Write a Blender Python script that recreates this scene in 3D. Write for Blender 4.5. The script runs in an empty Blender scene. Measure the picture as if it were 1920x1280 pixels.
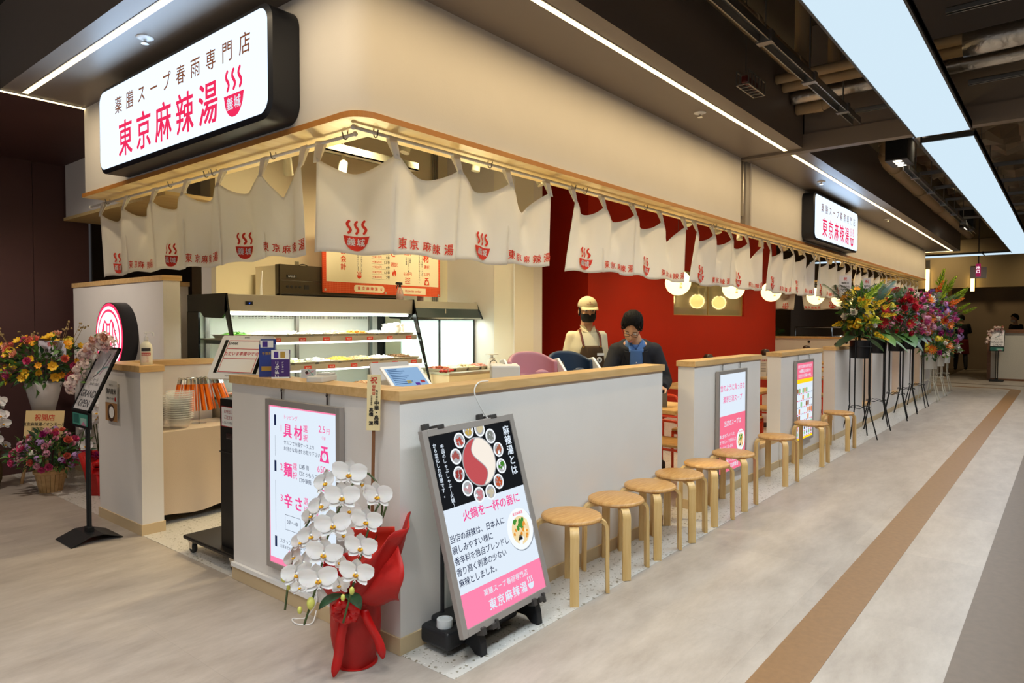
import bpy, math, random
from mathutils import Vector as V, Matrix
R = math.radians
PI = math.pi
sc = bpy.context.scene
col = sc.collection
rnd = random.Random(7)

# ---------------------------------------------------------------- camera, world, exposure
cam_d = bpy.data.cameras.new('camera')
cam_d.sensor_width = 36.0
cam_d.lens = 1278.59 / 1920 * 36
cam_d.clip_end = 200
cam = bpy.data.objects.new('camera', cam_d)
col.objects.link(cam)
_p, _a, _r = R(1.6171), R(39.3166), R(.0736)
_fh = V((math.cos(_a), math.sin(_a), 0)); _r0 = V((math.sin(_a), -math.cos(_a), 0)); _z = V((0, 0, 1))
_fw = _fh * math.cos(_p) - _z * math.sin(_p); _u0 = _r0.cross(_fw)
_rt = _r0 * math.cos(_r) + _u0 * math.sin(_r); _up = _u0 * math.cos(_r) - _r0 * math.sin(_r)
cam.matrix_world = Matrix(((_rt.x, _up.x, -_fw.x, -2.02887), (_rt.y, _up.y, -_fw.y, -2.30829), (_rt.z, _up.z, -_fw.z, 1.5), (0, 0, 0, 1)))
sc.camera = cam
sc.view_settings.view_transform = 'Standard'
sc.view_settings.look = 'None'
sc.view_settings.gamma = 1.0
sc.view_settings.use_curve_mapping = False
sc.view_settings.exposure = 0.14
wd = bpy.data.worlds.new('world'); sc.world = wd; wd.use_nodes = True
wd.node_tree.nodes['Background'].inputs[0].default_value = (.94, .92, .95, 1)
wd.node_tree.nodes['Background'].inputs[1].default_value = .40
sc.cycles.max_bounces = 7
sc.cycles.diffuse_bounces = 4
sc.cycles.transparent_max_bounces = 16
sc.cycles.sample_clamp_indirect = 6.0

def area(name, loc, size, energy, color, rot=(0, 0, 0), size_y=None, spread=None):
    d = bpy.data.lights.new(name, 'AREA'); d.energy = energy; d.color = color[:3]
    d.size = size
    if size_y:
        d.shape = 'RECTANGLE'; d.size_y = size_y
    if spread: d.spread = R(spread)
    o = bpy.data.objects.new(name, d); o.location = loc; o.rotation_euler = rot
    col.objects.link(o)
    return o
def spot(name, loc, target, energy, color, angle=60, blend=.6, soft=.05):
    d = bpy.data.lights.new(name, 'SPOT'); d.energy = energy; d.color = color[:3]; d.spot_size = R(angle); d.spot_blend = blend
    d.shadow_soft_size = soft
    o = bpy.data.objects.new(name, d); o.location = loc
    o.rotation_euler = (V(target) - V(loc)).to_track_quat('-Z', 'Y').to_euler()
    col.objects.link(o)
    return o
WARM = (1, .80, .54); WARM2 = (1, .86, .62); COOL = (.80, .92, 1)
# long white panels of the corridor ceiling
area('corridor_panel_light', (-1.2, -1.49, 2.97), 11.0, 170, COOL, size_y=.36, spread=152)
area('corridor_panel_light_far', (9.6, -1.49, 2.97), 10.0, 112, (.90, .95, 1), size_y=.36, spread=152)
# warm light lines in the soffit
area('light_line_lamp', (2.0, -.265, 3.05), 5.0, 23, (1, .74, .40), size_y=.03)
area('light_line_lamp_far', (10.1, -.265, 3.05), 11.0, 46, (1, .74, .40), size_y=.03)
area('light_line_lamp_side', (-.49, 1.5, 3.05), .03, 18, (1, .80, .52), size_y=3.6)
# added fill spots, unseen themselves, brightening the corridor and the flowers at left
spot('corridor_fill_spot', (-1.1, 4.3, 3.0), (.1, 4.7, .6), 110, (1, .88, .76), 110, .9, .12)
for i, (x, y) in enumerate([(-2.6, 1.2), (-1.6, -1.0), (-3.2, 3.6), (.6, -3.2), (4.0, -3.4), (8.5, -3.2), (13., -3.2), (6.9, -.9), (12.5, -.9), (18.4, -1.5), (17.5, 2.2)]):
    spot('corridor_fill_spot', (x, y, 3.55), (x, y, 0), (220, 160, 120, 80, 60, 60, 70, 110, 120, 160, 110)[i], WARM2 if i > 4 else (1, .94, .89), 95, .8, .12)
# shop interior
for i, (x, y) in enumerate([(.9, 1.3), (2.2, 1.2), (1.6, 2.3), (3.4, 1.3), (5.0, 1.2), (6.6, 1.3), (8.4, 1.2), (10.2, 1.3), (12., 1.3), (13.9, 2.6), (13.9, 4.6)]):
    spot('shop_spotlight', (x, y, 3.3), (x + .1, y + .3, 0), (210, 190, 190, 130, 85, 80, 80, 85, 90, 100, 80)[i], (1, .82, .50), 110, .9, .08)
for i, x in enumerate((.5, 1.6, 3.2, 4.8, 6.4, 8., 9.6, 11.2, 12.8, 14.4)):
    spot('lip_fill_spot', (x, 1.05, 1.9), (x, .1, 2.5), 20 if i else 26, (1, .82, .42), 120, .9, .06)  # added in mid-air, pointing up, to brighten the lip board
spot('lip_fill_spot', (.9, 1.2, 1.9), (.05, 1.2, 2.5), 22, (1, .88, .46), 120, .9, .06)
spot('lip_fill_spot', (.9, 2.4, 1.9), (.05, 2.4, 2.5), 20, (1, .84, .44), 120, .9, .06)

for x, y, tx, ty, tz, e in ((2.4, 2.3, 2.9, 3.8, 2.0, 70), (3.2, 2.2, 3.8, 3.8, 1.9, 60), (1.3, 2.4, 1.5, 3.8, 2.1, 45), (7.0, 1.2, 7.2, 2.6, 1.2, 30), (9.6, 1.2, 9.8, 2.6, 1.2, 30)):
    spot('wall_fill_spot', (x, y, 3.2), (tx, ty, tz), e, (1, .82, .50), 80, .9, .06)  # extra spots added to brighten the back wall and the red wall
# ---------------------------------------------------------------- materials
def lin(h):
    h = h.lstrip('#')
    out = []
    for i in (0, 2, 4):
        c = int(h[i:i + 2], 16) / 255
        out.append(c / 12.92 if c <= .04045 else ((c + .055) / 1.055) ** 2.4)
    return out
_mats = {}
def mat(name, hexc='#ffffff', rough=.5, metal=0., noise=0., nscale=6., bump=0., bscale=60., trans=0., ior=1.45, emit=0., ecol=None, alpha=1., spec=.5, stretch=None, sheen=0., subs=0.):
    if name in _mats: return _mats[name]
    m = bpy.data.materials.new(name); m.use_nodes = True
    nt = m.node_tree; b = nt.nodes['Principled BSDF']; L = nt.links.new
    c = lin(hexc)
    b.inputs['Base Color'].default_value = (*c, 1)
    b.inputs['Roughness'].default_value = rough
    b.inputs['Metallic'].default_value = metal
    b.inputs['IOR'].default_value = ior
    b.inputs['Specular IOR Level'].default_value = spec
    b.inputs['Transmission Weight'].default_value = trans
    b.inputs['Alpha'].default_value = alpha
    if sheen: b.inputs['Sheen Weight'].default_value = sheen
    if subs:
        b.inputs['Subsurface Weight'].default_value = subs; b.inputs['Subsurface Radius'].default_value = (.02, .01, .006); b.inputs['Subsurface Scale'].default_value = .5
    if emit:
        b.inputs['Emission Color'].default_value = (*lin(ecol or hexc), 1); b.inputs['Emission Strength'].default_value = emit
    if noise or bump:
        tc = nt.nodes.new('ShaderNodeTexCoord'); mp = nt.nodes.new('ShaderNodeMapping'); L(tc.outputs['Object'], mp.inputs[0])
        if stretch: mp.inputs['Scale'].default_value = stretch
    if noise:
        n = nt.nodes.new('ShaderNodeTexNoise'); n.inputs['Scale'].default_value = nscale; n.inputs['Detail'].default_value = 5
        L(mp.outputs[0], n.inputs['Vector'])
        r = nt.nodes.new('ShaderNodeValToRGB')
        r.color_ramp.elements[0].position = .3; r.color_ramp.elements[1].position = .7
        r.color_ramp.elements[0].color = (*[x * (1 - noise) for x in c], 1)
        r.color_ramp.elements[1].color = (*[min(1, x * (1 + noise)) for x in c], 1)
        L(n.outputs[0], r.inputs[0]); L(r.outputs[0], b.inputs['Base Color'])
    if bump:
        n2 = nt.nodes.new('ShaderNodeTexNoise'); n2.inputs['Scale'].default_value = bscale; n2.inputs['Detail'].default_value = 3
        L(mp.outputs[0], n2.inputs['Vector'])
        bp = nt.nodes.new('ShaderNodeBump'); bp.inputs['Strength'].default_value = bump; bp.inputs['Distance'].default_value = .01
        L(n2.outputs[0], bp.inputs['Height']); L(bp.outputs[0], b.inputs['Normal'])
    _mats[name] = m
    return m
def emat(name, hexc, s):
    if name in _mats: return _mats[name]
    m = bpy.data.materials.new(name); m.use_nodes = True
    nt = m.node_tree; nt.nodes.remove(nt.nodes['Principled BSDF'])
    e = nt.nodes.new('ShaderNodeEmission'); e.inputs[0].default_value = (*lin(hexc), 1); e.inputs[1].default_value = s
    nt.links.new(e.outputs[0], nt.nodes['Material Output'].inputs[0])
    _mats[name] = m
    return m
def wood(name, a, b_, scale=(1, 12, 12), rough=.45):
    if name in _mats: return _mats[name]
    m = bpy.data.materials.new(name); m.use_nodes = True
    nt = m.node_tree; b = nt.nodes['Principled BSDF']; L = nt.links.new
    tc = nt.nodes.new('ShaderNodeTexCoord'); mp = nt.nodes.new('ShaderNodeMapping'); mp.inputs['Scale'].default_value = scale
    L(tc.outputs['Object'], mp.inputs[0])
    n = nt.nodes.new('ShaderNodeTexNoise'); n.inputs['Scale'].default_value = 3; n.inputs['Detail'].default_value = 6; n.inputs['Distortion'].default_value = .6
    L(mp.outputs[0], n.inputs['Vector'])
    r = nt.nodes.new('ShaderNodeValToRGB'); r.color_ramp.elements[0].position = .32; r.color_ramp.elements[1].position = .68
    r.color_ramp.elements[0].color = (*lin(a), 1); r.color_ramp.elements[1].color = (*lin(b_), 1)
    L(n.outputs[0], r.inputs[0]); L(r.outputs[0], b.inputs['Base Color']); b.inputs['Roughness'].default_value = rough
    _mats[name] = m
    return m
def floor_mat(name, a, b_, tile, seam, rough=.38):
    m = bpy.data.materials.new(name); m.use_nodes = True
    nt = m.node_tree; b = nt.nodes['Principled BSDF']; L = nt.links.new
    tc = nt.nodes.new('ShaderNodeTexCoord')
    mp = nt.nodes.new('ShaderNodeMapping'); mp.inputs['Rotation'].default_value = (0, 0, R(-32)); mp.inputs['Scale'].default_value = (.8, 2.3, 1)
    L(tc.outputs['Object'], mp.inputs[0])
    n = nt.nodes.new('ShaderNodeTexNoise'); n.inputs['Scale'].default_value = 2.2; n.inputs['Detail'].default_value = 10; n.inputs['Roughness'].default_value = .72
    L(mp.outputs[0], n.inputs['Vector'])
    r = nt.nodes.new('ShaderNodeValToRGB'); r.color_ramp.elements[0].position = .3; r.color_ramp.elements[1].position = .72
    r.color_ramp.elements[0].color = (*lin(a), 1); r.color_ramp.elements[1].color = (*lin(b_), 1)
    L(n.outputs[0], r.inputs[0])
    br = nt.nodes.new('ShaderNodeTexBrick'); br.inputs['Scale'].default_value = 1.0; br.inputs['Brick Width'].default_value = tile[0]; br.inputs['Row Height'].default_value = tile[1]
    br.inputs['Mortar Size'].default_value = .0016; br.inputs['Color1'].default_value = (1, 1, 1, 1); br.inputs['Color2'].default_value = (.90, .90, .91, 1)
    br.inputs['Mortar'].default_value = (seam, seam, seam, 1)
    L(tc.outputs['Object'], br.inputs['Vector'])
    mx = nt.nodes.new('ShaderNodeMixRGB'); mx.blend_type = 'MULTIPLY'; mx.inputs[0].default_value = 1
    L(r.outputs[0], mx.inputs[1]); L(br.outputs[0], mx.inputs[2]); L(mx.outputs[0], b.inputs['Base Color'])
    b.inputs['Roughness'].default_value = rough
    return m
def terrazzo_mat():
    m = bpy.data.materials.new('terrazzo'); m.use_nodes = True
    nt = m.node_tree; b = nt.nodes['Principled BSDF']; L = nt.links.new
    tc = nt.nodes.new('ShaderNodeTexCoord')
    base = (*lin('#cdc8c0'), 1)
    last = None
    for sc_, th, dark in ((34, .17, '#8d8674'), (62, .17, '#96917f'), (19, .095, '#7c705a'), (48, .11, '#e6e3dc')):
        v = nt.nodes.new('ShaderNodeTexVoronoi'); v.inputs['Scale'].default_value = sc_
        n = nt.nodes.new('ShaderNodeTexNoise'); n.inputs['Scale'].default_value = sc_ * 1.5
        ad = nt.nodes.new('ShaderNodeVectorMath'); ad.operation = 'SCALE'; ad.inputs['Scale'].default_value = .5 / sc_
        L(tc.outputs['Object'], n.inputs['Vector']); L(n.outputs[1], ad.inputs[0])
        ad2 = nt.nodes.new('ShaderNodeVectorMath'); L(tc.outputs['Object'], ad2.inputs[0]); L(ad.outputs[0], ad2.inputs[1]); L(ad2.outputs[0], v.inputs['Vector'])
        # only some cells carry a chip
        sep = nt.nodes.new('ShaderNodeSeparateColor'); L(v.outputs['Color'], sep.inputs[0])
        g = nt.nodes.new('ShaderNodeMath'); g.operation = 'LESS_THAN'; g.inputs[1].default_value = .40; L(sep.outputs[0], g.inputs[0])
        t = nt.nodes.new('ShaderNodeMath'); t.operation = 'LESS_THAN'; t.inputs[1].default_value = th * 1.6; L(v.outputs['Distance'], t.inputs[0])
        a = nt.nodes.new('ShaderNodeMath'); a.operation = 'MULTIPLY'; L(g.outputs[0], a.inputs[0]); L(t.outputs[0], a.inputs[1])
        mx = nt.nodes.new('ShaderNodeMixRGB'); L(a.outputs[0], mx.inputs[0])
        if last: L(last.outputs[0], mx.inputs[1])
        else: mx.inputs[1].default_value = base
        mx.inputs[2].default_value = (*lin(dark), 1); last = mx
    L(last.outputs[0], b.inputs['Base Color']); b.inputs['Roughness'].default_value = .3
    return m

# ---------------------------------------------------------------- geometry helpers
def cross_frame(t, up=V((0, 0, 1))):
    t = t.normalized()
    if abs(t.dot(up)) > .97: up = V((1, 0, 0))
    a = t.cross(up).normalized()
    return a, a.cross(t).normalized()
def smooth_path(pts, n=6):
    P = [V(p) for p in pts]
    if len(P) < 3: return P
    out = []
    for i in range(len(P) - 1):
        p0, p1, p2, p3 = P[max(i - 1, 0)], P[i], P[i + 1], P[min(i + 2, len(P) - 1)]
        for k in range(n):
            t = k / n
            out.append(.5 * ((2 * p1) + (p2 - p0) * t + (2 * p0 - 5 * p1 + 4 * p2 - p3) * t * t + (3 * p1 - p0 - 3 * p2 + p3) * t ** 3))
    out.append(P[-1])
    return out
class Frame:
    """point p(u, v, w) = o + u*U + v*W + w*N"""
    def __init__(s, o, u, v):
        s.o = V(o); s.u = V(u).normalized(); s.v = V(v).normalized(); s.n = s.u.cross(s.v).normalized()
    def __call__(s, u, v, w=0.): return s.o + s.u * u + s.v * v + s.n * w
_tcache = {}
def text_geo(body, off=0.):
    key = (body, off)
    if key not in _tcache:
        c = bpy.data.curves.new('lettering', 'FONT'); c.body = body; c.size = 1; c.offset = off; c.resolution_u = 2
        o = bpy.data.objects.new('lettering', c)
        m = bpy.data.meshes.new_from_object(o)
        vs = [(v.co.x, v.co.y) for v in m.vertices]; fs = [tuple(p.vertices) for p in m.polygons]
        bpy.data.objects.remove(o); bpy.data.curves.remove(c); bpy.data.meshes.remove(m)
        if vs:
            x0 = min(v[0] for v in vs); x1 = max(v[0] for v in vs); y0 = min(v[1] for v in vs); y1 = max(v[1] for v in vs)
        else: x0 = x1 = y0 = y1 = 0
        _tcache[key] = (vs, fs, x0, x1, y0, y1)
    return _tcache[key]
class MB:
    def __init__(s): s.v = []; s.f = []; s.m = []
    def add(s, vs, fs, mi=0):
        o = len(s.v); s.v += [tuple(v) for v in vs]; s.f += [tuple(i + o for i in f) for f in fs]; s.m += [mi] * len(fs)
        return s
    def box(s, x0, x1, y0, y1, z0, z1, mi=0, fr=None):
        P = [(x, y, z) for z in (z0, z1) for y in (y0, y1) for x in (x0, x1)]
        if fr: P = [fr(*p) for p in P]
        return s.add(P, [(0, 2, 3, 1), (4, 5, 7, 6), (0, 1, 5, 4), (2, 6, 7, 3), (0, 4, 6, 2), (1, 3, 7, 5)], mi)
    def quad(s, a, b, c, d, mi=0): return s.add([a, b, c, d], [(0, 1, 2, 3)], mi)
    def prism(s, poly, fr, w0, w1, mi=0, mi2=None):
        n = len(poly)
        P = [fr(u, v, w0) for u, v in poly] + [fr(u, v, w1) for u, v in poly]
        s.add(P, [tuple(range(n))[::-1]] + [(i, (i + 1) % n, n + (i + 1) % n, n + i) for i in range(n)], mi)
        s.add([P[n + i] for i in range(n)], [tuple(range(n))], mi if mi2 is None else mi2)
        return s
    def flat(s, poly, fr, w=0., mi=0):
        return s.add([fr(u, v, w) for u, v in poly], [tuple(range(len(poly)))], mi)
    def strip(s, pts, wid, fr, w=0., mi=0):
        """flat stroke along 2-D points with round ends"""
        n = len(pts); vs = []; fs = []
        for i, (x, y) in enumerate(pts):
            a = pts[max(i - 1, 0)]; b = pts[min(i + 1, n - 1)]
            dx, dy = b[0] - a[0], b[1] - a[1]; l = math.hypot(dx, dy) or 1
            q = wid(i / (n - 1)) if callable(wid) else wid
            nx, ny = -dy / l * q / 2, dx / l * q / 2
            vs += [fr(x + nx, y + ny, w), fr(x - nx, y - ny, w)]
        for i in range(n - 1): fs.append((2 * i, 2 * i + 1, 2 * i + 3, 2 * i + 2))
        s.add(vs, fs, mi)
        for (x, y), t in ((pts[0], 0), (pts[-1], 1)):
            q = (wid(t) if callable(wid) else wid) / 2
            s.flat([(x + q * math.cos(k * PI / 5), y + q * math.sin(k * PI / 5)) for k in range(10)], fr, w, mi)
        return s
    def tube(s, pts, r, seg=8, mi=0, cap=True, flat=None):
        P = [V(p) for p in pts]; n = len(P); vs = []; fs = []
        t = (P[1] - P[0]); a, b = cross_frame(t)
        for i in range(n):
            t = P[min(i + 1, n - 1)] - P[max(i - 1, 0)]
            if t.length < 1e-9: t = V((0, 0, 1))
            t.normalize()
            a = (a - t * a.dot(t)); a = a.normalized() if a.length > 1e-6 else cross_frame(t)[0]
            b = t.cross(a)
            q = r[i] if isinstance(r, (list, tuple)) else (r(i / (n - 1)) if callable(r) else r)
            for k in range(seg):
                an = 2 * PI * k / seg
                vs.append(P[i] + a * (q * math.cos(an)) + b * (q * (flat or 1) * math.sin(an)))
        for i in range(n - 1):
            for k in range(seg):
                fs.append((i * seg + k, i * seg + (k + 1) % seg, (i + 1) * seg + (k + 1) % seg, (i + 1) * seg + k))
        if cap: fs += [tuple(range(seg))[::-1], tuple((n - 1) * seg + k for k in range(seg))]
        return s.add(vs, fs, mi)
    def cyl(s, p0, p1, r0, r1=None, seg=16, mi=0): return s.tube([p0, p1], [r0, r0 if r1 is None else r1], seg, mi)
    def lathe(s, prof, c=(0, 0, 0), seg=24, mi=0, fr=None, sx=1., sy=1.):
        vs = []; fs = []; n = len(prof); C = V(c)
        for r, z in prof:
            for k in range(seg):
                an = 2 * PI * k / seg; p = (r * math.cos(an) * sx, r * math.sin(an) * sy, z)
                vs.append(fr(*p) if fr else C + V(p))
        for i in range(n - 1):
            for k in range(seg): fs.append((i * seg + k, i * seg + (k + 1) % seg, (i + 1) * seg + (k + 1) % seg, (i + 1) * seg + k))
        if prof[0][0] > 1e-5: fs.append(tuple(range(seg))[::-1])
        if prof[-1][0] > 1e-5: fs.append(tuple((n - 1) * seg + k for k in range(seg)))
        return s.add(vs, fs, mi)
    def ell(s, c, r, seg=14, mi=0, M=None):
        rr = (r, r, r) if not isinstance(r, (tuple, list)) else r
        n = max(6, seg // 2); vs = []; fs = []
        for i in range(n + 1):
            th = PI * i / n
            for k in range(seg):
                ph = 2 * PI * k / seg
                p = V((rr[0] * math.sin(th) * math.cos(ph), rr[1] * math.sin(th) * math.sin(ph), -rr[2] * math.cos(th)))
                vs.append(V(c) + (M @ p if M else p))
        for i in range(n):
            for k in range(seg): fs.append((i * seg + k, i * seg + (k + 1) % seg, (i + 1) * seg + (k + 1) % seg, (i + 1) * seg + k))
        return s.add(vs, fs, mi)
    def grid(s, fn, nu, nv, mi=0, closed=False):
        vs = [fn(i / nu, j / nv) for j in range(nv + 1) for i in range(nu + 1)]
        W = nu + 1
        return s.add(vs, [(j * W + i, j * W + i + 1, (j + 1) * W + i + 1, (j + 1) * W + i) for j in range(nv) for i in range(nu)], mi)
    def text(s, body, fr, u, v, size, mi=0, off=0., align='C', w=.0012, sx=1., vertical=False, gap=1.05, track=None):
        """lettering; (u, v) is the middle (or left / right end) of the line's foot"""
        if vertical:
            for i, ch in enumerate(body):
                if ch.strip(): s.text(ch, fr, u, v - i * size * gap, size, mi, off, 'C', w, sx)
            return s
        if track:
            n = len(body)
            for i, ch in enumerate(body):
                if ch.strip(): s.text(ch, fr, u + (i - (n - 1) / 2) * track, v, size, mi, off, 'C', w, sx)
            return s
        vs, fs, x0, x1, y0, y1 = text_geo(body, 0.)
        sh = {'C': -(x0 + x1) / 2, 'L': -x0, 'R': -x1}[align]
        b = off * 1.25                                              # bold: overlaid copies, slightly shifted
        for i, (dx, dy) in enumerate(((b, b * .6), (-b, -b * .6), (b, -b * .6), (-b, b * .6)) if off > 0 else ((0, 0),)):
            s.add([fr(u + (x + sh + dx) * size * sx, v + (y + dy) * size, w + i * .00004) for x, y in vs], fs, mi)
        return s
    def build(s, name, mats, parent=None, smooth=False, bevel=0., world=False, solid=0., sub=0, seg=2, angle=35):
        me = bpy.data.meshes.new(name); me.from_pydata([tuple(v) for v in s.v], [], s.f)
        if not isinstance(mats, (list, tuple)): mats = [mats]
        for m in mats: me.materials.append(m)
        if len(mats) > 1: me.polygons.foreach_set('material_index', s.m)
        if smooth is True: me.polygons.foreach_set('use_smooth', [True] * len(me.polygons))
        me.update()
        o = bpy.data.objects.new(name, me); col.objects.link(o)
        if smooth == 'auto':
            me.polygons.foreach_set('use_smooth', [True] * len(me.polygons))
            me.set_sharp_from_angle(angle=R(angle))
        if bevel:
            b = o.modifiers.new('bevel', 'BEVEL'); b.width = bevel; b.segments = seg; b.limit_method = 'ANGLE'; b.angle_limit = R(40)
        if solid:
            b = o.modifiers.new('solid', 'SOLIDIFY'); b.thickness = solid; b.offset = 0
        if sub:
            b = o.modifiers.new('sub', 'SUBSURF'); b.levels = sub; b.render_levels = sub
        if parent:
            o.parent = parent
            if world:
                M = Matrix(); root = parent
                while root:
                    M = root.matrix_basis @ M if root.parent is None else (root.matrix_parent_inverse @ root.matrix_basis) @ M
                    root = root.parent
                o.matrix_parent_inverse = M.inverted()
        return o
def tag(o, label=None, cat=None, group=None, kind=None):
    if label: o['label'] = label
    if cat: o['category'] = cat
    if group: o['group'] = group
    if kind: o['kind'] = kind
    return o
def thing(name, label, cat, loc=(0, 0, 0), rz=0., group=None):
    o = bpy.data.objects.new(name, None); o.empty_display_size = .05; col.objects.link(o)
    o.location = loc; o.rotation_euler = (0, 0, rz)
    return tag(o, label, cat, group)
def struct(name, mb, m, **k): return tag(mb.build(name, m, **k), kind='structure')
def dup(root, loc=None, rz=None, label=None, group=None):
    r = root.copy(); col.objects.link(r)
    if loc is not None: r.location = loc
    if rz is not None: r.rotation_euler = (0, 0, rz)
    if label: r['label'] = label
    if group: r['group'] = group
    for ch in list(root.children):
        c = ch.copy(); col.objects.link(c); c.parent = r
        for g in list(ch.children):
            d = g.copy(); col.objects.link(d); d.parent = c
    return r
def rrect(w, h, r, n=5, cx=0., cy=0.):
    out = []
    for sx, sy, a0 in ((1, 1, 0), (-1, 1, 90), (-1, -1, 180), (1, -1, 270)):
        for k in range(n + 1):
            a = R(a0 + 90 * k / n)
            out.append((cx + sx * (w / 2 - r) + r * math.cos(a), cy + sy * (h / 2 - r) + r * math.sin(a)))
    return out
def circ(r, n=24, cx=0., cy=0.): return [(cx + r * math.cos(2 * PI * k / n), cy + r * math.sin(2 * PI * k / n)) for k in range(n)]
# ---------------------------------------------------------------- common materials
WALL = mat('white_wall_paint', '#e3ddd6', .75, noise=.02, nscale=3, bump=.05, bscale=140)
OAKW = wood('pale_wood_edge', '#c9a066', '#dbb67f', (1.2, 9, 9))
LIP = wood('pale_wood_board', '#d9b877', '#e6cc92', (.8, 6, 6))
LIPE = wood('orange_wood_edge', '#bd7c3a', '#c98a46', (.8, 6, 6))
BASEB = mat('beige_skirting', '#cdb48c', .55)
STEEL = mat('brushed_steel', '#d6d0c2', .33, .75, bump=.02, bscale=20, stretch=(1, 60, 60))
CHROME = mat('chrome', '#d8d8d6', .12, 1.)
ALU = mat('aluminium_frame', '#a39c96', .42, .25)
BLACK = mat('matte_black', '#161515', .5)
BLACKG = mat('gloss_black', '#0b0b0c', .18)
DKGREY = mat('dark_grey_metal', '#3d3b3a', .45, .5)
WHITEP = mat('white_plastic', '#eceae6', .35)
RED = mat('bright_red', '#c41a16', .5)
REDWALL = mat('red_wall_paint', '#ae2207', .6, noise=.03, nscale=2, spec=.25)
SOFFIT = mat('taupe_soffit_paint', '#7c7066', .42)
DARKC = mat('dark_ceiling', '#453c33', .9)
TAUPE = mat('taupe_wall', '#8b7a66', .8, noise=.05, nscale=2)
TAUPE2 = mat('light_taupe_wall', '#a89778', .8)
MAROON = mat('maroon_wall', '#4a2e2c', .55, noise=.05, nscale=3)
CREAM = mat('cream_wall', '#e6dab8', .75)
CLOTHW = mat('white_cotton', '#f3eee6', .85, bump=.12, bscale=500)
_nt = CLOTHW.node_tree; _tr = _nt.nodes.new('ShaderNodeBsdfTranslucent'); _tr.inputs[0].default_value = (.92, .88, .80, 1)
_mx = _nt.nodes.new('ShaderNodeMixShader'); _mx.inputs[0].default_value = .38
_nt.links.new(_nt.nodes['Principled BSDF'].outputs[0], _mx.inputs[1]); _nt.links.new(_tr.outputs[0], _mx.inputs[2]); _nt.links.new(_mx.outputs[0], _nt.nodes['Material Output'].inputs[0])
PINK = '#f0509a'
E_WHITE = emat('lit_white_film', '#e4f0fd', .90)
E_BLUEW = emat('lit_sign_film', '#d6ebff', 1.3)
E_PINK = emat('lit_pink_print', '#f14b93', .95)
E_PINK2 = emat('lit_light_pink_print', '#ff86ad', .95)
E_RED = emat('lit_red_print', '#ee2f5c', .95)
E_BROWN = emat('lit_brown_print', '#8e5536', .8)
E_NAVY = emat('lit_navy_print', '#27345c', .6)
E_DARK = emat('lit_black_print', '#2e3136', .45)
E_PLATE = emat('lit_plate_print', '#e9eef4', 1.05)
E_YEL = emat('lit_yellow_print', '#ffd21c', 1.0)
E_GREY = emat('lit_grey_print', '#9aa4b0', .8)
E_LED = emat('warm_led', '#ffe3a6', 4.5)
PRINTRED = mat('red_fabric_print', '#d8331a', .8)
INK = mat('black_ink', '#1b1714', .7)
REDINK = mat('red_ink', '#c0301c', .7)

# ---------------------------------------------------------------- floor
F0 = floor_mat('grey_beige_floor_tile', '#9b8f83', '#beb3a7', (1.2, 1.2), .86)
F1 = mat('brown_floor_stripe', '#86633f', .45, noise=.10, nscale=30)
F2 = mat('grey_brown_floor_band', '#6b5b4c', .45, noise=.08, nscale=25)
TER = terrazzo_mat()
struct('floor', MB().quad((-9, -12, 0), (28, -12, 0), (28, 12, 0), (-9, 12, 0)), F0)
TX = 15.4
m = MB().box(0, TX, -.335, 5.7, -.01, .002)
struct('floor_terrazzo', m, TER)
m = MB()
m.box(-4, 16.72, -1.497, -1.287, -.01, .0015)
pts = []
for k in range(9):
    a = R(-90 + 90 * k / 8); pts.append((16.72 + .46 * math.cos(a) * 1., -1.037 + .46 * math.sin(a)))
pin = [(16.72 + .25 * math.cos(R(-90 + 90 * k / 8)), -1.037 + .25 * math.sin(R(-90 + 90 * k / 8))) for k in range(9)]
for k in range(8): m.quad((*pts[k], .0015), (*pts[k + 1], .0015), (*pin[k + 1], .0015), (*pin[k], .0015))
m.box(16.97, 17.18, -1.037, 6, -.01, .0015)
struct('floor_stripe', m, F1)
m = MB().box(-4, 18.2, -9, -1.925, -.01, .0015); m.box(18.0, 18.2, -1.925, 6, -.01, .0015)
struct('floor_dark_band', m, F2)
m = MB().box(20.0, 28, .35, 10, 0, .012)
struct('floor_back_room', m, F2)
struct('trim_threshold', MB().box(19.92, 20.0, .3, 2.6, 0, .016), STEEL)

# ---------------------------------------------------------------- ceiling: soffit, open ceiling, beam
ZS = 3.07
m = MB()
m.box(-.61, 4.42, -.40, .17, ZS, ZS + .05); m.box(4.56, 15.75, -.40, .17, ZS, ZS + .05); m.box(15.15, 15.75, .17, .5, ZS, ZS + .05)
m.box(-.61, -.09, .17, 3.32, ZS, ZS + .05)
struct('ceiling_soffit', m, SOFFIT)
m = MB()
m.box(-.61, 4.42, -.41, -.40, ZS, 3.62); m.box(4.56, 15.76, -.41, -.40, ZS, 3.62); m.box(15.75, 15.76, -.4, .5, ZS, 3.62); m.box(-.62, -.61, -.41, 3.32, ZS, 3.62)
struct('ceiling_soffit_upstand', m, SOFFIT)
struct('ceiling', MB().box(-10, 28, -12, 12, 4.15, 4.25), DARKC)
m = MB().box(4.44, 4.54, -12, .16, ZS - .02, 3.2); m.box(4.455, 4.525, -12, -.41, 3.2, 4.15)
struct('ceiling_beam', m, mat('beam_paint', '#7d7063', .6))
struct('ceiling_maroon', MB().box(-9, .5, 3.36, 5.75, ZS + .02, ZS + .07), MAROON)
m = MB().box(.5, 15.2, .45, 5.7, 3.7, 3.75)
struct('ceiling_shop', m, mat('olive_grey_ceiling', '#6f6650', .9))
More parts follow.
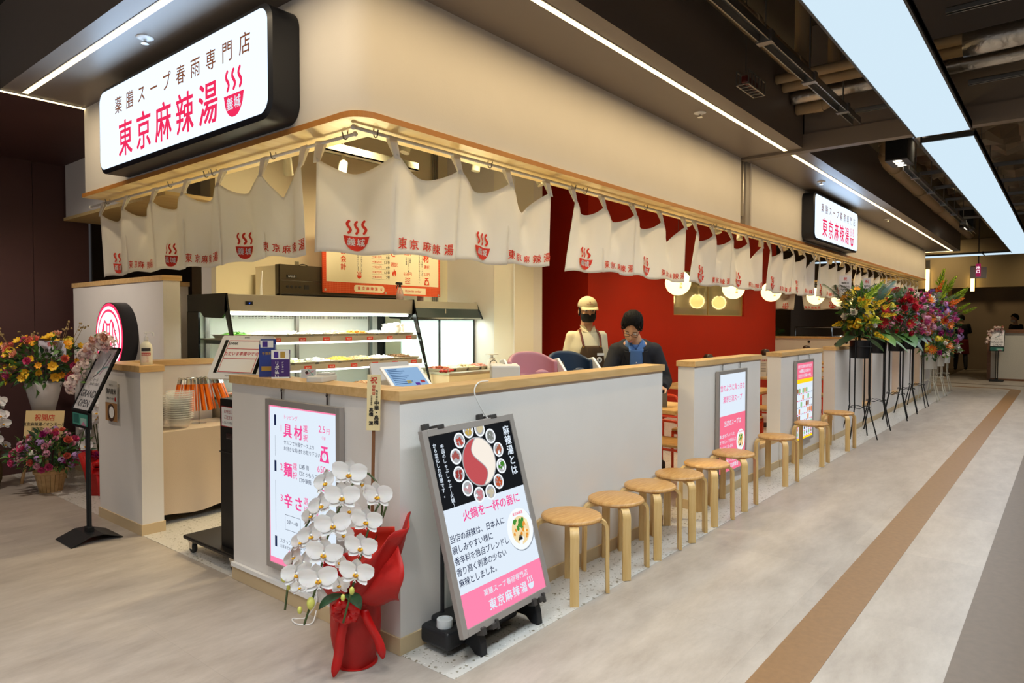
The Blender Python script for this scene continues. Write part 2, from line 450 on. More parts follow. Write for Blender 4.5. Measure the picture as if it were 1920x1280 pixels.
# warm light lines
def light_line(label, segs):
    t = thing('light_line', label, 'light')
    a = MB(); b = MB()
    for x0, x1, y0, y1, z in segs:
        a.box(x0, x1, y0, y1, z - .006, z - .001); b.box(x0 - .006, x1 + .006, y0 - .006, y1 + .006, z - .003, z + .01)
    b.build('channel', ALU, t); a.build('diffuser', E_LED, t)
light_line('warm light line in the soffit above the counter corner', [(-.46, 4.40, -.281, -.249, ZS)])
light_line('warm light line in the soffit beyond the ceiling beam, bent at its end', [(4.60, 15.64, -.285, -.253, ZS), (15.61, 15.64, -.253, .45, ZS)])
light_line('warm light line beside the large light box sign', [(-.506, -.474, -.24, 3.27, ZS)])
light_line('warm light line along the edge of the maroon ceiling', [(-6, -.10, 3.335, 3.36, ZS)])
# ceiling sprinklers
def sprinkler(x, y, label):
    t = thing('sprinkler', label, 'sprinkler', (x, y, ZS))
    MB().lathe([(.045, 0), (.045, -.004), (.03, -.010), (.012, -.012)], seg=18).build('escutcheon', WHITEP, t, True)
    mb = MB().cyl((0, 0, -.01), (0, 0, -.03), .008, seg=8); mb.lathe([(.02, -.032), (.02, -.035)], seg=12)
    mb.build('nozzle', CHROME, t)
sprinkler(-.364, 1.68, 'white sprinkler in the soffit beside the large light box sign')
sprinkler(2.85, -.13, 'sprinkler in the soffit above the long fascia of the counter corner')
sprinkler(6.06, -.13, 'sprinkler in the soffit above the small light box sign')
sprinkler(9.6, -.13, 'sprinkler in the soffit past the small light box sign')

# white luminous ceiling panels
E_PANEL = emat('cool_panel_light', '#d3e9f7', .92)
def lum_panel(name, x0, x1, y0, y1, label, group):
    t = thing(name, label, 'ceiling light', ((x0 + x1) / 2, (y0 + y1) / 2, 3.0), 0, group)
    MB().box(x0 + .004, x1 - .004, y0 + .012, y1 - .012, 3.0, 3.008).build('diffuser', E_PANEL, t, world=True)
    MB().box(x0, x1, y0, y0 + .012, 2.995, 3.06).box(x0, x1, y1 - .012, y1, 2.995, 3.06).box(x0, x1, y0, y1, 3.012, 3.05).build('frame', DKGREY, t, world=True)
E = [-5.9, -4.7, -3.5, -2.3, -1.1, .1, 1.3, 1.64, 2.84, 3.72, 4.36]
for i in range(len(E) - 1):
    lum_panel('luminous_panel', E[i], E[i + 1], -1.69, -1.30, 'large white luminous ceiling panel before the ceiling beam', 'luminous panels before the ceiling beam')
x = 4.62; i = 0
while x < 15.6:
    x1 = min(x + 1.2, 16.0)
    lum_panel('luminous_panel', x, x1, -1.69, -1.30, 'white luminous ceiling panel beyond the ceiling beam', 'luminous panels beyond the ceiling beam'); x = x1
for y in (-4.4, -3.2, -2.0, -.8, .4, 1.6):
    lum_panel('luminous_panel', 16.0, 16.4, y, y + 1.2, 'white luminous ceiling panel of the row crossing the corridor end', 'luminous panels crossing the corridor end')

# pipes, tracks and lamps of the open ceiling
PIPE = mat('beige_pipe', '#a08662', .6); FOIL = mat('foil_duct', '#b9b2a6', .32, .9, bump=.6, bscale=25); GALV = mat('galvanised_steel', '#8d8c88', .35, .9)
def pipe(label, pts, r, m=PIPE, name='ceiling_pipe', collars=()):
    t = thing(name, label, 'pipe')
    MB().tube(smooth_path(pts, 5), r, 14).build('pipe_run', m, t, True)
    for i, (p, d) in enumerate(collars):
        p = V(p); d = V(d).normalized()
        MB().cyl(p - d * .04, p + d * .04, r * 1.12, seg=16).build('collar', m, t, 'auto')
pipe('thick beige pipe running along the open ceiling before the beam', [(-1, -.62, 3.52), (2, -.60, 3.52), (3.55, -.60, 3.52), (3.72, -.60, 3.6), (3.75, -.6, 3.75), (3.75, -.6, 4.1)], .065, collars=[((2.6, -.6, 3.52), (1, 0, 0)), ((3.5, -.6, 3.52), (1, 0, 0))])
for i, (xx, zz, rr, mm, lb) in enumerate(((3.66, 3.47, .038, PIPE, 'slim beige pipe crossing the open ceiling nearest the thick pipe'), (3.84, 3.46, .05, PIPE, 'beige pipe crossing the open ceiling between slim pipe and foil duct'), (4.06, 3.42, .055, FOIL, 'foil wrapped pipe crossing the open ceiling before the beam'))):
    pipe(lb, [(xx, -.42, zz), (xx, -.8, zz), (xx, -2.4, zz)], rr, mm)
pipe('beige pipe with elbow ending below the foil pipe', [(4.2, -.42, 3.36), (4.2, -.62, 3.36), (4.2, -.70, 3.4), (4.2, -.72, 3.5), (4.2, -.72, 4.1)], .05, collars=[((4.2, -.6, 3.36), (0, 1, 0))])
pipe('foil duct crossing the ceiling outside the luminous panels', [(3.15, -1.75, 3.25), (3.15, -3, 3.27), (3.15, -6, 3.3)], .075, FOIL)
pipe('thick beige pipe bending down beyond the beam', [(7.0, -.62, 4.1), (7.0, -.62, 3.6), (7.02, -.62, 3.5), (7.15, -.60, 3.45), (8.5, -.56, 3.45), (16, -.55, 3.45)], .10, collars=[((7.0, -.62, 3.62), (0, 0, 1)), ((7.6, -.585, 3.45), (1, 0, 0)), ((9.5, -.56, 3.45), (1, 0, 0)), ((11.5, -.55, 3.45), (1, 0, 0))])
pipe('foil duct above the luminous panels beyond the beam', [(6.0, -1.05, 3.55), (9, -1.05, 3.55), (15.5, -1.05, 3.55)], .12, FOIL)
def rail(label, p0, p1, w=.035, h=.05, hang=4.12, m=GALV, n=3):
    t = thing('ceiling_rail', label, 'rail')
    a, b = V(p0), V(p1); d = (b - a).normalized(); s_ = d.cross(V((0, 0, 1)))
    fr = lambda x, y, z: a + d * x + s_ * y + V((0, 0, z))
    L_ = (b - a).length
    MB().box(0, L_, -w, -w + .008, -h, 0, fr=fr).box(0, L_, w - .008, w, -h, 0, fr=fr).box(0, L_, -w, w, -.004, 0, fr=fr).build('channel', m, t)
    for k in range(n):
        q = fr(L_ * (k + .5) / n, 0, 0)
        MB().cyl(q, (q.x, q.y, hang), .006, seg=6).build('hanger_rod', m, t)
        MB().box(-.03, .03, -w - .012, w + .012, -h - .008, .012, fr=lambda x, y, z, q=q: q + d * x + s_ * y + V((0, 0, z))).build('clamp', m, t)
rail('long steel cable rail in the open ceiling before the beam', (.8, -.86, 3.22), (4.30, -.88, 3.22), n=4)
rail('long steel cable rail in the open ceiling beyond the beam', (6.9, -.82, 3.3), (14.2, -.80, 3.3), n=6)
rail('steel rail crossing outside the luminous panels nearest the viewer', (2.62, -1.72, 3.3), (2.62, -6, 3.3), .02, .03)
rail('steel rail crossing outside the luminous panels next to the beam', (3.75, -1.72, 3.2), (3.75, -6, 3.2), .02, .03)
rail('steel rail crossing under the pipes beside the panels before the beam', (3.95, -.95, 3.2), (3.95, -1.6, 3.2), .02, .03, n=1)
for i, xx in enumerate((8.2, 9.4, 10.6, 11.8, 13.0)):
    rail('steel cross rail of the ceiling beyond the beam, ' + ('nearest the beam', 'second from the beam', 'third from the beam', 'fourth from the beam', 'furthest from the beam')[i], (xx, -.75, 3.45), (xx, -3.4, 3.45), .03, .04, n=2)
m = MB()
t = thing('lamp_cage', 'small red lamp in a metal cage hung from the ceiling before the beam', 'lamp', (2.75, -.55, 3.12))
for y in (-.04, .04):
    for z in (0, .09): m.box(-.16, .16, y - .005, y + .005, z - .005, z + .005)
for k in range(6):
    x = -.16 + .064 * k; m.box(x - .004, x + .004, -.045, .045, -.004, .004); m.box(x - .004, x + .004, -.045, -.037, 0, .09); m.box(x - .004, x + .004, .037, .045, 0, .09)
m.build('cage', GALV, t)
MB().box(-.13, .13, -.022, .022, .02, .07).build('lamp_body', mat('dark_red_lens', '#5c1f18', .3), t, bevel=.01)
MB().cyl((-.1, 0, .09), (-.1, 0, 1.0), .004, seg=6).build('hanger_rod', GALV, t)
qf = random.Random(13)
fh_ = [[qf.uniform(-.12, .06) for _ in range(41)] for _ in range(17)]
m = MB().grid(lambda u, v: V((7.2 + 9.2 * u, -.48 - 2.9 * v, 3.98 + fh_[min(16, int(v * 16))][min(40, int(u * 40))])), 40, 16)
struct('ceiling_foil_lining', m, mat('crumpled_foil', '#a89a84', .38, .6, bump=.5, bscale=12))
def ceiling_spotbox(x, y, z, label):
    t = thing('downlight_box', label, 'lamp', (x, y, z))
    MB().box(-.22, .22, -.11, .11, .01, .36).build('housing', BLACK, t, bevel=.006)
    MB().box(-.22, .22, -.11, .11, 0, .01).build('faceplate', DKGREY, t)
    for k in (-1, 0, 1): MB().lathe([(.045, 0), (.045, -.004), (.03, -.003)], (k * .135, 0, 0), 14).build('lens', emat('downlight_glow', '#fff3dc', 3.), t)
ceiling_spotbox(6.75, -.78, 3.3, 'black box with three round downlights beside the thick pipe')
ceiling_spotbox(13.6, -.75, 3.3, 'black downlight box far down the corridor ceiling')
# cables looping in the open ceiling
tag(MB().tube(smooth_path([(1.5, -.5, 4.1), (1.75, -.52, 3.75), (1.6, -.55, 3.5), (1.3, -.5, 3.45)], 8), .008, 6).build('ceiling_cable', mat('grey_cable', '#8e877c', .6), smooth=True), 'grey cable looping down above the soffit before the beam', 'cable')
tag(MB().tube(smooth_path([(1.6, -1.0, 3.3), (2.2, -1.06, 3.42), (2.9, -1.1, 3.5), (3.2, -1.2, 3.95)], 8), .011, 6).build('ceiling_cable', _mats['grey_cable'], smooth=True), 'pair of grey cables rising beside the steel rail before the beam', 'cable')

# ---------------------------------------------------------------- fascia with wooden lip
FX, FY, ZL, ZF = -.10, .16, 2.42, 3.10
XJ = 4.44; XE = 15.15; YE = 3.36
def fascia_poly(o, i_r, xe, ye, r):
    """L-shaped band around the corner: outer face offset o, rounded corner"""
    out = [(xe, FY - o)]
    n = 8
    for k in range(n + 1):
        a = R(-90 - 90 * k / n)
        out.append((FX - o + r + r * math.cos(a), FY - o + r + r * math.sin(a)))
    out.append((FX - o, ye))
    return out
up = Frame((0, 0, 0), (1, 0, 0), (0, 1, 0))
po = fascia_poly(0, 0, XJ, YE, .10)
struct('wall_fascia', MB().prism(po + [(.10, YE), (.10, FY + .20), (XJ, FY + .20)], up, ZL + .028, ZF), WALL, smooth='auto')
m = MB().box(XJ, XJ + .28, FY + .05, FY + .2, ZL + .028, ZF)
m.box(XJ + .16, XJ + .28, FY + .012, FY + .06, ZL + .028, ZF)
struct('wall_joint', m, mat('joint_grey', '#9d958c', .5))
struct('trim_joint_rail', MB().box(XJ + .11, XJ + .125, FY + .02, FY + .06, ZL + .12, ZF), STEEL)
struct('wall_fascia_far', MB().box(XJ + .28, XE, FY, FY + .2, ZL + .028, ZF), WALL)
lo = fascia_poly(.012, 0, XE + .03, YE + .03, .11)
inner = [(.157, YE + .03), (.157, .41), (XE + .03, .41)]
lm = MB().prism(lo + inner, up, ZL, ZL + .028, 0)
for i in range(len(lo) - 1):                                       # orange edge facing out, set flush on the board
    a, b = lo[i], lo[i + 1]
    d = V((a[1] - b[1], b[0] - a[0])).normalized() * .0015
    s_ = 1 if (V((a[0], a[1])) + d - V((.5, 1.5))).length > (V((a[0], a[1])) - V((.5, 1.5))).length else -1
    d = d * s_
    lm.quad((a[0] + d.x, a[1] + d.y, ZL), (b[0] + d.x, b[1] + d.y, ZL), (b[0] + d.x, b[1] + d.y, ZL + .028), (a[0] + d.x, a[1] + d.y, ZL + .028), 1)
struct('trim_lip_board', lm, [LIP, LIPE])
# upper wall behind, on the side of the round sign
struct('wall_upper_side', MB().box(.50, .66, 3.38, 5.66, 2.56, 3.4), WALL)
struct('trim_upper_side', MB().box(.485, 1.2, 3.38, 5.68, 2.53, 2.56), LIP)
struct('wall_upper_back', MB().box(.70, .86, 5.76, 6.4, 2.69, 3.6), WALL)

# ---------------------------------------------------------------- walls
struct('wall_maroon', MB().box(-9, .22, 5.7, 5.78, 0, 3.1).box(.224, .72, 5.7, 5.78, 0, 3.1), MAROON)
struct('wall_behind_opening', MB().box(.72, 4.2, 7.4, 7.5, 0, 4.1), CREAM)
struct('wall_shop_back', MB().box(1.15, 4.2, 3.86, 3.95, 0, 3.7), CREAM)
struct('wall_shop_side', MB().box(4.2, 4.3, 2.75, 3.86, 0, 3.7), WALL)
struct('wall_column', MB().box(4.0, 4.36, 2.60, 2.9, 0, 3.7), mat('pale_column', '#e9e3d2', .7))
struct('wall_column_return', MB().box(4.36, 4.56, 2.62, 2.9, 0, 3.7), WALL)
struct('trim_column_conduit', MB().cyl((3.985, 2.585, 1.05), (3.985, 2.585, 3.4), .010, seg=10), WHITEP)
struct('wall_white_pillar', MB().box(1.28, 1.62, 4.05, 4.4, 0, 3.7), WALL)
# red block with an inner window
YR = 2.6; RX0, RX1 = 5.54, 12.9; WX0, WX1, WZ0, WZ1 = 8.04, 11.05, 1.62, 2.35
m = MB().box(RX0, WX0, YR, YR + .12, 0, 3.7).box(WX1, RX1, YR, YR + .12, 0, 3.7).box(WX0, WX1, YR, YR + .12, 0, WZ0).box(WX0, WX1, YR, YR + .12, WZ1, 3.7)
m.box(RX0, RX0 + .12, YR + .12, 5.7, 0, 3.7).box(RX1 - .12, RX1, YR + .12, 5.7, 0, 3.7)
struct('wall_red', m, REDWALL)
w = thing('window_1', None, None); tag(w, kind='structure')
MB().box(WX0, WX1, YR + .05, YR + .058, WZ0, WZ1).build('pane', mat('window_mirror_glass', '#c9c096', .04, .5), w)
MB().box(WX0, WX1, YR + .03, YR + .05, WZ0, WZ0 + .012).box(WX1 - .02, WX1, YR + .03, YR + .05, WZ0, WZ1).box(WX0 + 1.42, WX0 + 1.432, YR + .04, YR + .05, WZ0, WZ1).build('window_frame', mat('yellowish_frame', '#b79a5a', .5), w)
# end of the shop and the hall beyond
struct('wall_far', MB().box(24.6, 24.7, -12, 12, 0, 4.15), TAUPE)
struct('wall_far_upper', MB().box(24.0, 24.6, -12, 12, 2.62, 4.15), TAUPE2)
d = thing('door_1', None, None); tag(d, kind='structure')
MB().box(24.54, 24.6, -2.95, -1.75, 0, 2.35).build('leaf', TAUPE, d)
MB().box(24.52, 24.6, -1.80, -1.70, 0, 2.42).box(24.52, 24.6, -3.0, -2.9, 0, 2.42).box(24.52, 24.6, -3.0, -1.70, 2.34, 2.42).build('door_frame', mat('dark_taupe_frame', '#5d5043', .6), d)
struct('wall_corridor_far', MB().box(-9, 28, -11.9, -11.8, 0, 4.15), TAUPE)
struct('wall_shop_rear', MB().box(4.3, 24, 5.7, 5.8, 0, 4.1), TAUPE)
# ---------------------------------------------------------------- half walls (white, wooden cap, beige skirting)
def half_wall(name, label, x0, x1, y0, y1, h, group=None, capover=.012, cat='half wall', sk=('f',), capt=.045):
    t = thing(name, label, cat, ((x0 + x1) / 2, (y0 + y1) / 2, 0), 0, group)
    MB().box(x0, x1, y0, y1, 0, h - capt).build('wall_body', WALL, t, world=True)
    MB().box(x0 - capover, x1 + capover, y0 - capover, y1 + capover, h - capt, h).build('wooden_cap', OAKW, t, world=True, bevel=.003)
    m = MB().box(x0 - .008, x1 + .008, y0 - .008, y1 + .008, 0, .075)
    m.build('skirting', BASEB, t, world=True)
    return t
HC = 1.192
# L-shaped counter at the corner
t = thing('corner_counter', 'white L-shaped counter wall with pale wooden top at the front corner', 'counter', (0, 0, 0))
Lp = lambda o: [(-o, -o), (2.53 + o, -o), (2.53 + o, .14 + o), (.14 + o, .14 + o), (.14 + o, 1.455 + o), (-o, 1.455 + o)]
MB().prism(Lp(0), up, 0, HC - .045).build('wall_body', WALL, t)
MB().prism(Lp(.014), up, HC - .045, HC).build('wooden_top', OAKW, t, bevel=.003)
MB().prism(Lp(.009), up, 0, .078).build('skirting', BASEB, t, bevel=.002)
MB().box(-.022, -.002, .62, 1.45, .082, .105).build('cable_duct', WHITEP, t)
ORD = ['nearest the counter corner', 'second from the counter corner', 'third from the counter corner', 'fourth from the counter corner', 'fifth from the counter corner', 'sixth from the counter corner']
desc = ['with the soup light panel, past the passage', 'with the food shelf light panel', 'beside the last wooden stool', 'behind the black flower stands', 'further behind the flower stands', 'at the far end of the shop front']
for k in range(6):
    x0 = 3.08 + 2.1 * k
    half_wall('half_wall', 'white half wall with wooden cap ' + desc[k], x0, x0 + 1.49, 0, .14, HC, 'half walls of the shop front')
for k in range(5):
    x0 = 4.57 + 2.1 * k
    half_wall('low_wall', 'low white sill wall with wooden cap, ' + ['past the soup light panel', 'past the food shelf light panel', 'past the last stool', 'behind the third flower stand', 'behind the last black flower stand'][k], x0 + .02, x0 + .59, .01, .13, .31, 'low sill walls between the half walls', 0.)
# stub wall at the entrance, the low wall behind it and the tall wall with the round sign
half_wall('entrance_stub_wall', 'narrow white wall with wooden cap at the entrance, holding the sanitiser bottle', 0, .148, 2.70, 3.46, HC)
half_wall('side_low_wall', 'white low wall with wooden cap behind the plastic bowls', .16, .82, 3.31, 3.45, HC)
half_wall('tall_side_wall', 'tall white side wall with wooden cap behind the round sign', .50, .64, 3.475, 5.49, 1.885)
half_wall('rear_half_wall', 'tall white wall with wooden cap behind the refrigerated case', .66, 1.24, 4.6, 4.74, 1.90)
# dark kitchen cabinet seen over it
tag(MB().box(.95, 2.1, 6.3, 6.9, 0, 2.75).build('dark_cabinet', mat('dark_brown_cabinet', '#3a2d22', .35), bevel=.02), 'dark brown cabinet behind the rear white wall', 'cabinet')
half_wall('end_half_wall', 'cream half wall with wooden cap closing the far end of the seating', 14.45, 14.6, .9, 4.6, 1.18)
# white poster logos on it
for i, y in enumerate((1.55, 2.35, 3.15)):
    o = MB().lathe([(.03, 0), (.028, .004)], seg=16, fr=Frame((14.446, y, 1.06), (0, -1, 0), (0, 0, 1))).build('wall_badge', INK); tag(o, 'small round dark badge on the cream end wall', 'badge', 'round badges on the end wall')

# ---------------------------------------------------------------- logo drawing
def bowl_logo(mb, fr, u, v, s, ink=0, paper=None, w=.0015):
    """steaming bowl: s = bowl width; (u, v) = middle of the bowl's rim"""
    n = 16; dep = lambda x: .565 * (1 - abs(2 * x) ** 2.3) ** .62 if abs(x) < .5 else 0
    P = []
    for j in range(6):
        for i in range(n + 1):
            x = -.5 + i / n; P.append(fr(u + x * s * (1 - .03 * j / 5), v - s * dep(x) * j / 5, w))
    mb.add(P, [(j * (n + 1) + i, (j + 1) * (n + 1) + i, (j + 1) * (n + 1) + i + 1, j * (n + 1) + i + 1) for j in range(5) for i in range(n)], ink)
    for k in (-1, 0, 1):
        pts = []
        for i in range(13):
            q = i / 12
            pts.append((u + k * s * .30 + s * .055 * math.sin(q * 2 * PI) * 1.2, v + s * .13 + q * s * .46))
        mb.strip(pts, s * .10, fr, w, ink)
    if paper is not None:
        mb.text('義', fr, u - s * .18, v - s * .345, s * .33, paper, .012, w=w + .0014)
        mb.text('城', fr, u + s * .18, v - s * .345, s * .33, paper, .012, w=w + .0014)
TOP = '薬膳スープ春雨専門店'; NAME = '東京麻辣湯'
def light_box_sign(name, label, fr, W, H, D, glow=13):
    """fr: origin at middle of the back plane, u to the reader's right, v up"""
    t = thing(name, label, 'sign', fr(0, 0, 0))
    body = MB(); body.prism(rrect(W, H, .09, 8), fr, .0, D - .012); body.build('box', mat('navy_black_metal', '#23252c', .4, .2), t, 'auto', world=True)
    rim = MB(); n = 8
    a, b = rrect(W, H, .09, n), rrect(W - .05, H - .05, .07, n)
    for i in range(len(a)):
        j = (i + 1) % len(a)
        rim.quad(fr(*a[i], D - .012), fr(*a[j], D - .012), fr(*b[j], D), fr(*b[i], D))
    rim.build('rim', _mats['navy_black_metal'], t, world=True)
    MB().prism(rrect(W - .05, H - .05, .07, n), fr, D - .004, D - .001).build('lit_face', E_BLUEW, t, world=True)
    k = W / 1.95
    tx = MB(); tx.text(TOP, fr, .05 * k, .075 * k, .105 * k, 0, .008, w=D + .001, track=.158 * k); tx.build('small_lettering', E_BROWN, t, world=True)
    tx = MB()
    for i, ch in enumerate(NAME): tx.text(ch, fr, (-.57 + i * .246) * k, -.175 * k, .222 * k, 0, .014, w=D + .001, sx=.90)
    tx.build('large_lettering', E_RED, t, world=True)
    lg = MB(); bowl_logo(lg, fr, .66 * k, -.095 * k, .190 * k, 0, 1, w=D + .001); lg.build('logo', [E_RED, E_WHITE], t, world=True)
    l = area('sign_face_lamp', fr(0, 0, D + .03), W - .1, glow, (.46, .70, 1), size_y=H - .1)
    l.rotation_euler = Matrix((fr.u, fr.v, fr.n)).transposed().to_euler(); l.rotation_euler.rotate_axis('X', PI)
    return t
light_box_sign('light_box_sign', 'large lit light box sign on the side fascia at the corner', Frame((FX - .002, 1.63, 2.735), (0, -1, 0), (0, 0, 1)), 2.06, .545, .155)
light_box_sign('light_box_sign', 'small lit light box sign far along the long fascia', Frame((7.40, FY - .002, 2.75), (1, 0, 0), (0, 0, 1)), 2.10, .56, .14)

# ---------------------------------------------------------------- poles, hooks
GPOLE = mat('white_pole', '#d9d5cd', .4)
def pole(label, a, b):
    t = thing('curtain_pole', label, 'pole')
    MB().cyl(a, b, .0085, seg=12).build('rod', GPOLE, t, True)
    for p in (a, b): MB().ell(p, .013, 10).build('end_knob', GPOLE, t, True)
ZP = 2.395
pole('white curtain pole under the side fascia', (.03, 3.64, ZP), (.03, .345, ZP))
pole('white curtain pole under the long fascia from the corner to the beam', (-.03, .28, ZP + .008), (4.16, .28, ZP))
pole('white curtain pole under the long fascia past the beam', (4.2, .28, ZP), (9.2, .28, ZP))
pole('white curtain pole under the long fascia at the far end', (9.24, .28, ZP), (15.0, .28, ZP))
HOOKM = mat('nickel_hook', '#8c857a', .3, .9)
def hook(x, y, d):
    pts = [(0, 0, .05), (0, 0, .0), (.004, 0, -.012), (.014, 0, -.020), (.026, 0, -.014), (.030, 0, .004), (.034, 0, .014)]
    q = [V((x, y, ZP - .002)) + V((p[0] - .014) * 1. * V(d)) + V((0, 0, p[2] + .006)) if False else V((x, y, ZP + .006 + p[2])) + V(d) * (p[0] - .014) for p in pts]
    q[0].z = ZL
    o = MB().tube(smooth_path(q, 4), .0032, 6).build('pole_hook', HOOKM, smooth=True)
    return o
def hk(x, y, d, lb, gp): tag(hook(x, y, d), lb, 'hook', gp)
for y in (3.30, 2.27, 1.79, 1.70, 1.05, .42): hk(.03, y, (-1, 0, 0), 'small metal hook holding the side curtain pole', 'hooks of the side curtain pole')
for x in (.10, .93, 1.78, 1.92, 2.78, 4.12, 4.34, 5.1, 6.2, 7.3, 8.4, 9.0, 9.4, 10.4, 11.6, 12.8, 14.2): hk(x, .28, (0, -1, 0), 'small metal hook holding the long curtain poles', 'hooks of the long curtain poles')

# ---------------------------------------------------------------- shop curtains
def curtain(label, P, straps, first, seed, zb=1.845, slits=None, flare=1.):
    """P(s) -> point on the pole and outward direction; straps: positions along s; first: 0 bowl first, 1 lettering first"""
    rr = random.Random(seed)
    o0, n0 = P(straps[len(straps) // 2])
    t = thing('shop_curtain', label, 'curtain', o0, 0, 'white shop curtains with red print')
    zt = ZP - .075
    am = [rr.uniform(.04, .07) for _ in straps]; ph = [rr.uniform(-.5, .5) for _ in straps]; bs = [rr.uniform(-.02, .02) for _ in straps]
    bot = [rr.uniform(-.012, .012) for _ in straps]
    n = len(straps) - 1
    def surf(k, tt, h, off=0.):
        """segment k, tt 0..1 across, h 0 (top) .. 1 (foot)"""
        s_ = straps[k] + (straps[k + 1] - straps[k]) * tt
        base, nr = P(s_)
        fl_ = (-.085 * h * (1 - tt) if k == 0 else 0) + (.045 * h * tt if k == n - 1 else 0)
        if flare: base = P(s_ + fl_ * flare)[0]
        sag = (.080 + .4 * (am[k] - .05)) * (4 * tt * (1 - tt)) ** 1.1
        if k == n - 1: sag = .16 * (1 - abs(2 * (tt ** .8) - 1)) ** 1.1
        top = zt - sag
        foot = zb + bot[k] * (1 - tt) + bot[k + 1] * tt + .008 * math.sin(tt * 2 * PI + ph[k])
        z = top + (foot - top) * h
        A = am[k] * (1 - tt) + am[k + 1] * tt
        d = A * (.22 + .78 * (1 - h) ** 1.3) * (math.cos(2 * PI * tt) * .5 + .1)
        vf = max(0, 1 - abs(h - .30) / .30)                      # a draped V below the swag
        d -= .026 * vf * math.exp(-((tt - .5) / .17) ** 2) - .010 * vf * math.exp(-((abs(tt - .5) - .26) / .08) ** 2)
        e_ = math.sin(PI * tt)
        d += e_ * (.012 * h * math.sin(2 * PI * tt + 3 * ph[k]) + .006 * math.sin(11 * tt + 6 * h + 5 * ph[k]) + .008 * h * math.sin(17 * tt + 2 * ph[k]))
        d += .010 * h * math.sin(s_ * 3.1 + ph[0] * 6)
        return V((base.x, base.y, z)) + nr * (d + off)
    half = slits or [0, (n + 1) // 2, n]
    for a, b in zip(half[:-1], half[1:]):
        mb = MB()
        for k in range(a, b): mb.grid(lambda u, v, k=k: surf(k, u, v), 16, 18)
        o = mb.build('cloth_panel', CLOTHW, t, True, world=True, solid=.0025)
        # weld neighbouring segments
        w = o.modifiers.new('weld', 'WELD'); w.merge_threshold = .002; o.modifiers.move(1, 0)
        pm = MB(); pw = MB()
        for k in range(a, b):
            L_ = abs(straps[k + 1] - straps[k])
            fr = lambda u, v, w=0, k=k, L_=L_: surf(k, min(1, max(0, .5 + u / L_)), min(1, max(0, 1 - (v + .0) / (zt - zb))), .006 + w)
            if (k + first) % 2 == 0: bowl_logo(pm, fr, .01, .105, .150, 0, 1, w=.002)
            else: pm.text(NAME, fr, 0, .035, .064, 0, .012, w=.002, track=.083)
        pm.build('red_print', [PRINTRED, CLOTHW], o, world=True)
    for i, s_ in enumerate(straps):
        base, nr = P(s_); base = V(base)
        tan = nr.cross(V((0, 0, 1)))
        dd = surf(min(i, n - 1), 0 if i < n else 1, 0) - V((base.x, base.y, zt))
        mb = MB()
        w0, w1 = .026, .018
        path = [(dd + nr * .004, zt - .028, w1), (nr * .011, ZP - .01, w0), (nr * .011, ZP + .004, w0), (nr * 0, ZP + .013, w0), (nr * -.011, ZP + .002, w0), (nr * -.011, ZP - .01, w0), (dd - nr * .004, zt - .02, w1)]
        vs = []
        for q, z, w_ in path:
            c = V((base.x, base.y, z)) + V((q.x, q.y, 0)); vs += [c - tan * w_, c + tan * w_]
        mb.add(vs, [(2 * j, 2 * j + 1, 2 * j + 3, 2 * j + 2) for j in range(len(path) - 1)])
        mb.build('strap', CLOTHW, t, world=True, solid=.0015)
    return t
side = lambda s: (V((.03, s, ZP)), V((-1, 0, 0)))
front = lambda s: (V((s, .28, ZP)), V((0, -1, 0)))
def corner(s):
    # s < .02 hangs on the side pole: the cloth wraps round the corner
    p0 = V((.03, .62, ZP)); p1 = V((.202, .28, ZP))
    if s >= .202: return front(s)
    q = (s + .23) / .432
    return (p0 + (p1 - p0) * q, (V((-1, 0, 0)) * (1 - q) + V((0, -1, 0)) * q).normalized() if q > .02 else V((-.8, -.3, 0)).normalized())
curtain('white curtain with red bowl prints hanging under the large light box sign', side, [3.375, 2.95, 2.498, 2.04, 1.591, 1.139, .76], 0, 3, slits=[0, 2, 4, 6], flare=0)
curtain('white curtain with red bowl prints wrapping round the shop corner', corner, [-.23, .202, .648, 1.077, 1.47], 0, 5, flare=.35)
cl = ['next past the corner curtain', 'below the fascia joint by the ceiling beam', 'in front of the far end of the red wall', 'below the small light box sign', 'above the first flower stand', 'above the pink flower stand', 'at the far end of the long fascia']
for k in range(7):
    x0 = 1.757 + 1.905 * k
    curtain('white curtain with red bowl prints ' + cl[k], front, [x0, x0 + .37, x0 + .80, x0 + 1.25, x0 + 1.68], 0, 11 + k)
farp = lambda s: (V((14.3, s, ZP)), V((-1, 0, 0)))
curtain('white curtain with red bowl prints over the cream end wall', farp, [4.4, 3.95, 3.5, 3.05, 2.6], 1, 31, zb=1.80)
curtain('white curtain with red bowl prints over the cream end wall near the flowers', farp, [2.5, 2.05, 1.6, 1.15, .7], 1, 32, zb=1.80)
struct('trim_end_lintel', MB().box(14.17, 14.43, .42, 4.75, ZL, ZL + .03), LIP)
pole('white curtain pole above the cream end wall', (14.3, 4.6, ZP), (14.3, .5, ZP))

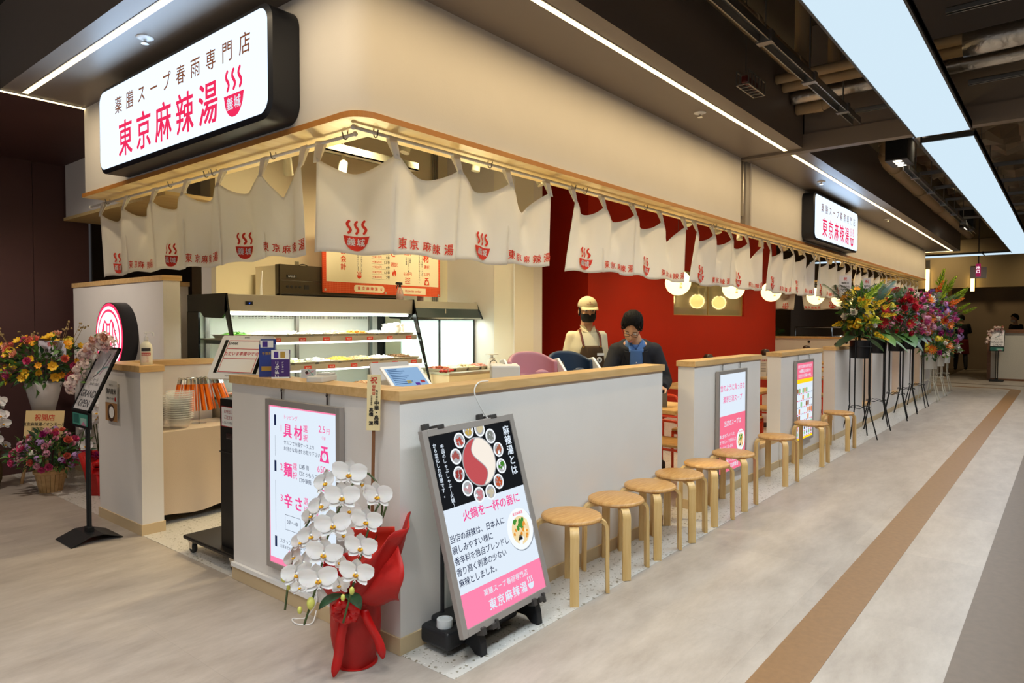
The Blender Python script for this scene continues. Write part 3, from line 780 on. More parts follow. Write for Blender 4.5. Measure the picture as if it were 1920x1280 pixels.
# ---------------------------------------------------------------- lit poster panels
PW, PH, PD = .655, .91, .028
def poster_panel(name, label, fr, draw, hooks=True, depth=PD):
    """fr: origin at the panel's bottom-left corner seen from the front"""
    t = thing(name, label, 'light panel', fr(0, 0, 0))
    fw = .032
    m = MB()
    for a in ((0, fw, 0, PH), (PW - fw, PW, 0, PH), (fw, PW - fw, 0, fw), (fw, PW - fw, PH - fw, PH)): m.box(a[0], a[1], a[2], a[3], 0, depth, fr=fr)
    m.build('frame', ALU, t, world=True, bevel=.002)
    MB().box(fw, PW - fw, fw, PH - fw, 0, depth - .008, fr=fr).build('back_plate', mat('acrylic_edge', '#bfe6ea', .2), t, world=True)
    m = MB(); m.flat([(fw, fw), (PW - fw, fw), (PW - fw, PH - fw), (fw, PH - fw)], fr, depth - .0075)
    m.build('lit_sheet', E_WHITE, t, world=True)
    draw(t, fr, depth - .006)
    if hooks:
        for u in (.13, .53):
            h = MB(); h.box(u - .006, u + .006, PH, PH + .055, .004, .008, fr=fr); h.lathe([(.010, 0), (.010, .004), (.006, .004), (.006, 0)], seg=14, fr=lambda a, b, c, u=u: fr(u + a, PH + .05 + b, .006 + c))
            h.build('hanging_clip', CHROME, t, world=True)
    return t
def rect(m, fr, u0, u1, v0, v1, w, mi=0): m.flat([(u0, v0), (u1, v0), (u1, v1), (u0, v1)], fr, w, mi)
def scale_icon(m, fr, u, v, s, w, ink, paper):
    m.flat([(u - s * .42, v + s * 1.0), (u + s * .42, v + s * 1.0), (u + s * .28, v + s * .86), (u - s * .28, v + s * .86)], fr, w, ink)
    rect(m, fr, u - s * .08, u + s * .08, v + s * .70, v + s * .88, w, ink)
    m.flat([(u - s * .34, v + s * .72), (u - s * .5, v), (u + s * .5, v), (u + s * .34, v + s * .72)], fr, w + .0002, ink)
    m.flat(circ(s * .25, 20, u, v + s * .34), fr, w + .0006, paper); rect(m, fr, u - s * .02, u + s * .02, v + s * .32, v + s * .54, w + .001, ink)
def flame_icon(m, fr, u, v, s, w, ink, paper):
    m.flat([(u, v + s), (u + s * .16, v + s * .70), (u + s * .26, v + s * .74), (u + s * .36, v + s * .35), (u + s * .2, v), (u - s * .2, v), (u - s * .36, v + s * .3), (u - s * .22, v + s * .62), (u - s * .1, v + s * .58)], fr, w, ink)
    m.flat([(u, v + s * .4), (u + s * .13, v + s * .16), (u + s * .05, v), (u - s * .07, v), (u - s * .12, v + s * .16)], fr, w + .0006, paper)
def noodle_icon(m, fr, u, v, s, w, ink):
    for k in range(4): m.strip([(u - s * .5 + s * i / 12, v + k * s * .26 + s * .05 * math.sin(i / 12 * 4 * PI)) for i in range(13)], s * .11, fr, w, ink)
def menu_poster(t, fr, w):
    m = MB()                                                        # pink edge band and foot
    for a in ((.032, .036, .032, PH - .032), (.032, PW - .032, PH - .040, PH - .032), (PW - .036, PW - .032, .032, PH - .032)): rect(m, fr, *a, w)
    rect(m, fr, .032, PW - .032, .032, .062, w); m.flat(rrect(.30, .045, .012, 4, PW / 2, .068), fr, w + .0006, 1)
    m.text(NAME, fr, PW / 2, .055, .03, 0, .01, w=w + .001, track=.045)
    m.build('pink_border', [E_PINK2, E_WHITE], t, world=True)
    m = MB()
    for k, (v, num, big) in enumerate(((.725, '1', '具材'), (.520, '2', '麺'), (.355, '3', '辛さ'))):
        m.text(num, fr, .145, v + .02, .052, 0, 0, w=w)
        for i, ch in enumerate(big): m.text(ch, fr, .205 + i * .096, v, .078, 0, .022, w=w)
        x = .205 + len(big) * .096 - .032
        m.text('選', fr, x + .0, v + .040, .040, 0, .004, w=w); m.text('択', fr, x + .0, v - .006, .040, 0, .004, w=w)
    m.text('トッピング', fr, .235, .815, .026, 0, 0, w=w)
    m.text('2.5', fr, .505, .775, .048, 0, 0, w=w); m.text('円', fr, .555, .775, .030, 0, 0, w=w)
    m.text('650', fr, .500, .575, .048, 0, 0, w=w); m.text('円', fr, .558, .575, .030, 0, 0, w=w)
    m.text('(1g)', fr, .52, .745, .020, 0, 0, w=w); m.text('(スープ・麺)', fr, .54, .545, .020, 0, 0, w=w)
    scale_icon(m, fr, .525, .63, .078, w, 0, 1); noodle_icon(m, fr, .525, .452, .075, w, 0); flame_icon(m, fr, .445, .345, .085, w, 0, 1)
    m.text('お会計', fr, .20, .082, .052, 0, .02, w=w, align='L')
    m.build('pink_lettering', [E_PINK, E_WHITE], t, world=True)
    m = MB()
    m.text('セルフで冷蔵ケースより', fr, .17, .682, .025, 0, 0, align='L', w=w); m.text('お好きな具材をお取り下さい。', fr, .17, .650, .025, 0, 0, align='L', w=w)
    for i, s_ in enumerate(('□春 雨', '□とうもろこし麺', '□中華麺')): m.text(s_, fr, .31, .572 - i * .035, .027, 0, 0, align='L', w=w)
    m.text('0辛〜4辛', fr, .245, .265, .026, 0, 0, w=w)
    for a in ((.175, .315, .23, .232), (.175, .315, .308, .31), (.175, .177, .23, .31), (.313, .315, .23, .31)): rect(m, fr, *a, w)
    for i, s_ in enumerate(('4.5辛', '5辛', '5.5辛', '6辛', '6.5辛', '7辛')):
        m.text(s_, fr, .36 + (i % 2) * .13, .283 - (i // 2) * .034, .026, 0, 0, align='L', w=w)
    m.text('スタッフが出来上がりを', fr, .13, .155, .026, 0, 0, align='L', w=w); m.text('お席までお持ちします', fr, .13, .128, .020, 0, 0, align='L', w=w)
    for v in (.80, .555, .15): rect(m, fr, .078, .098, v - .028, v + .03, w)
    rect(m, fr, .087, .089, .61, .72, w); rect(m, fr, .087, .089, .21, .48, w)
    m.build('navy_lettering', E_NAVY, t, world=True)
poster_panel('menu_light_panel', 'lit white menu panel with pink lettering on the side of the corner counter', Frame((-.006, 1.049, .178), (0, -1, 0), (0, 0, 1)), menu_poster)
def soup_poster(t, fr, w):
    m = MB(); rect(m, fr, .032, PW - .032, .032, .52, w); m.build('pink_field', emat('lit_rose_field', '#f5738f', .95), t, world=True)
    m = MB(); m.text('雪のように真っ白な', fr, PW / 2, .735, .062, 0, .004, w=w); m.text('濃厚白湯スープ', fr, PW / 2, .635, .062, 0, .004, w=w); m.build('pink_lettering', E_PINK, t, world=True)
    m = MB(); w2 = w + .0008
    m.text('当店のスープは', fr, PW / 2, .43, .055, 0, .01, w=w2)
    for i, s_ in enumerate(('鶏と豚をブレンドした', 'ガラをじっくり煮込んだ', '雪のように真っ白な', '濃厚白湯スープです。')): m.text(s_, fr, .045, .335 - .05 * i, .033, 0, .01, align='L', w=w2)
    m.text(TOP, fr, PW / 2, .108, .032, 0, .01, w=w2); m.text(NAME, fr, PW / 2 + .02, .056, .046, 0, .01, w=w2)
    m.build('white_lettering', E_WHITE, t, world=True)
    bowl_picture(t, fr, .515, .27, .098, w2)
def bowl_picture(t, fr, u, v, r, w):
    m = MB(); m.flat(circ(r * 1.02, 32, u + r * .03, v - r * .04), fr, w, 1); m.flat(circ(r, 32, u, v), fr, w + .0005, 0); m.flat(circ(r * .68, 28, u, v - r * .06), fr, w + .001, 2)
    q = random.Random(4)
    for i in range(46):
        a, d = q.uniform(0, 2 * PI), r * .6 * math.sqrt(q.random()); s_ = r * q.uniform(.06, .15)
        x, y = u + d * math.cos(a), v - r * .06 + d * math.sin(a)
        c = 3 if y > v + r * .02 and x < u + r * .3 else q.choice((4, 4, 2, 0, 5))
        m.flat([(x + s_ * math.cos(k * PI / 3 + a) * q.uniform(.7, 1.2), y + s_ * math.sin(k * PI / 3 + a)) for k in range(6)], fr, w + .0015 + i * 1e-5, c)
    for k in range(3): m.flat([(u - r * .35 + k * r * .1, v - r * .5), (u - r * .2 + k * r * .1, v - r * .52), (u - r * .15 + k * r * .08, v - r * .22)], fr, w + .0022, 6)
    m.text(NAME, fr, u, v + r * .70, r * .16, 7, .01, w=w + .0024)
    m.build('soup_bowl_picture', [E_PLATE, E_GREY, emat('lit_broth', '#f0d9a8', .95), emat('lit_green', '#4d9a3e', .8), emat('lit_orange', '#eb9a3a', .9), emat('lit_cream', '#f6e7b4', 1.), E_DARK, E_RED], t, world=True)
poster_panel('soup_light_panel', 'lit soup panel, white above rose pink, on the half wall past the passage', Frame((3.488, -.006, .178), (1, 0, 0), (0, 0, 1)), soup_poster)
def shelf_poster(t, fr, w):
    m = MB(); rect(m, fr, .032, PW - .032, .70, PH - .032, w); m.build('pink_field', emat('lit_rose_field', '#f5738f', .95), t, world=True)
    m = MB(); rect(m, fr, .032, PW - .032, .655, .70, w); rect(m, fr, .032, PW - .032, .032, .055, w); m.build('yellow_band', [E_YEL], t, world=True)
    m = MB()
    for i, s_ in enumerate(('お好きな具材をお好きなだけ', '40種類以上の具材から', '自分だけの至福の一杯を。')): m.text(s_, fr, PW / 2, .825 - i * .052, .042 if i else .04, 0, .012, w=w + .0008)
    m.build('white_lettering', E_WHITE, t, world=True)
    q = random.Random(9); mats = [emat('lit_shelf_pale', '#dfeaf0', 1.), emat('lit_shelf_green', '#8cc57e', .9), emat('lit_shelf_brown', '#a56a44', .8), emat('lit_shelf_orange', '#e58e56', .9), E_GREY, E_RED, E_DARK]
    m = MB()
    for r_ in range(5):
        v = .60 - r_ * .075
        for k in range(9):
            u = .04 + k * .064
            m.flat([(u, v - .05 + u * .0), (u + .056, v - .055), (u + .06, v - .005), (u + .006, v)], fr, w + .0002, q.choice((0, 0, 1, 2, 3, 0)))
            m.flat([(u + .01, v - .064), (u + .05, v - .066), (u + .05, v - .057), (u + .01, v - .055)], fr, w + .0004, q.choice((5, 4)))
    for r_ in range(3):
        for k in range(7):
            u, v = .075 + k * .084, .205 - r_ * .055
            m.flat(circ(.020, 12, u, v), fr, w + .0004, q.choice((1, 2, 3, 6))); m.flat([(u - .02, v - .034), (u + .02, v - .034), (u + .02, v - .026), (u - .02, v - .026)], fr, w + .0004, 5)
    m.build('shelf_picture', mats, t, world=True)
poster_panel('shelf_light_panel', 'lit panel with a food shelf picture under a pink field, second half wall', Frame((5.588, -.006, .178), (1, 0, 0), (0, 0, 1)), shelf_poster)
def hotpot_poster(t, fr, w):
    m = MB(); rect(m, fr, .032, PW - .032, .545, PH - .032, w); m.build('black_field', emat('lit_slate', '#33363b', .30), t, world=True)
    m = MB(); rect(m, fr, .032, PW - .032, .032, .175, w); m.build('pink_field', E_PINK2, t, world=True)
    m = MB(); cu, cv = .335, .715
    q = random.Random(2)
    foods = ('#c4554a', '#d8b65a', '#e2d2a8', '#8c8f88', '#b5694f', '#4d9136', '#cf5f3c', '#dcd2b4', '#d98a92', '#d8a9ae', '#a8433f', '#b5615c')
    fm = [E_PLATE] + [emat('lit_food' + h, h, .75) for h in foods] + [emat('lit_red_soup', '#cf5a5e', .8), emat('lit_white_soup', '#efe6da', 1.0), emat('lit_pot_rim', '#b9babd', .8)]
    for k in range(12):
        a = R(90 - k * 30 + 12); u, v = cu + .158 * math.cos(a), cv + .158 * math.sin(a)
        m.flat(circ(.037, 22, u, v), fr, w + .0004, 0); m.flat(circ(.029, 18, u, v), fr, w + .0008, 15)
        for i in range(16):
            aa, d = q.uniform(0, 2 * PI), .021 * math.sqrt(q.random()); x, y = u + d * math.cos(aa), v + d * math.sin(aa)
            m.flat([(x + .0085 * math.cos(j * PI / 2.5 + aa) * q.uniform(.6, 1.2), y + .0085 * math.sin(j * PI / 2.5 + aa)) for j in range(5)], fr, w + .0010 + i * 1e-5, 1 + (k + 1) % 12 if i % 4 else q.choice((1 + (k + 1) % 12, 0)))
    m.flat(circ(.118, 40, cu, cv), fr, w + .0012, 15); m.flat(circ(.112, 40, cu, cv), fr, w + .0015, 13)
    half = [(cu + .112 * math.cos(R(90 - 180 * i / 20)), cv + .112 * math.sin(R(90 - 180 * i / 20))) for i in range(21)]
    ss = [(cu + .042 * math.sin(PI * 2 * i / 14), cv - .112 + .224 * i / 14) for i in range(15)]
    m.flat(half + ss, fr, w + .0018, 14); m.strip(ss, .005, fr, w + .002, 15)
    m.build('hotpot_picture', fm, t, world=True)
    m = MB(); w2 = w + .0008
    m.text('麻辣湯とは', fr, .578, .815, .050, 0, .02, w=w2, vertical=True, gap=1.02)
    m.text('中国のしゃぶしゃぶ（火鍋）', fr, .108, .815, .0225, 0, .012, w=w2, vertical=True, gap=1.0)
    m.text('から変化した料理です。', fr, .062, .825, .0225, 0, .012, w=w2, vertical=True, gap=1.0)
    m.text(TOP, fr, .345, .128, .031, 0, .01, w=w2, track=.033); 
    for i, ch in enumerate(NAME): m.text(ch, fr, .225 + i * .058, .060, .052, 0, .02, w=w2)
    bowl_logo(m, fr, .515, .085, .05, 0, None, w2)
    m.build('white_lettering', E_WHITE, t, world=True)
    m = MB(); m.text('火鍋を一杯の器に', fr, PW / 2 + .03, .475, .053, 0, .012, w=w2); m.build('pink_lettering', E_PINK, t, world=True)
    m = MB()
    for i, s_ in enumerate(('当店の麻辣は、日本人に', '親しみやすい様に', '香辛料を独自ブレンドし', '香り高く刺激の少ない', '麻辣としました。')): m.text(s_, fr, .042, .40 - .048 * i, .0375, 0, .008, align='L', w=w2, sx=.93)
    m.build('navy_lettering', E_NAVY, t, world=True)
    bowl_picture(t, fr, .525, .345, .10, w2)
bl, br_, tl = V((.072, -.298, .132)), V((.722, -.285, .142)), V((.118, -.058, 1.004))
fa = Frame(bl, br_ - bl, (tl - bl) - (br_ - bl) * ((tl - bl).dot(br_ - bl) / (br_ - bl).length_squared))
t = poster_panel('standing_light_panel', 'lit hotpot poster panel leaning on a black base at the front corner', fa, hotpot_poster, hooks=False)
m = MB()
for u in (.12, .50):
    m.box(u - .022, u + .022, PH - .006, PH + .014, -.03, .032, fr=fa); m.box(u - .012, u + .012, -.022, .012, -.004, PD + .014, fr=fa)
for u in (.12, .50): m.box(u - .05, u - .02, PH + .0, PH + .03, -.05, -.02, fr=fa)
for u in (.20, .56): m.box(u - .022, u + .022, -.022, .004, -.03, PD + .012, fr=fa); m.box(u + .006, u + .022, -.03, .016, PD, PD + .014, fr=fa)
m.build('clamp', mat('black_grey_clamp', '#4b4846', .4, .4), t, world=True, bevel=.003)
# its stand: water weight base with bent black feet
t = thing('panel_stand', 'black plastic stand with water tank and white screw cap under the hotpot panel', 'stand', (.38, -.15, 0))
BP = mat('black_plastic', '#1c1d20', .5)
MB().box(.10, .60, -.20, -.018, .030, .118).box(.16, .50, -.15, -.02, .10, .140).build('water_tank', BP, t, world=True, bevel=.026, seg=4)
m = MB().lathe([(.034, .112), (.037, .118), (.036, .152), (.024, .154), (.022, .149), (0, .148)], (.150, -.13, 0), 24); m.build('screw_cap', mat('milky_plastic', '#cfd4d6', .4), t, 'auto', world=True)
for x in (.215, .63):
    fp = [(-.30, 0), (-.26, 0), (-.22, .03), (-.10, .035), (-.02, .03), (-.012, .0), (.0, .0), (.0, .09), (-.17, .10), (-.225, .155), (-.262, .17), (-.277, .11), (-.292, .06)]
    MB().prism([(y, z) for y, z in fp], Frame((x + .018, 0, 0), (0, 1, 0), (0, 0, 1)), -.018, .018).build('foot', BP, t, world=True, bevel=.004)
MB().box(.20, .65, -.075, -.045, .05, .085).build('crossbar', BP, t, world=True, bevel=.01)
m = MB()
for x in (.215, .63): m.tube([(x, -.05, .08), (x, -.05, .55), (x + .0, -.06, .95)], .010, 8)
m.build('upright', BP, t, world=True)
# cables
GC = mat('white_cable', '#e4e2de', .5)
tag(MB().tube(smooth_path([(.62, .02, 1.196), (.50, -.02, 1.197), (.45, -.04, 1.15), (.50, -.055, 1.05), (.56, -.058, .98), (.52, -.06, .9)], 8), .0035, 8).build('power_cable', GC, smooth=True), 'thin white cable running from the counter top to the hotpot panel', 'cable')
tag(MB().tube(smooth_path([(-.012, .62, .16), (-.03, .60, .09), (-.05, .66, .004), (-.10, .70, .004), (-.12, .63, .004), (-.07, .58, .004), (-.028, .60, .05)], 8), .0035, 8).build('power_cable', GC, smooth=True), 'white cable loop on the floor below the menu panel', 'cable')
# ---------------------------------------------------------------- refrigerated case with shelves of ingredients
CX0, CX1 = .86, 2.95
def fy(z): return 3.13 - .27 * (1.73 - z) / .9          # slanted front plane
GLASS = mat('clear_glass', '#f3fbf8', .02, trans=1., ior=1.02, spec=.4, alpha=.22)
t = thing('refrigerated_case', 'tall lit refrigerated case with three shelves of ingredient trays', 'refrigerated case', (1.9, 3.4, 0))
FROST = mat('white_liner', '#eef4ee', .5)
MB().box(CX0, CX1, 2.86, 3.82, .04, .80).build('base_cabinet', mat('case_beige', '#cfc4ae', .5), t, world=True, bevel=.005)
MB().box(CX0, CX1, 3.72, 3.82, .80, 1.60).build('back_panel', FROST, t, world=True)
MB().box(CX0 + .02, CX1 - .02, 2.90, 3.72, .80, .83).build('deck', FROST, t, world=True)
m = MB(); m.add([(x, y, z) for x in (CX0 + .01, CX1 - .01) for y, z in ((3.13, 1.735), (3.14, 1.59), (3.82, 1.59), (3.82, 1.735))], [(0, 1, 2, 3), (7, 6, 5, 4), (0, 4, 5, 1), (1, 5, 6, 2), (2, 6, 7, 3), (3, 7, 4, 0)])
m.build('steel_canopy', STEEL, t, world=True, bevel=.004)
m = MB()
for x in (CX0, CX1):
    a, b = (x - .008, x + .008)
    def slab(pts):
        m.add([(xx, y, z) for xx in (a, b) for y, z in pts], [tuple(range(len(pts)))[::-1], tuple(len(pts) + i for i in range(len(pts)))] + [(i, (i + 1) % len(pts), len(pts) + (i + 1) % len(pts), len(pts) + i) for i in range(len(pts))])
    slab([(3.125, 1.74), (3.80, 1.74), (3.80, 1.585), (3.56, 1.585), (3.50, 1.54), (3.20, 1.53), (3.095, 1.60)])
    slab([(fy(1.74), 1.74), (fy(.82), .82), (fy(.82) + .012, .82), (fy(1.70) + .03, 1.60)])
    slab([(3.60, 1.59), (3.81, 1.59), (3.81, .5), (3.60, .5)])
m.build('black_side_frame', BLACKG, t, world=True)
m = MB()
for x in (CX0, CX1):
    m.add([(x, fy(1.58) + .01, 1.58), (x, 3.6, 1.58), (x, 3.6, .82), (x, fy(.82) + .01, .82)], [(0, 1, 2, 3)])
m.build('side_glass', GLASS, t, world=True, solid=.004)
m = MB()
for x in (CX0 + .12, 1.90, CX1 - .12): m.box(x - .018, x + .018, 3.69, 3.722, .83, 1.585)
o = m.build('slotted_upright', GALV, t, world=True)
m = MB()
for z in (1.548, 1.345, 1.10):
    for k in range(58):
        x = CX0 + .1 + k * .033
        if k % 10 in (9,): continue
        m.box(x, x + .022, 3.716, 3.7195, z, z + .006); m.box(x, x + .022, 3.716, 3.7195, z - .014, z - .008)
m.build('vent_slot', DKGREY, t, world=True)
E_TUBE = emat('case_tube', '#f2fff2', 8.5)
SH = [(1.355, fy(1.36) + .03), (1.105, fy(1.10) + .03), (.855, fy(.86) + .03)]
TAGR = mat('red_price_tag', '#c43a2c', .6)
for k, (z, y0) in enumerate(SH):
    s_ = MB().box(CX0 + .03, CX1 - .03, y0 + .02, 3.70, z - .012, z).box(CX0 + .03, CX1 - .03, y0, y0 + .022, z - .035, z + .012)
    o = s_.build('shelf', STEEL, t, world=True)
    for i in range(8):
        x = CX0 + .16 + i * .255
        mm = MB().box(x - .036, x + .036, y0 - .004, y0, z - .030, z + .002, 0); mm.text('税込円', Frame((x, y0 - .0045, z - .022), (1, 0, 0), (0, 0, 1)), 0, 0, .016, 1, 0)
        mm.build('price_tag', [TAGR, WHITEP], o, world=True)
    if k < 2: MB().cyl((CX0 + .06, y0 + .05, z - .045), (CX1 - .06, y0 + .05, z - .045), .009, seg=8).build('light_tube', E_TUBE, o, world=True)
    for xx in (CX0 + .1, CX1 - .1): MB().box(xx - .004, xx + .004, y0 + .1, 3.70, z - .05, z - .012).build('shelf_bracket', GALV, o, world=True)
MB().cyl((CX0 + .05, 3.17, 1.572), (CX1 - .05, 3.17, 1.572), .012, seg=8).build('light_tube', E_TUBE, t, world=True)
area('case_light', (1.9, 3.22, 1.56), 1.95, 11, (.95, 1, .93), size_y=.05)
area('case_light', (1.9, 3.12, 1.31), 1.95, 6, (.95, 1, .93), size_y=.05)
area('case_light', (1.9, 3.05, 1.06), 1.95, 6, (.95, 1, .93), size_y=.05)
m = MB().box(1.035, 1.095, 3.126, 3.132, 1.645, 1.675, 0).box(1.045, 1.083, 3.1245, 3.1265, 1.652, 1.668, 1)
m.text('3F', Frame((1.064, 3.124, 1.654), (1, 0, 0), (0, 0, 1)), 0, 0, .014, 2)
m.build('temperature_display', [BLACK, mat('dark_blue_display', '#0a1a4a', .2), emat('blue_digits', '#3d6dff', 2.5)], t, world=True)
# trays with food
FOODS = {'leafy greens': ('#5f9a2c', 'leaf'), 'white mushrooms': ('#efeadc', 'lump'), 'white bean sprouts': ('#f1efe2', 'stick'), 'white fish cakes': ('#f2efe8', 'slice'), 'cream tofu skin': ('#eee2bf', 'slice'), 'orange carrot strips': ('#e08a38', 'stick'), 'packed white noodles': ('#f3f3f0', 'lump'), 'bagged white dumplings': ('#f4f2ea', 'bag'),
         'green bok choy': ('#77ad3c', 'bigleaf'), 'yellow fried tofu': ('#dca53e', 'stick'), 'pale cabbage': ('#e6ecc8', 'slice'), 'white radish slices': ('#f2f1ea', 'slice'), 'yellow corn pieces': ('#e6be4a', 'lump'), 'tan meat balls': ('#d7b78a', 'lump'), 'white quail eggs': ('#f1ece2', 'lump'), 'brown seaweed': ('#7b5a38', 'stick'),
         'reddish sausage slices': ('#c06a48', 'slice'), 'pink crab sticks': ('#e5a596', 'stick'), 'white rice cakes': ('#f4f1e8', 'stick'), 'pale lotus root': ('#e9dfc6', 'slice'), 'tan potato slices': ('#dfcd9a', 'slice'), 'brown mushrooms': ('#9a7048', 'lump'), 'green lettuce': ('#93c44c', 'bigleaf'), 'white squid rings': ('#f1ece6', 'lump')}
def food_mesh(kind, w, d, seed, h=.05):
    q = random.Random(seed); mb = MB()
    mb.grid(lambda u, v: V(((u - .5) * w, (v - .5) * d, .012 + h * .7 * math.sin(PI * u) ** .7 * math.sin(PI * v) ** .7)), 8, 8)
    n = {'leaf': 120, 'bigleaf': 26, 'bag': 18, 'stick': 60, 'slice': 55, 'lump': 60}[kind]
    for i in range(n):
        x, y = q.uniform(-.44, .44) * w, q.uniform(-.44, .44) * d
        z = .014 + h * .75 * math.cos(PI * x / w) ** .7 * math.cos(PI * y / d) ** .7
        M = Matrix.Rotation(q.uniform(0, 6.28), 3, 'Z') @ Matrix.Rotation(q.uniform(-.7, .7), 3, 'X') @ Matrix.Rotation(q.uniform(-.4, .4), 3, 'Y')
        if kind == 'lump': mb.ell((x, y, z), (.016 * q.uniform(.7, 1.2), .016 * q.uniform(.7, 1.2), .013), 6, 0, M)
        elif kind == 'stick': mb.tube([V((x, y, z)) + M @ V((-.028, 0, 0)), V((x, y, z + .004)) + M @ V((.028, 0, 0))], .0065, 5)
        elif kind == 'slice': mb.lathe([(.02 * q.uniform(.7, 1.1), -.002), (.02, .002)], seg=7, fr=lambda a, b, c: V((x, y, z + .003)) + M @ V((a, b, c)))
        elif kind == 'bag':
            mb.ell((x, y, z + .02), (.035, .03, .04 * q.uniform(.8, 1.4)), 8, 0, M); mb.lathe([(.008, .03), (.03, .075)], (x, y, z), 7)
        else:
            s_ = .022 if kind == 'leaf' else .07
            mb.add([V((x, y, z)) + M @ V(p) for p in ((-s_, 0, 0), (0, -s_ * .45, s_ * .2), (s_, 0, .35 * s_), (0, s_ * .45, s_ * .2))], [(0, 1, 2), (0, 2, 3)])
    return mb
def tray(x, y, z, w, d, fname, seed, where, group, h=.05):
    c, k = FOODS[fname]
    t = thing('food_tray', '%s in a shallow steel tray, %s' % (fname, where), 'food tray', (x, y, z), 0, None)
    mb = MB(); a, b = w / 2, d / 2; a2, b2 = a * .84, b * .88; H = .034
    V8 = [(-a2, -b2, 0), (a2, -b2, 0), (a2, b2, 0), (-a2, b2, 0), (-a, -b, H), (a, -b, H), (a, b, H), (-a, b, H)]
    mb.add(V8, [(3, 2, 1, 0), (0, 1, 5, 4), (1, 2, 6, 5), (2, 3, 7, 6), (3, 0, 4, 7)])
    mb.add([(-a - .008, -b - .008, H), (a + .008, -b - .008, H), (a + .008, b + .008, H), (-a - .008, b + .008, H)] + V8[4:], [(0, 1, 5, 4), (1, 2, 6, 5), (2, 3, 7, 6), (3, 0, 4, 7)])
    mb.build('tray', STEEL, t, solid=.0015)
    food_mesh(k, w * .86, d * .88, seed, h).build('food', mat('food ' + fname, c, .5, noise=.18, nscale=60), t, k in ('lump', 'bag'))
    return t
names = list(FOODS); SHN = ('top', 'middle', 'bottom')
for k, (z, y0) in enumerate(SH):
    for i in range(8):
        nm = names[k * 8 + i]
        tray(CX0 + .165 + i * .253, y0 + .23, z, .232, .40, nm, k * 10 + i, SHN[k] + ' shelf of the refrigerated case', 'trays in the refrigerated case', .075 if FOODS[nm][1] in ('bag', 'bigleaf') else .05)
# lower white bin row of the deck, two spray bottles on top
SPB = mat('clear_bottle', '#dfe3e2', .1, trans=.6, alpha=.55)
def spray(x, y, label):
    t = thing('spray_bottle', label, 'spray bottle', (x, y, 1.736), R(8))
    MB().lathe([(.036, 0), (.040, .01), (.040, .05), (.030, .10), (.016, .125), (.015, .135)], seg=20).build('bottle', SPB, t, True)
    MB().lathe([(.034, .004), (.036, .04), (.030, .06)], seg=16).build('liquid', mat('bottle_print', '#b58f8f', .4), t, True)
    MB().cyl((0, 0, .133), (0, 0, .160), .016, .012, 12).box(-.055, .03, -.012, .012, .158, .185).box(-.064, -.05, -.007, .007, .165, .178).tube([(-.03, 0, .16), (-.05, 0, .135), (-.055, 0, .115)], .006, 6).build('trigger_head', BLACK, t, bevel=.004)
spray(2.82, 3.2, 'clear spray bottle with black trigger head on the refrigerated case, before the noodle icon')
spray(3.27, 3.37, 'clear spray bottle with black trigger head on the canopy of the topping case')
# condensing unit on top
t = thing('cooling_unit', 'dark bronze cooling unit with stainless side on top of the refrigerated case', 'cooling unit', (2.2, 3.5, 1.736))
MB().box(1.50, 2.9, 3.36, 3.78, 1.736, 2.03).build('housing', STEEL, t, world=True, bevel=.004)
BR = mat('bronze_panel', '#5a5040', .35, .6)
m = MB().box(1.49, 2.91, 3.345, 3.36, 1.89, 2.035).box(1.49, 2.91, 3.345, 3.36, 1.765, 1.885).box(1.49, 1.505, 3.34, 3.42, 1.745, 2.035)
m.build('front_panel', BR, t, world=True)
m = MB().box(1.56, 1.66, 3.338, 3.345, 1.915, 1.94, 0); m.text('GALILEI', Frame((1.61, 3.337, 1.919), (1, 0, 0), (0, 0, 1)), 0, 0, .022, 1, .01); m.build('name_plate', [BLACK, WHITEP], t, world=True)
m = MB()
for k in range(4): m.lathe([(.014, 0), (.012, .006)], seg=12, fr=Frame((1.57 + k * .045, 3.345, 1.83), (1, 0, 0), (0, 0, 1)))
m.box(1.75, 1.80, 3.34, 3.345, 1.81, 1.85); m.build('control', DKGREY, t, world=True)
MB().box(1.49, 2.91, 3.35, 3.40, 1.745, 1.762).build('vent_grille', BLACK, t, world=True)
o = MB().box(1.98, 2.03, 3.852, 3.858, 2.03, 2.12).build('wall_socket', mat('socket_grey', '#8f8870', .5), bevel=.003); tag(o, 'grey wall socket with black plug behind the cooling unit', 'socket')
MB().tube(smooth_path([(2.0, 3.84, 2.075), (2.05, 3.80, 2.09), (2.14, 3.79, 2.05), (2.22, 3.79, 2.0)], 6), .005, 6).build('plug_cable', BLACK, o, True)
o = MB(); 
for i, (dx, dz) in enumerate(((0, .20), (.012, .19), (.022, .21), (.034, .2))): o.tube(smooth_path([(1.40 + dx * .6, 3.52, 1.737), (1.41 + dx * .2, 3.53, 1.83), (1.425, 3.53, 1.737 + dz + .03)], 4), .006, 5)
tag(o.build('white_cord_bundle', WHITEP, smooth=True), 'white cords hanging at the shiny side of the cooling unit', 'cord')
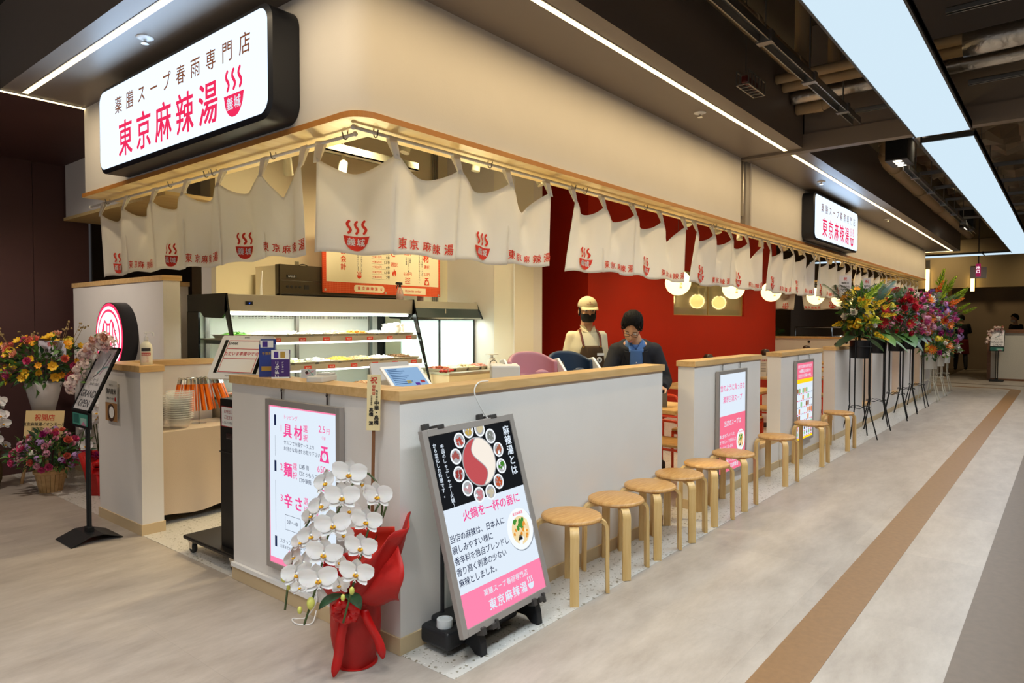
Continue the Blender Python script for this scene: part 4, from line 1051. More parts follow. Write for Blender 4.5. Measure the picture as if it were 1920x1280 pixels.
# menu board
BX0, BX1, BZ0, BZ1, BY = 1.926, 3.513, 1.787, 2.67, 3.300
t = thing('menu_board', 'red bordered cream menu board hanging above the refrigerated case', 'menu board', (2.72, BY, BZ0))
fb_ = Frame((BX0, BY, BZ0), (1, 0, 0), (0, 0, 1)); W_, H_ = 1.70, .945
fb = lambda u, v, w=0.: fb_(u * .9335, v * .9335, w)
MB().box(BX0, BX1, BY, BY + .012, BZ0, BZ1).build('board', mat('orange_red_board', '#dd4f28', .5), t, world=True)
m = MB()
for i in range(86): rect(m, fb, i * .02, i * .02 + .003, 0, .115, .0006)
for j in range(6): rect(m, fb, 0, W_, j * .02, j * .02 + .003, .0006)
for j in range(46): rect(m, fb, 0, .04, j * .02, j * .02 + .003, .0006); rect(m, fb, W_ - .03, W_, j * .02, j * .02 + .003, .0006)
m.build('check_pattern', mat('light_orange_line', '#ef7b4c', .5), t, world=True)
m = MB(); rect(m, fb, .045, W_ - .03, .118, H_ - .05, .0014); m.flat(rrect(.42, .075, .03, 5, .61, .058), fb, .0014); m.flat(rrect(.40, .075, .006, 3, 1.26, .056), fb, .0014)
m.build('cream_field', mat('cream_paper', '#f2e6c2', .7), t, world=True)
OR = mat('orange_red_ink', '#d8431f', .7)
m = MB(); w = .0022
m.text('お会計', fb, .26, .42, .075, 0, .02, vertical=True, gap=1.1, w=w)
m.text('辛さ', fb, .955, .54, .088, 0, .03, vertical=True, gap=1.1, w=w); m.text('選択', fb, .965, .33, .052, 0, .012, w=w)
m.text('麺', fb, 1.17, .56, .10, 0, .03, w=w); m.text('選択', fb, 1.17, .475, .052, 0, .012, w=w); m.text('650円', fb, 1.17, .235, .052, 0, .012, w=w)
m.text('具材', fb, 1.465, .53, .10, 0, .03, vertical=True, gap=1.12, w=w); m.text('選択', fb, 1.475, .335, .046, 0, .012, w=w); m.text('2.5円', fb, 1.475, .25, .046, 0, .012, w=w)
scale_icon(m, fb, 1.475, .135, .085, w, 0, 1); noodle_icon(m, fb, 1.17, .145, .075, w, 0); flame_icon(m, fb, .965, .215, .09, w, 0, 1); bowl_logo(m, fb, .47, .20, .065, 0, None, w)
for i, s_ in enumerate(('55', '110', '165', '220', '275', '330')): m.text('+ ¥%s円' % s_, fb, .715, .462 - i * .056, .034, 0, .006, w=w, align='C')
m.text(NAME, fb, .585, .045, .042, 0, .012, w=w, track=.06); bowl_logo(m, fb, .775, .06, .03, 0, None, w); m.text('How to order', fb, 1.26, .042, .045, 0, .006, w=w)
m.build('red_lettering', [OR, _mats['cream_paper']], t, world=True)
m = MB()
for i, s_ in enumerate(('4.5辛', '5辛', '5.5辛', '6辛', '6.5辛', '7辛')):
    m.text(s_, fb, .90, .462 - i * .056, .038, 0, .012, w=w, align='R'); rect(m, fb, .64, .90, .450 - i * .056, .4515 - i * .056, w)
m.text('お席までお持ちいたします', fb, .50, .48, .022, 0, .004, vertical=True, w=w); m.text('番号でお呼びいたします。', fb, .455, .48, .022, 0, .004, vertical=True, w=w)
m.text('□春雨', fb, 1.21, .43, .022, 0, .01, vertical=True, w=w); m.text('□とうもろこし麺', fb, 1.18, .43, .021, 0, .01, vertical=True, w=w); m.text('□中華麺', fb, 1.15, .43, .022, 0, .01, vertical=True, w=w)
m.text('セルフで冷蔵ケースより', fb, 1.40, .50, .025, 0, .004, vertical=True, w=w); m.text('お好きな具材をお取り下さい。', fb, 1.355, .50, .025, 0, .004, vertical=True, w=w)
m.build('black_lettering', INK, t, world=True)
m = MB()
for u, v in ((.03, .03), (.84, .02), (W_ - .03, .02)): m.lathe([(.013, 0), (.013, .003), (.006, .003)], seg=14, fr=lambda a, b, c, u=u, v=v: fb(u + a, v + b, c + .002))
m.build('eyelet', STEEL, t, world=True)
o = MB()
for k in range(3): o.cyl((3.93 + k * .035, 3.84, 1.5), (3.93 + k * .035, 3.84, 3.6), .012, seg=8)
struct('trim_wall_conduits', o, mat('grey_conduit', '#8d8778', .5))

# second case: low counter with trays and frosted doors behind
t = thing('topping_case', 'low glass fronted topping case with frosted doors beside the refrigerated case', 'refrigerated case', (3.55, 3.0, 0))
MB().box(2.99, 4.17, 2.64, 3.44, 0, .955).build('cabinet', mat('pale_wood_laminate', '#d9c8a4', .5), t, world=True, bevel=.003)
MB().box(2.985, 4.175, 2.63, 3.44, .955, .972).build('rim', STEEL, t, world=True)
m = MB()
for k in (0, 1): m.box(3.0 + k * .585, 3.565 + k * .6, 3.38, 3.39, .98, 1.525)
m.build('frosted_door', mat('frosted_aqua_glass', '#cfe9e2', .35, emit=.55, ecol='#cdeee6'), t, world=True)
m = MB().box(3.565, 3.585, 3.365, 3.392, .972, 1.53).box(2.99, 4.17, 3.365, 3.392, 1.525, 1.535).box(4.16, 4.172, 3.365, 3.392, .972, 1.53)
m.build('door_frame', BLACK, t, world=True)
m = MB(); m.add([(x, y, z) for x in (2.99, 4.165) for y, z in ((3.32, 1.735), (3.30, 1.665), (3.3, 1.655), (3.44, 1.655), (3.44, 1.735))], [(4, 3, 2, 1, 0), (5, 6, 7, 8, 9)] + [(i, (i + 1) % 5, 5 + (i + 1) % 5, 5 + i) for i in range(5)])
m.build('steel_canopy', STEEL, t, world=True)
m = MB(); m.quad((3.0, 3.30, 1.655), (4.15, 3.30, 1.655), (4.15, 3.245, 1.545), (3.0, 3.245, 1.545)); m.build('slanted_glass', mat('dark_slanted_glass', '#39474a', .08, spec=.8), t, world=True, solid=.006)
m = MB().box(3.0, 4.16, 3.238, 3.248, 1.535, 1.552).box(3.57, 3.58, 3.27, 3.28, 1.55, 1.65); m.build('glass_edge', CHROME, t, world=True)
m = MB(); m.add([(4.165, 3.335, 1.74), (4.165, 3.225, 1.535), (4.165, 3.255, 1.535), (4.165, 3.37, 1.74), (4.177, 3.335, 1.74), (4.177, 3.225, 1.535), (4.177, 3.255, 1.535), (4.177, 3.37, 1.74)], [(0, 1, 2, 3), (7, 6, 5, 4), (0, 4, 5, 1), (1, 5, 6, 2), (2, 6, 7, 3), (3, 7, 4, 0)]); m.build('black_side_frame', BLACK, t, world=True)
MB().cyl((3.03, 3.33, 1.60), (4.1, 3.33, 1.60), .010, seg=8).build('light_tube', E_TUBE, t, world=True)
area('case_light', (3.58, 3.28, 1.52), 1.1, 3, (.92, 1, .96), size_y=.05)
for i, nm in enumerate(('reddish sausage slices', 'white squid rings', 'cream tofu skin', 'pink crab sticks')):
    tray(3.14 + i * .205, 2.95, .973, .19, .32, nm, 70 + i, 'sunk in the low topping case', None, .045)
t = thing('crayfish_pile', 'small pile of red crayfish on the low topping case', 'food', (3.02, 2.72, .973))
q = random.Random(8); m = MB()
for k in range(9): m.ell((q.uniform(-.05, .06), q.uniform(-.04, .05), .014 + .006 * (k % 3)), (.034, .014, .013), 8, 0, Matrix.Rotation(q.uniform(0, 3), 3, 'Z'))
m.build('pile', mat('crayfish_red', '#a5261c', .4), t, True)
t = thing('kitchen_scale', 'white dial kitchen scale on the end of the low topping case', 'scale', (3.80, 2.76, .973), R(-28))
MB().lathe([(.058, 0), (.06, .012), (.05, .09), (.035, .125), (.02, .13)], seg=20, sy=.8).build('scale_body', WHITEP, t, True)
MB().cyl((0, 0, .12), (0, 0, .158), .016, seg=10).lathe([(.02, .156), (.075, .160), (.078, .168), (.03, .166), (0, .165)], seg=24).build('weighing_plate', WHITEP, t, 'auto')
fd = Frame((0, -.052, .062), (1, 0, 0), (0, .15, 1)); m = MB(); m.prism(circ(.042, 24), fd, -.004, .003, 0); m.flat(circ(.034, 20), fd, .0036, 1); m.strip([(0, 0), (.01, .026)], .004, fd, .0045, 2)
m.build('dial', [DKGREY, WHITEP, RED], t)

# ---------------------------------------------------------------- things on and behind the corner counter
o = MB().box(.30, 2.45, .17, .62, 0, .94).build('back_shelf', mat('back_shelf_laminate', '#cbbd9c', .5), bevel=.004); tag(o, 'pale laminate shelf unit behind the corner counter', 'shelf')
def leaflet_box(name, label, x, y, rz, w, d, h, hexc, draw):
    t = thing(name, label, 'leaflet box', (x, y, HC), rz)
    mm = mat('card_' + hexc, hexc, .5)
    MB().box(-w / 2, w / 2, -d / 2, d / 2, 0, h * .86).box(-w / 2, w / 2, d / 2 - .003, d / 2, 0, h).build('box', mm, t)
    draw(t, Frame((0, -d / 2 - .0003, 0), (1, 0, 0), (0, 0, 1)), Frame((-w / 2 - .0003, 0, 0), (0, -1, 0), (0, 0, 1)))
WH = mat('print_white', '#f3f1ec', .6); GOLD = mat('print_gold', '#b8923c', .6); VIO = mat('print_violet', '#4a2d8c', .6); BLU = mat('print_blue', '#2b4fa3', .6); ORA = mat('print_orange', '#e28a3c', .6)
def d1(t, f, g):
    m = MB(); rect(m, g, -.030, .030, .15, .205, .0005, 0); rect(m, g, -.005, .018, .158, .198, .001, 1); rect(m, g, -.03, .03, .143, .152, .001, 2); m.text('1,000円', g, 0, .10, .018, 0, .01, w=.001); m.text('分買物券', g, 0, .078, .017, 0, .01, w=.001); m.text('進呈', g, 0, .058, .015, 0, .01, w=.001); rect(m, g, -.027, .027, .012, .048, .001, 0)
    rect(m, f, -.034, .034, .165, .205, .0005, 0); rect(m, f, -.024, .004, .168, .2, .001, 1); m.text('手数料', f, 0, .125, .018, 3, .01, w=.001); rect(m, f, -.03, .03, .035, .06, .001, 3)
    m.build('print', [WH, VIO, ORA, GOLD], t)
leaflet_box('leaflet_box', 'taller blue leaflet box on the counter in front of the white tablet', .07, 1.19, R(-38), .085, .07, .21, '#2c3f8c', d1)
def d2(t, f, g):
    m = MB(); rect(m, f, -.047, .047, .105, .155, .0005, 0); rect(m, f, -.034, -.010, .113, .147, .001, 1); rect(m, f, .0, .025, .113, .147, .001, 2); m.text('リボ払い', f, -.018, .075, .023, 0, .02, w=.001, vertical=True); m.text('インターの', f, .012, .083, .012, 0, .01, w=.001, vertical=True); rect(m, f, -.047, .047, 0, .008, .001, 0)
    m.build('print', [WH, VIO, GOLD], t)
leaflet_box('leaflet_box', 'shorter purple leaflet box on the counter beside the blue one', .055, 1.035, R(-40), .095, .035, .155, '#43276e', d2)
# waiting-list tablet on its black pedestal
t = thing('kiosk_stand', 'black pedestal stand on castors carrying the waiting list tablet', 'stand', (.22, 1.68, 0))
MB().box(.075, .33, 1.53, 1.745, .115, 1.03).build('pedestal', mat('black_sheet_metal', '#1e1c1b', .45, .3), t, world=True, bevel=.004)
MB().box(.07, .335, 1.525, 1.75, .70, .705).build('joint_line', DKGREY, t, world=True)
m = MB().box(.02, .45, 1.50, 2.14, .09, .115); m.build('base_plate', _mats['black_sheet_metal'], t, world=True, bevel=.008)
for i, (x, y) in enumerate(((.06, 2.08), (.40, 2.08), (.06, 1.56), (.40, 1.56))):
    w_ = MB().lathe([(.012, -.012), (.033, -.012), (.036, -.006), (.036, .006), (.033, .012), (.012, .012)], seg=18, fr=Frame((x, y, .037), (0, 1, 0), (0, 0, 1))).build('castor', mat('rubber', '#242423', .6), t, 'auto', world=True)
    MB().box(x - .02, x + .02, y - .028, y + .028, .066, .09).box(x - .018, x - .015, y - .02, y + .02, .03, .07).box(x + .015, x + .018, y - .02, y + .02, .03, .07).build('castor_fork', CHROME, w_, world=True)
fs = Frame((.073, 1.637, 0), (0, -1, 0), (0, 0, 1))
m = MB(); rect(m, fs, -.085, .085, .86, .985, .001, 1); rect(m, fs, -.08, .08, .865, .98, .0014, 0); m.text('お呼出し', fs, 0, .945, .026, 1, .004, w=.002); m.text('ご注文は', fs, 0, .91, .026, 1, .004, w=.002); m.text('レジにて承ります', fs, 0, .88, .018, 2, .004, w=.002)
m.build('notice', [WH, mat('notice_red', '#b03a3a', .6), INK], t, world=True)
MB().box(.068, .074, 1.57, 1.66, .79, .825).build('ticket_slot', CHROME, t, world=True, bevel=.004)
MB().tube(smooth_path([(.16, 1.64, 1.02), (.15, 1.66, 1.10), (.14, 1.68, 1.16)], 5), .018, 10).build('tablet_arm', BLACK, t, world=True)
# tablet leans back, facing the entrance
P0, P1, P3 = V((.042, 1.737, 1.176)), V((.120, 1.625, 1.158)), V((.120, 1.640, 1.38))
ux = V((.083, -.27, 0)).normalized()
ftab = Frame((-.03, 1.70, 1.165), ux, V((.26, .08, .50)))
t = thing('waiting_list_tablet', 'white framed tilted tablet with a red ruled paper notice on the black stand', 'tablet', ftab(.15, 0, 0))
TW, TH = .40, .285
MB().prism(rrect(TW, TH, .015, 4, TW / 2, TH / 2), ftab, -.02, 0).build('frame', WHITEP, t, 'auto', world=True)
m = MB(); rect(m, ftab, .035, TW - .035, .035, TH - .03, .001); m.build('screen', BLACKG, t, world=True)
m = MB(); rect(m, ftab, .062, TW - .062, .037, TH - .025, .002, 0)
for v in (.042, .130, .195, TH - .035): rect(m, ftab, .072, TW - .072, v - .002, v + .002, .003, 1)
for u in (.072, TW - .072): rect(m, ftab, u - .002, u + .002, .042, TH - .035, .003, 1)
m.text('ただいま準備中です', ftab, TW / 2, .152, .029, 1, .006, w=.003); m.text('EPARK', ftab, .11, .222, .026, 2, .01, w=.003); m.text('EPARK', ftab, TW / 2, TH - .018, .014, 2, .004, w=.003); m.text('Register & Calling number', ftab, TW / 2, .015, .012, 2, .0, w=.002)
m.build('paper_notice', [WH, mat('notice_red2', '#c5323a', .6), INK], t, world=True)
# order tablet
ft = Frame((.155, .205, 1.165), V((1, -.05, 0)), V((.01, .125, .105)))
t = thing('order_tablet', 'white order tablet with a blue screen leaning behind the counter corner', 'tablet', ft(.1, 0, 0))
MB().prism(rrect(.25, .175, .012, 4, .125, .0875), ft, -.008, 0).build('frame', WHITEP, t, 'auto', world=True)
m = MB(); rect(m, ft, .018, .232, .016, .159, .0008, 0)
for k in range(9): rect(m, ft, .03, .03 + .12 * (.5 + .5 * ((k * 37) % 10) / 10), .145 - k * .0125, .150 - k * .0125, .0014, 1)
for u, v, c in ((.19, .045, 2), (.15, .03, 3), (.105, .048, 4)): rect(m, ft, u, u + .028, v, v + .018, .0014, c)
m.build('screen', [emat('screen_blue', '#9cc0e6', .8), emat('screen_text', '#5579a8', .6), emat('screen_red', '#c04a4a', .7), emat('screen_violet', '#6b3fa8', .7), emat('screen_yellow', '#d8c048', .8)], t, world=True)
m = MB(); m.quad(ft(.02, .03, -.012), ft(.23, .03, -.012), ft(.23, .03, -.012) + V((.0, .06, -.19)), ft(.02, .03, -.012) + V((.0, .06, -.19))); m.build('back_support', WHITEP, t, world=True, solid=.008)
ft2 = Frame((.185, .40, 1.125), V((1, -.04, 0)), V((.0, .03, .15)))
t = thing('customer_display', 'grey back of a second tablet behind the order tablet', 'tablet', ft2(.1, 0, 0))
MB().prism(rrect(.25, .17, .014, 4, .125, .085), ft2, -.012, 0).build('shell', mat('grey_tablet_shell', '#c9c6c2', .4), t, 'auto', world=True)
MB().tube([ft2(.125, .03, -.015), ft2(.125, -.02, -.06), ft2(.125, -.17, -.05)], .010, 8).build('stand', WHITEP, t, world=True)
t = thing('card_terminal', 'pale low card terminal on the counter between leaflets and plaque', 'card terminal', (.085, .70, HC), R(-60))
MB().box(-.045, .045, -.09, .09, 0, .03).box(-.04, .04, .02, .085, .03, .042).build('terminal_body', mat('pale_beige_plastic', '#cfc9bd', .45), t, bevel=.008)
MB().box(-.03, .03, .03, .075, .042, .0435).build('display', mat('grey_lcd', '#8f9690', .2), t)
t = thing('photo_card', 'small photo card standing behind the counter beside the leaflets', 'card', (.16, .93, HC), R(-50))
m = MB().box(-.042, .042, -.002, .002, 0, .05); m.build('card', WH, t); m = MB(); f_ = Frame((0, -.0026, 0), (1, 0, 0), (0, 0, 1)); rect(m, f_, -.04, .04, .002, .048, 0, 0); m.flat(circ(.009, 12, -.01, .03), f_, .0005, 1); m.strip([(-.01, .02), (.03, .04)], .005, f_, .0005, 2); m.strip([(.0, .045), (.03, .01)], .004, f_, .0005, 3)
m.build('print', [mat('card_grey', '#c3c5c6', .5), mat('card_hair', '#3a2a26', .6), mat('card_rose', '#c98a98', .6), mat('card_green', '#5fae96', .6)], t)
# stacked child seats
def kids_seat(label, x, y, rz, hexc, dz=0):
    t = thing('child_seat', label, 'child seat', (x, y, .942 + dz), rz)
    c = mat('seat_' + hexc, hexc, .45); W2 = .17
    def back(u, v):
        a = R(200 - 220 * u - 0); a = R(180 * (1 - u)) 
        X = W2 * math.cos(a); Y = .13 * math.sin(a) * (.9 + .1 * v)
        top = .30 - .06 * abs(math.cos(a)) ** 3
        return V((X * (1 - .06 * v), Y, .11 + (top - .11) * v))
    MB().grid(back, 28, 8).build('backrest', c, t, True, solid=.028, sub=1)
    def hull(u, v):
        a = 2 * PI * u
        r_ = 1 + .12 * (1 - v)
        return V(((W2 + .02) * r_ * math.cos(a) * (abs(math.cos(a)) ** -.15 if abs(math.cos(a)) > .2 else 1), .16 * r_ * math.sin(a), .17 * v))
    MB().grid(hull, 32, 6).build('base_shell', c, t, True, solid=.012)
    MB().lathe([(0, .12), (.165, .125), (.17, .135), (0, .14)], seg=24, sy=.85).build('seat', c, t, 'auto')
    for s_ in (-1, 1):
        pl = [(-.10, .02), (.11, .02), (.13, .16), (.10, .245), (.03, .255), (-.10, .17)]
        o = MB().prism(pl, Frame((s_ * (W2 + .022) - .008, 0, 0), (0, 1, 0), (0, 0, 1)), -.001, .014).build('side_panel', WHITEP, t, bevel=.006)
        MB().prism([(-.03, .190), (-.02, .180), (.02, .222), (.01, .232)], Frame((s_ * (W2 + .022) - (.010 if s_ < 0 else -.008), 0, 0), (0, 1, 0), (0, 0, 1)), -.002, .018).build('handle_slot', BLACK, o)
    m = MB().prism([(-.16, .0), (-.13, .17), (-.02, .18), (.02, .18), (.13, .17), (.16, 0), (.06, 0), (.05, .12), (-.05, .12), (-.06, 0)], Frame((0, -.17, 0), (1, 0, 0), (0, .1, 1)), 0, .02); m.build('front_guard', c, t, bevel=.006)
    MB().ell((0, -.135, .165), (.05, .02, .03), 12).build('crotch_pad', c, t, True)
    MB().tube(smooth_path([(-.14, -.13, .15), (-.19, -.17, .13), (-.16, -.19, .10)], 4), .010, 6, flat=.3).build('belt', mat('seat_belt', '#5c5138', .7), t, True)
kids_seat('pink child seat with white sides behind the corner counter', 1.50, .40, R(-30), '#b8808a', .065)
kids_seat('navy child seat with white sides behind the corner counter', 1.93, .40, R(-30), '#1f3247', .055)
o = MB().box(-.09, .09, -.13, .13, 0, .29).build('white_box', mat('pale_box', '#d8d5d0', .6), bevel=.01); o.location = (1.29, .47, .942); o.rotation_euler = (0, 0, R(-47)); tag(o, 'pale box beside the pink child seat behind the counter', 'box')

# ---------------------------------------------------------------- entrance: cloth table, bowls, tongs, sanitiser
t = thing('serving_table', 'small table under a beige cloth inside the entrance', 'table', (.52, 3.05, 0))
def cloth(u, v):
    pts = [(.165, 2.815), (.845, 2.815), (.845, 3.285), (.165, 3.285)]
    k = int(min(3.999, u * 4)); f = u * 4 - k; a, b = pts[k], pts[(k + 1) % 4]
    x, y = a[0] + (b[0] - a[0]) * f, a[1] + (b[1] - a[1]) * f
    n = ((0, -1), (1, 0), (0, 1), (-1, 0))[k]
    o_ = .010 * math.sin(u * 60) * (1 - v) ** 1.2
    return V((x + n[0] * o_, y + n[1] * o_, .07 + .012 * math.sin(u * 40 + 1) * (1 - v) + (.69 - .07) * v))
CLB = mat('beige_cloth', '#c2b09c', .9, bump=.15, bscale=300)
m = MB().grid(cloth, 120, 8); m.quad((.165, 2.815, .69), (.845, 2.815, .69), (.845, 3.285, .69), (.165, 3.285, .69)); m.build('tablecloth', CLB, t, True if False else 'auto', world=True)
for x, y in ((.19, 2.84), (.82, 2.84), (.19, 3.26), (.82, 3.26)): MB().box(x - .015, x + .015, y - .015, y + .015, 0, .685).build('leg', BLACK, t, world=True)
CLEAR = mat('clear_bowl_plastic', '#f4f6f4', .12, alpha=.09, spec=.6)
CRIM = mat('clear_bowl_rim', '#f4f6f4', .12, alpha=.5, spec=.6)
def bowl_stack(x, y, n, lean, where):
    p = None
    for i in range(n):
        if p is None:
            p = thing('clear_bowl', 'clear plastic bowl in the %s stack on the cloth table' % where, 'bowl', (x, y, .6915), 0, 'bowls of the %s stack' % where)
            MB().lathe([(0, 0), (.060, 0), (.066, .006), (.092, .070), (.094, .076), (.101, .077), (.101, .079), (.092, .0785), (.063, .008), (.058, .003), (0, .003)], seg=28).build('bowl', CLEAR, p, True)
            MB().tube([(.0985 * math.cos(2 * PI * k / 28), .0985 * math.sin(2 * PI * k / 28), .078) for k in range(29)], .0022, 5, cap=False).build('rim', CRIM, p, True)
        else: dup(p, (x + lean[0] * i, y + lean[1] * i, .6915 + .0168 * i))
bowl_stack(.375, 2.945, 13, (.0006, -.0004), 'taller front')
bowl_stack(.29, 3.165, 10, (-.0004, .0003), 'shorter rear')
t = thing('tongs_stand', 'slim metal stand holding the orange tongs on the cloth table', 'stand', (.585, 3.06, .69))
MB().lathe([(.055, 0), (.055, .006), (.01, .008)], seg=20).cyl((0, 0, .006), (0, 0, .36), .005, seg=10).build('post', CHROME, t, 'auto')
MB().tube([(-.13, .05, .36), (.15, -.06, .365)], .006, 10).build('hanging_bar', CHROME, t)
ORG = mat('orange_plastic', '#e8700f', .35)
PT = None
for i in range(11):
    f = i / 10
    loc = (.585 - .125 + .27 * f, 3.06 + .045 - .10 * f, 1.05)
    if PT is None:
        PT = thing('tongs', None, 'tongs', loc, 0, 'orange tongs on the stand')
        for s_ in (-1, 1):
            MB().box(-.012, .012, s_ * .010 - .002, s_ * .010 + .002, -.26, -.045).build('orange_arm', ORG, PT, bevel=.002)
            MB().box(-.010, .010, s_ * .010 - .0015, s_ * .010 + .0015, -.05, .0).build('steel_arm', CHROME, PT)
        MB().lathe([(.0105, -.013), (.0105, .013)], seg=12, fr=Frame((0, 0, 0), (0, 1, 0), (0, 0, 1))).build('spring_end', CHROME, PT)
        PT['label'] = 'orange handled tongs hanging on the slim stand by the bowls'; o = PT
    else: o = dup(PT, loc)
    o.rotation_euler = (R((f - .3) * -26) * .5, R((.35 - f) * 34), R(20 + 18 * math.sin(i * 2)))
t = thing('sanitiser_bottle', 'white sanitiser pump bottle standing on the entrance stub wall', 'bottle', (.072, 2.775, HC), R(-35))
MB().lathe([(.036, 0), (.040, .004), (.040, .12), (.036, .145), (.022, .163), (.014, .17), (.014, .178)], seg=24, sy=.8).build('bottle', mat('frosted_white_bottle', '#e9e4cf', .35, subs=.0), t, True)
MB().cyl((0, 0, .176), (0, 0, .20), .014, seg=14).cyl((0, 0, .2), (0, 0, .225), .005, seg=8).box(-.010, .045, -.008, .008, .224, .236).box(.040, .052, -.004, .004, .208, .232).build('pump', WHITEP, t, bevel=.003)
fl = lambda u, v, w=0: V(((.0405 + w) * math.sin(u / .0405), -(.0405 + w) * .8 * math.cos(u / .0405), v))
m = MB()
for k in range(6):
    u0, u1 = -.026 + k * .0104, -.026 + (k + 1) * .0104
    m.add([fl(u0, .02, .0006), fl(u1, .02, .0006), fl(u1, .125, .0006), fl(u0, .125, .0006)], [(0, 1, 2, 3)], 0)
    m.add([fl(u0, .07, .001), fl(u1, .07, .001), fl(u1, .09, .001), fl(u0, .09, .001)], [(0, 1, 2, 3)], 1)
    m.add([fl(u0, .10, .001), fl(u1, .10, .001), fl(u1, .122, .001), fl(u0, .122, .001)], [(0, 1, 2, 3)], 2)
m.text('手指消毒用', fl, 0, .074, .012, 0, .006, w=.0016)
for k in range(5): m.text('アルコール除菌', fl, 0, .058 - k * .009, .006, 1, 0, w=.0014)
m.build('label', [mat('label_cream', '#efe2cf', .5), mat('label_red', '#b8352c', .5), mat('label_dark', '#3b3533', .5)], t)
# poster on the stub
fp = Frame((-.012, 3.283, .765), (0, -1, 0), (0, 0, 1)); t = thing('rice_poster', 'narrow rice poster with a brown bowl photo on the entrance stub wall', 'poster', fp(.1, 0, 0))
MB().prism([(0, 0), (.215, 0), (.215, .30), (0, .30)], fp, 0, .002).build('sheet', mat('poster_grey', '#c9c5bd', .6), t, world=True)
m = MB(); m.text('国内産米', fp, .11, .205, .045, 0, .01, w=.004); m.text('使用しています', fp, .10, .16, .020, 0, .004, w=.004); m.text('当店では', fp, .11, .26, .020, 0, .0, w=.004); rect(m, fp, .175, .195, .15, .18, .004, 1)
rect(m, fp, .0, .215, .0, .135, .003, 2); m.flat(circ(.066, 24, .105, .062), fp, .0036, 3); m.flat(circ(.044, 22, .115, .066), fp, .0042, 4); m.build('print', [INK, RED, mat('tan_print', '#a5784a', .6), mat('brown_bowl_print', '#4a3324', .5), WH], t, world=True)
# round lit sign on the tall wall
fr_ = Frame((.50, 4.26, 1.365), (0, -1, 0), (0, 0, 1)); t = thing('round_light_sign', 'round lit red and white sign on the tall side wall', 'sign', fr_(0, 0, 0))
MB().prism(circ(.305, 56), fr_, -.0, .125).build('drum', mat('black_drum', '#1d1c21', .4), t, 'auto', world=True)
m = MB(); m.flat(circ(.298, 56), fr_, .126, 1); m.flat(circ(.272, 56), fr_, .127, 0); m.flat(circ(.245, 56), fr_, .128, 1); m.flat(circ(.222, 56), fr_, .129, 0)
q = .1296
m.strip([(-.20, -.08), (-.15, .02), (-.115, .10), (-.075, .14), (-.035, .11), (.03, .11), (.06, .15), (.10, .12), (.14, .04), (.20, -.06)], .026, fr_, q, 1)
for pts in ([(-.15, 0), (-.17, -.17)], [(-.10, .09), (-.12, -.02), (-.10, -.18)], [(-.03, .1), (-.035, .0), (-.05, -.12), (-.03, -.21)], [(.03, .1), (.03, .03), (.06, -.04), (.02, -.1), (.03, -.21)], [(-.03, .03), (.03, .03)], [(.09, .12), (.10, .0), (.13, -.1), (.12, -.18)], [(.06, -.04), (.085, -.13), (.08, -.2)], [(-.05, -.04), (.02, -.1)], [(-.19, -.08), (-.17, -.02)]):
    m.strip([tuple(p[:2]) for p in smooth_path([(a, b, 0) for a, b in pts], 4)], .021, fr_, q + .0004, 1)
m.build('lit_emblem', [emat('round_sign_white', '#ffeefb', 1.6), emat('round_sign_red', '#ff3b64', 1.1)], t, world=True)
# ---------------------------------------------------------------- wooden stools
SEATW = wood('stool_seat_wood', '#b98546', '#cfa062', (3, 26, 3), .4)
LEGW = wood('stool_leg_wood', '#d6ae6c', '#e3c184', (14, 14, 1.5), .45)
def stool_proto(loc, rz, label, group):
    t = thing('round_stool', label, 'stool', loc, rz, group)
    MB().lathe([(0, .408), (.150, .408), (.163, .413), (.170, .422), (.167, .432), (.155, .438), (0, .440)], seg=40).build('seat', SEATW, t, 'auto', angle=50)
    for k in range(4):
        a = R(45 + 90 * k); c, s_ = math.cos(a), math.sin(a)
        prof = [(.105, .402), (.150, .402)] + [(.150 + .045 * math.sin(R(q)), .357 + .045 * math.cos(R(q))) for q in (15, 30, 45, 60, 75, 90)] + [(.197, .2), (.200, 0)]
        m = MB(); w = .024; th = .019
        vs = []
        for i, (r_, z) in enumerate(prof):
            p0 = prof[max(i - 1, 0)]; p1 = prof[min(i + 1, len(prof) - 1)]
            d = V((p1[0] - p0[0], p1[1] - p0[1])).normalized(); n = (-d.y, d.x)
            for dn in (-th / 2, th / 2):
                for ds in (-w, w):
                    rr_, zz = r_ + n[0] * dn, max(0, z + n[1] * dn)
                    vs.append((rr_ * c - ds * s_, rr_ * s_ + ds * c, zz))
        fs = []
        for i in range(len(prof) - 1):
            b = 4 * i
            fs += [(b, b + 1, b + 5, b + 4), (b + 2, b + 6, b + 7, b + 3), (b, b + 4, b + 6, b + 2), (b + 1, b + 3, b + 7, b + 5)]
        fs += [(0, 2, 3, 1), (len(vs) - 4, len(vs) - 3, len(vs) - 1, len(vs) - 2)]
        m.add(vs, fs).build('leg', LEGW, t, 'auto')
    return t
SP = [(1.087, -.186, -6), (1.560, -.188, 4), (1.998, -.186, -3), (2.433, -.186, 6), (2.904, -.186, -5), (3.433, -.186, 2), (4.50, -.186, -4), (5.60, -.186, 3), (6.72, -.186, -2)]
SL = ['first wooden stool beside the hotpot panel', 'second wooden stool from the hotpot panel', 'third wooden stool from the hotpot panel', 'fourth wooden stool from the hotpot panel', 'fifth wooden stool from the hotpot panel, by the passage', 'sixth wooden stool, in front of the soup light panel', 'wooden stool between the soup light panel and the food shelf panel', 'wooden stool in front of the food shelf light panel', 'last wooden stool, beside the first flower stand']
ST = None
for (x, y, rz), lb in zip(SP, SL):
    if ST is None: ST = stool_proto((x, y, .002), R(rz), lb, 'round wooden stools along the half walls')
    else: dup(ST, (x, y, .002), R(rz), lb)

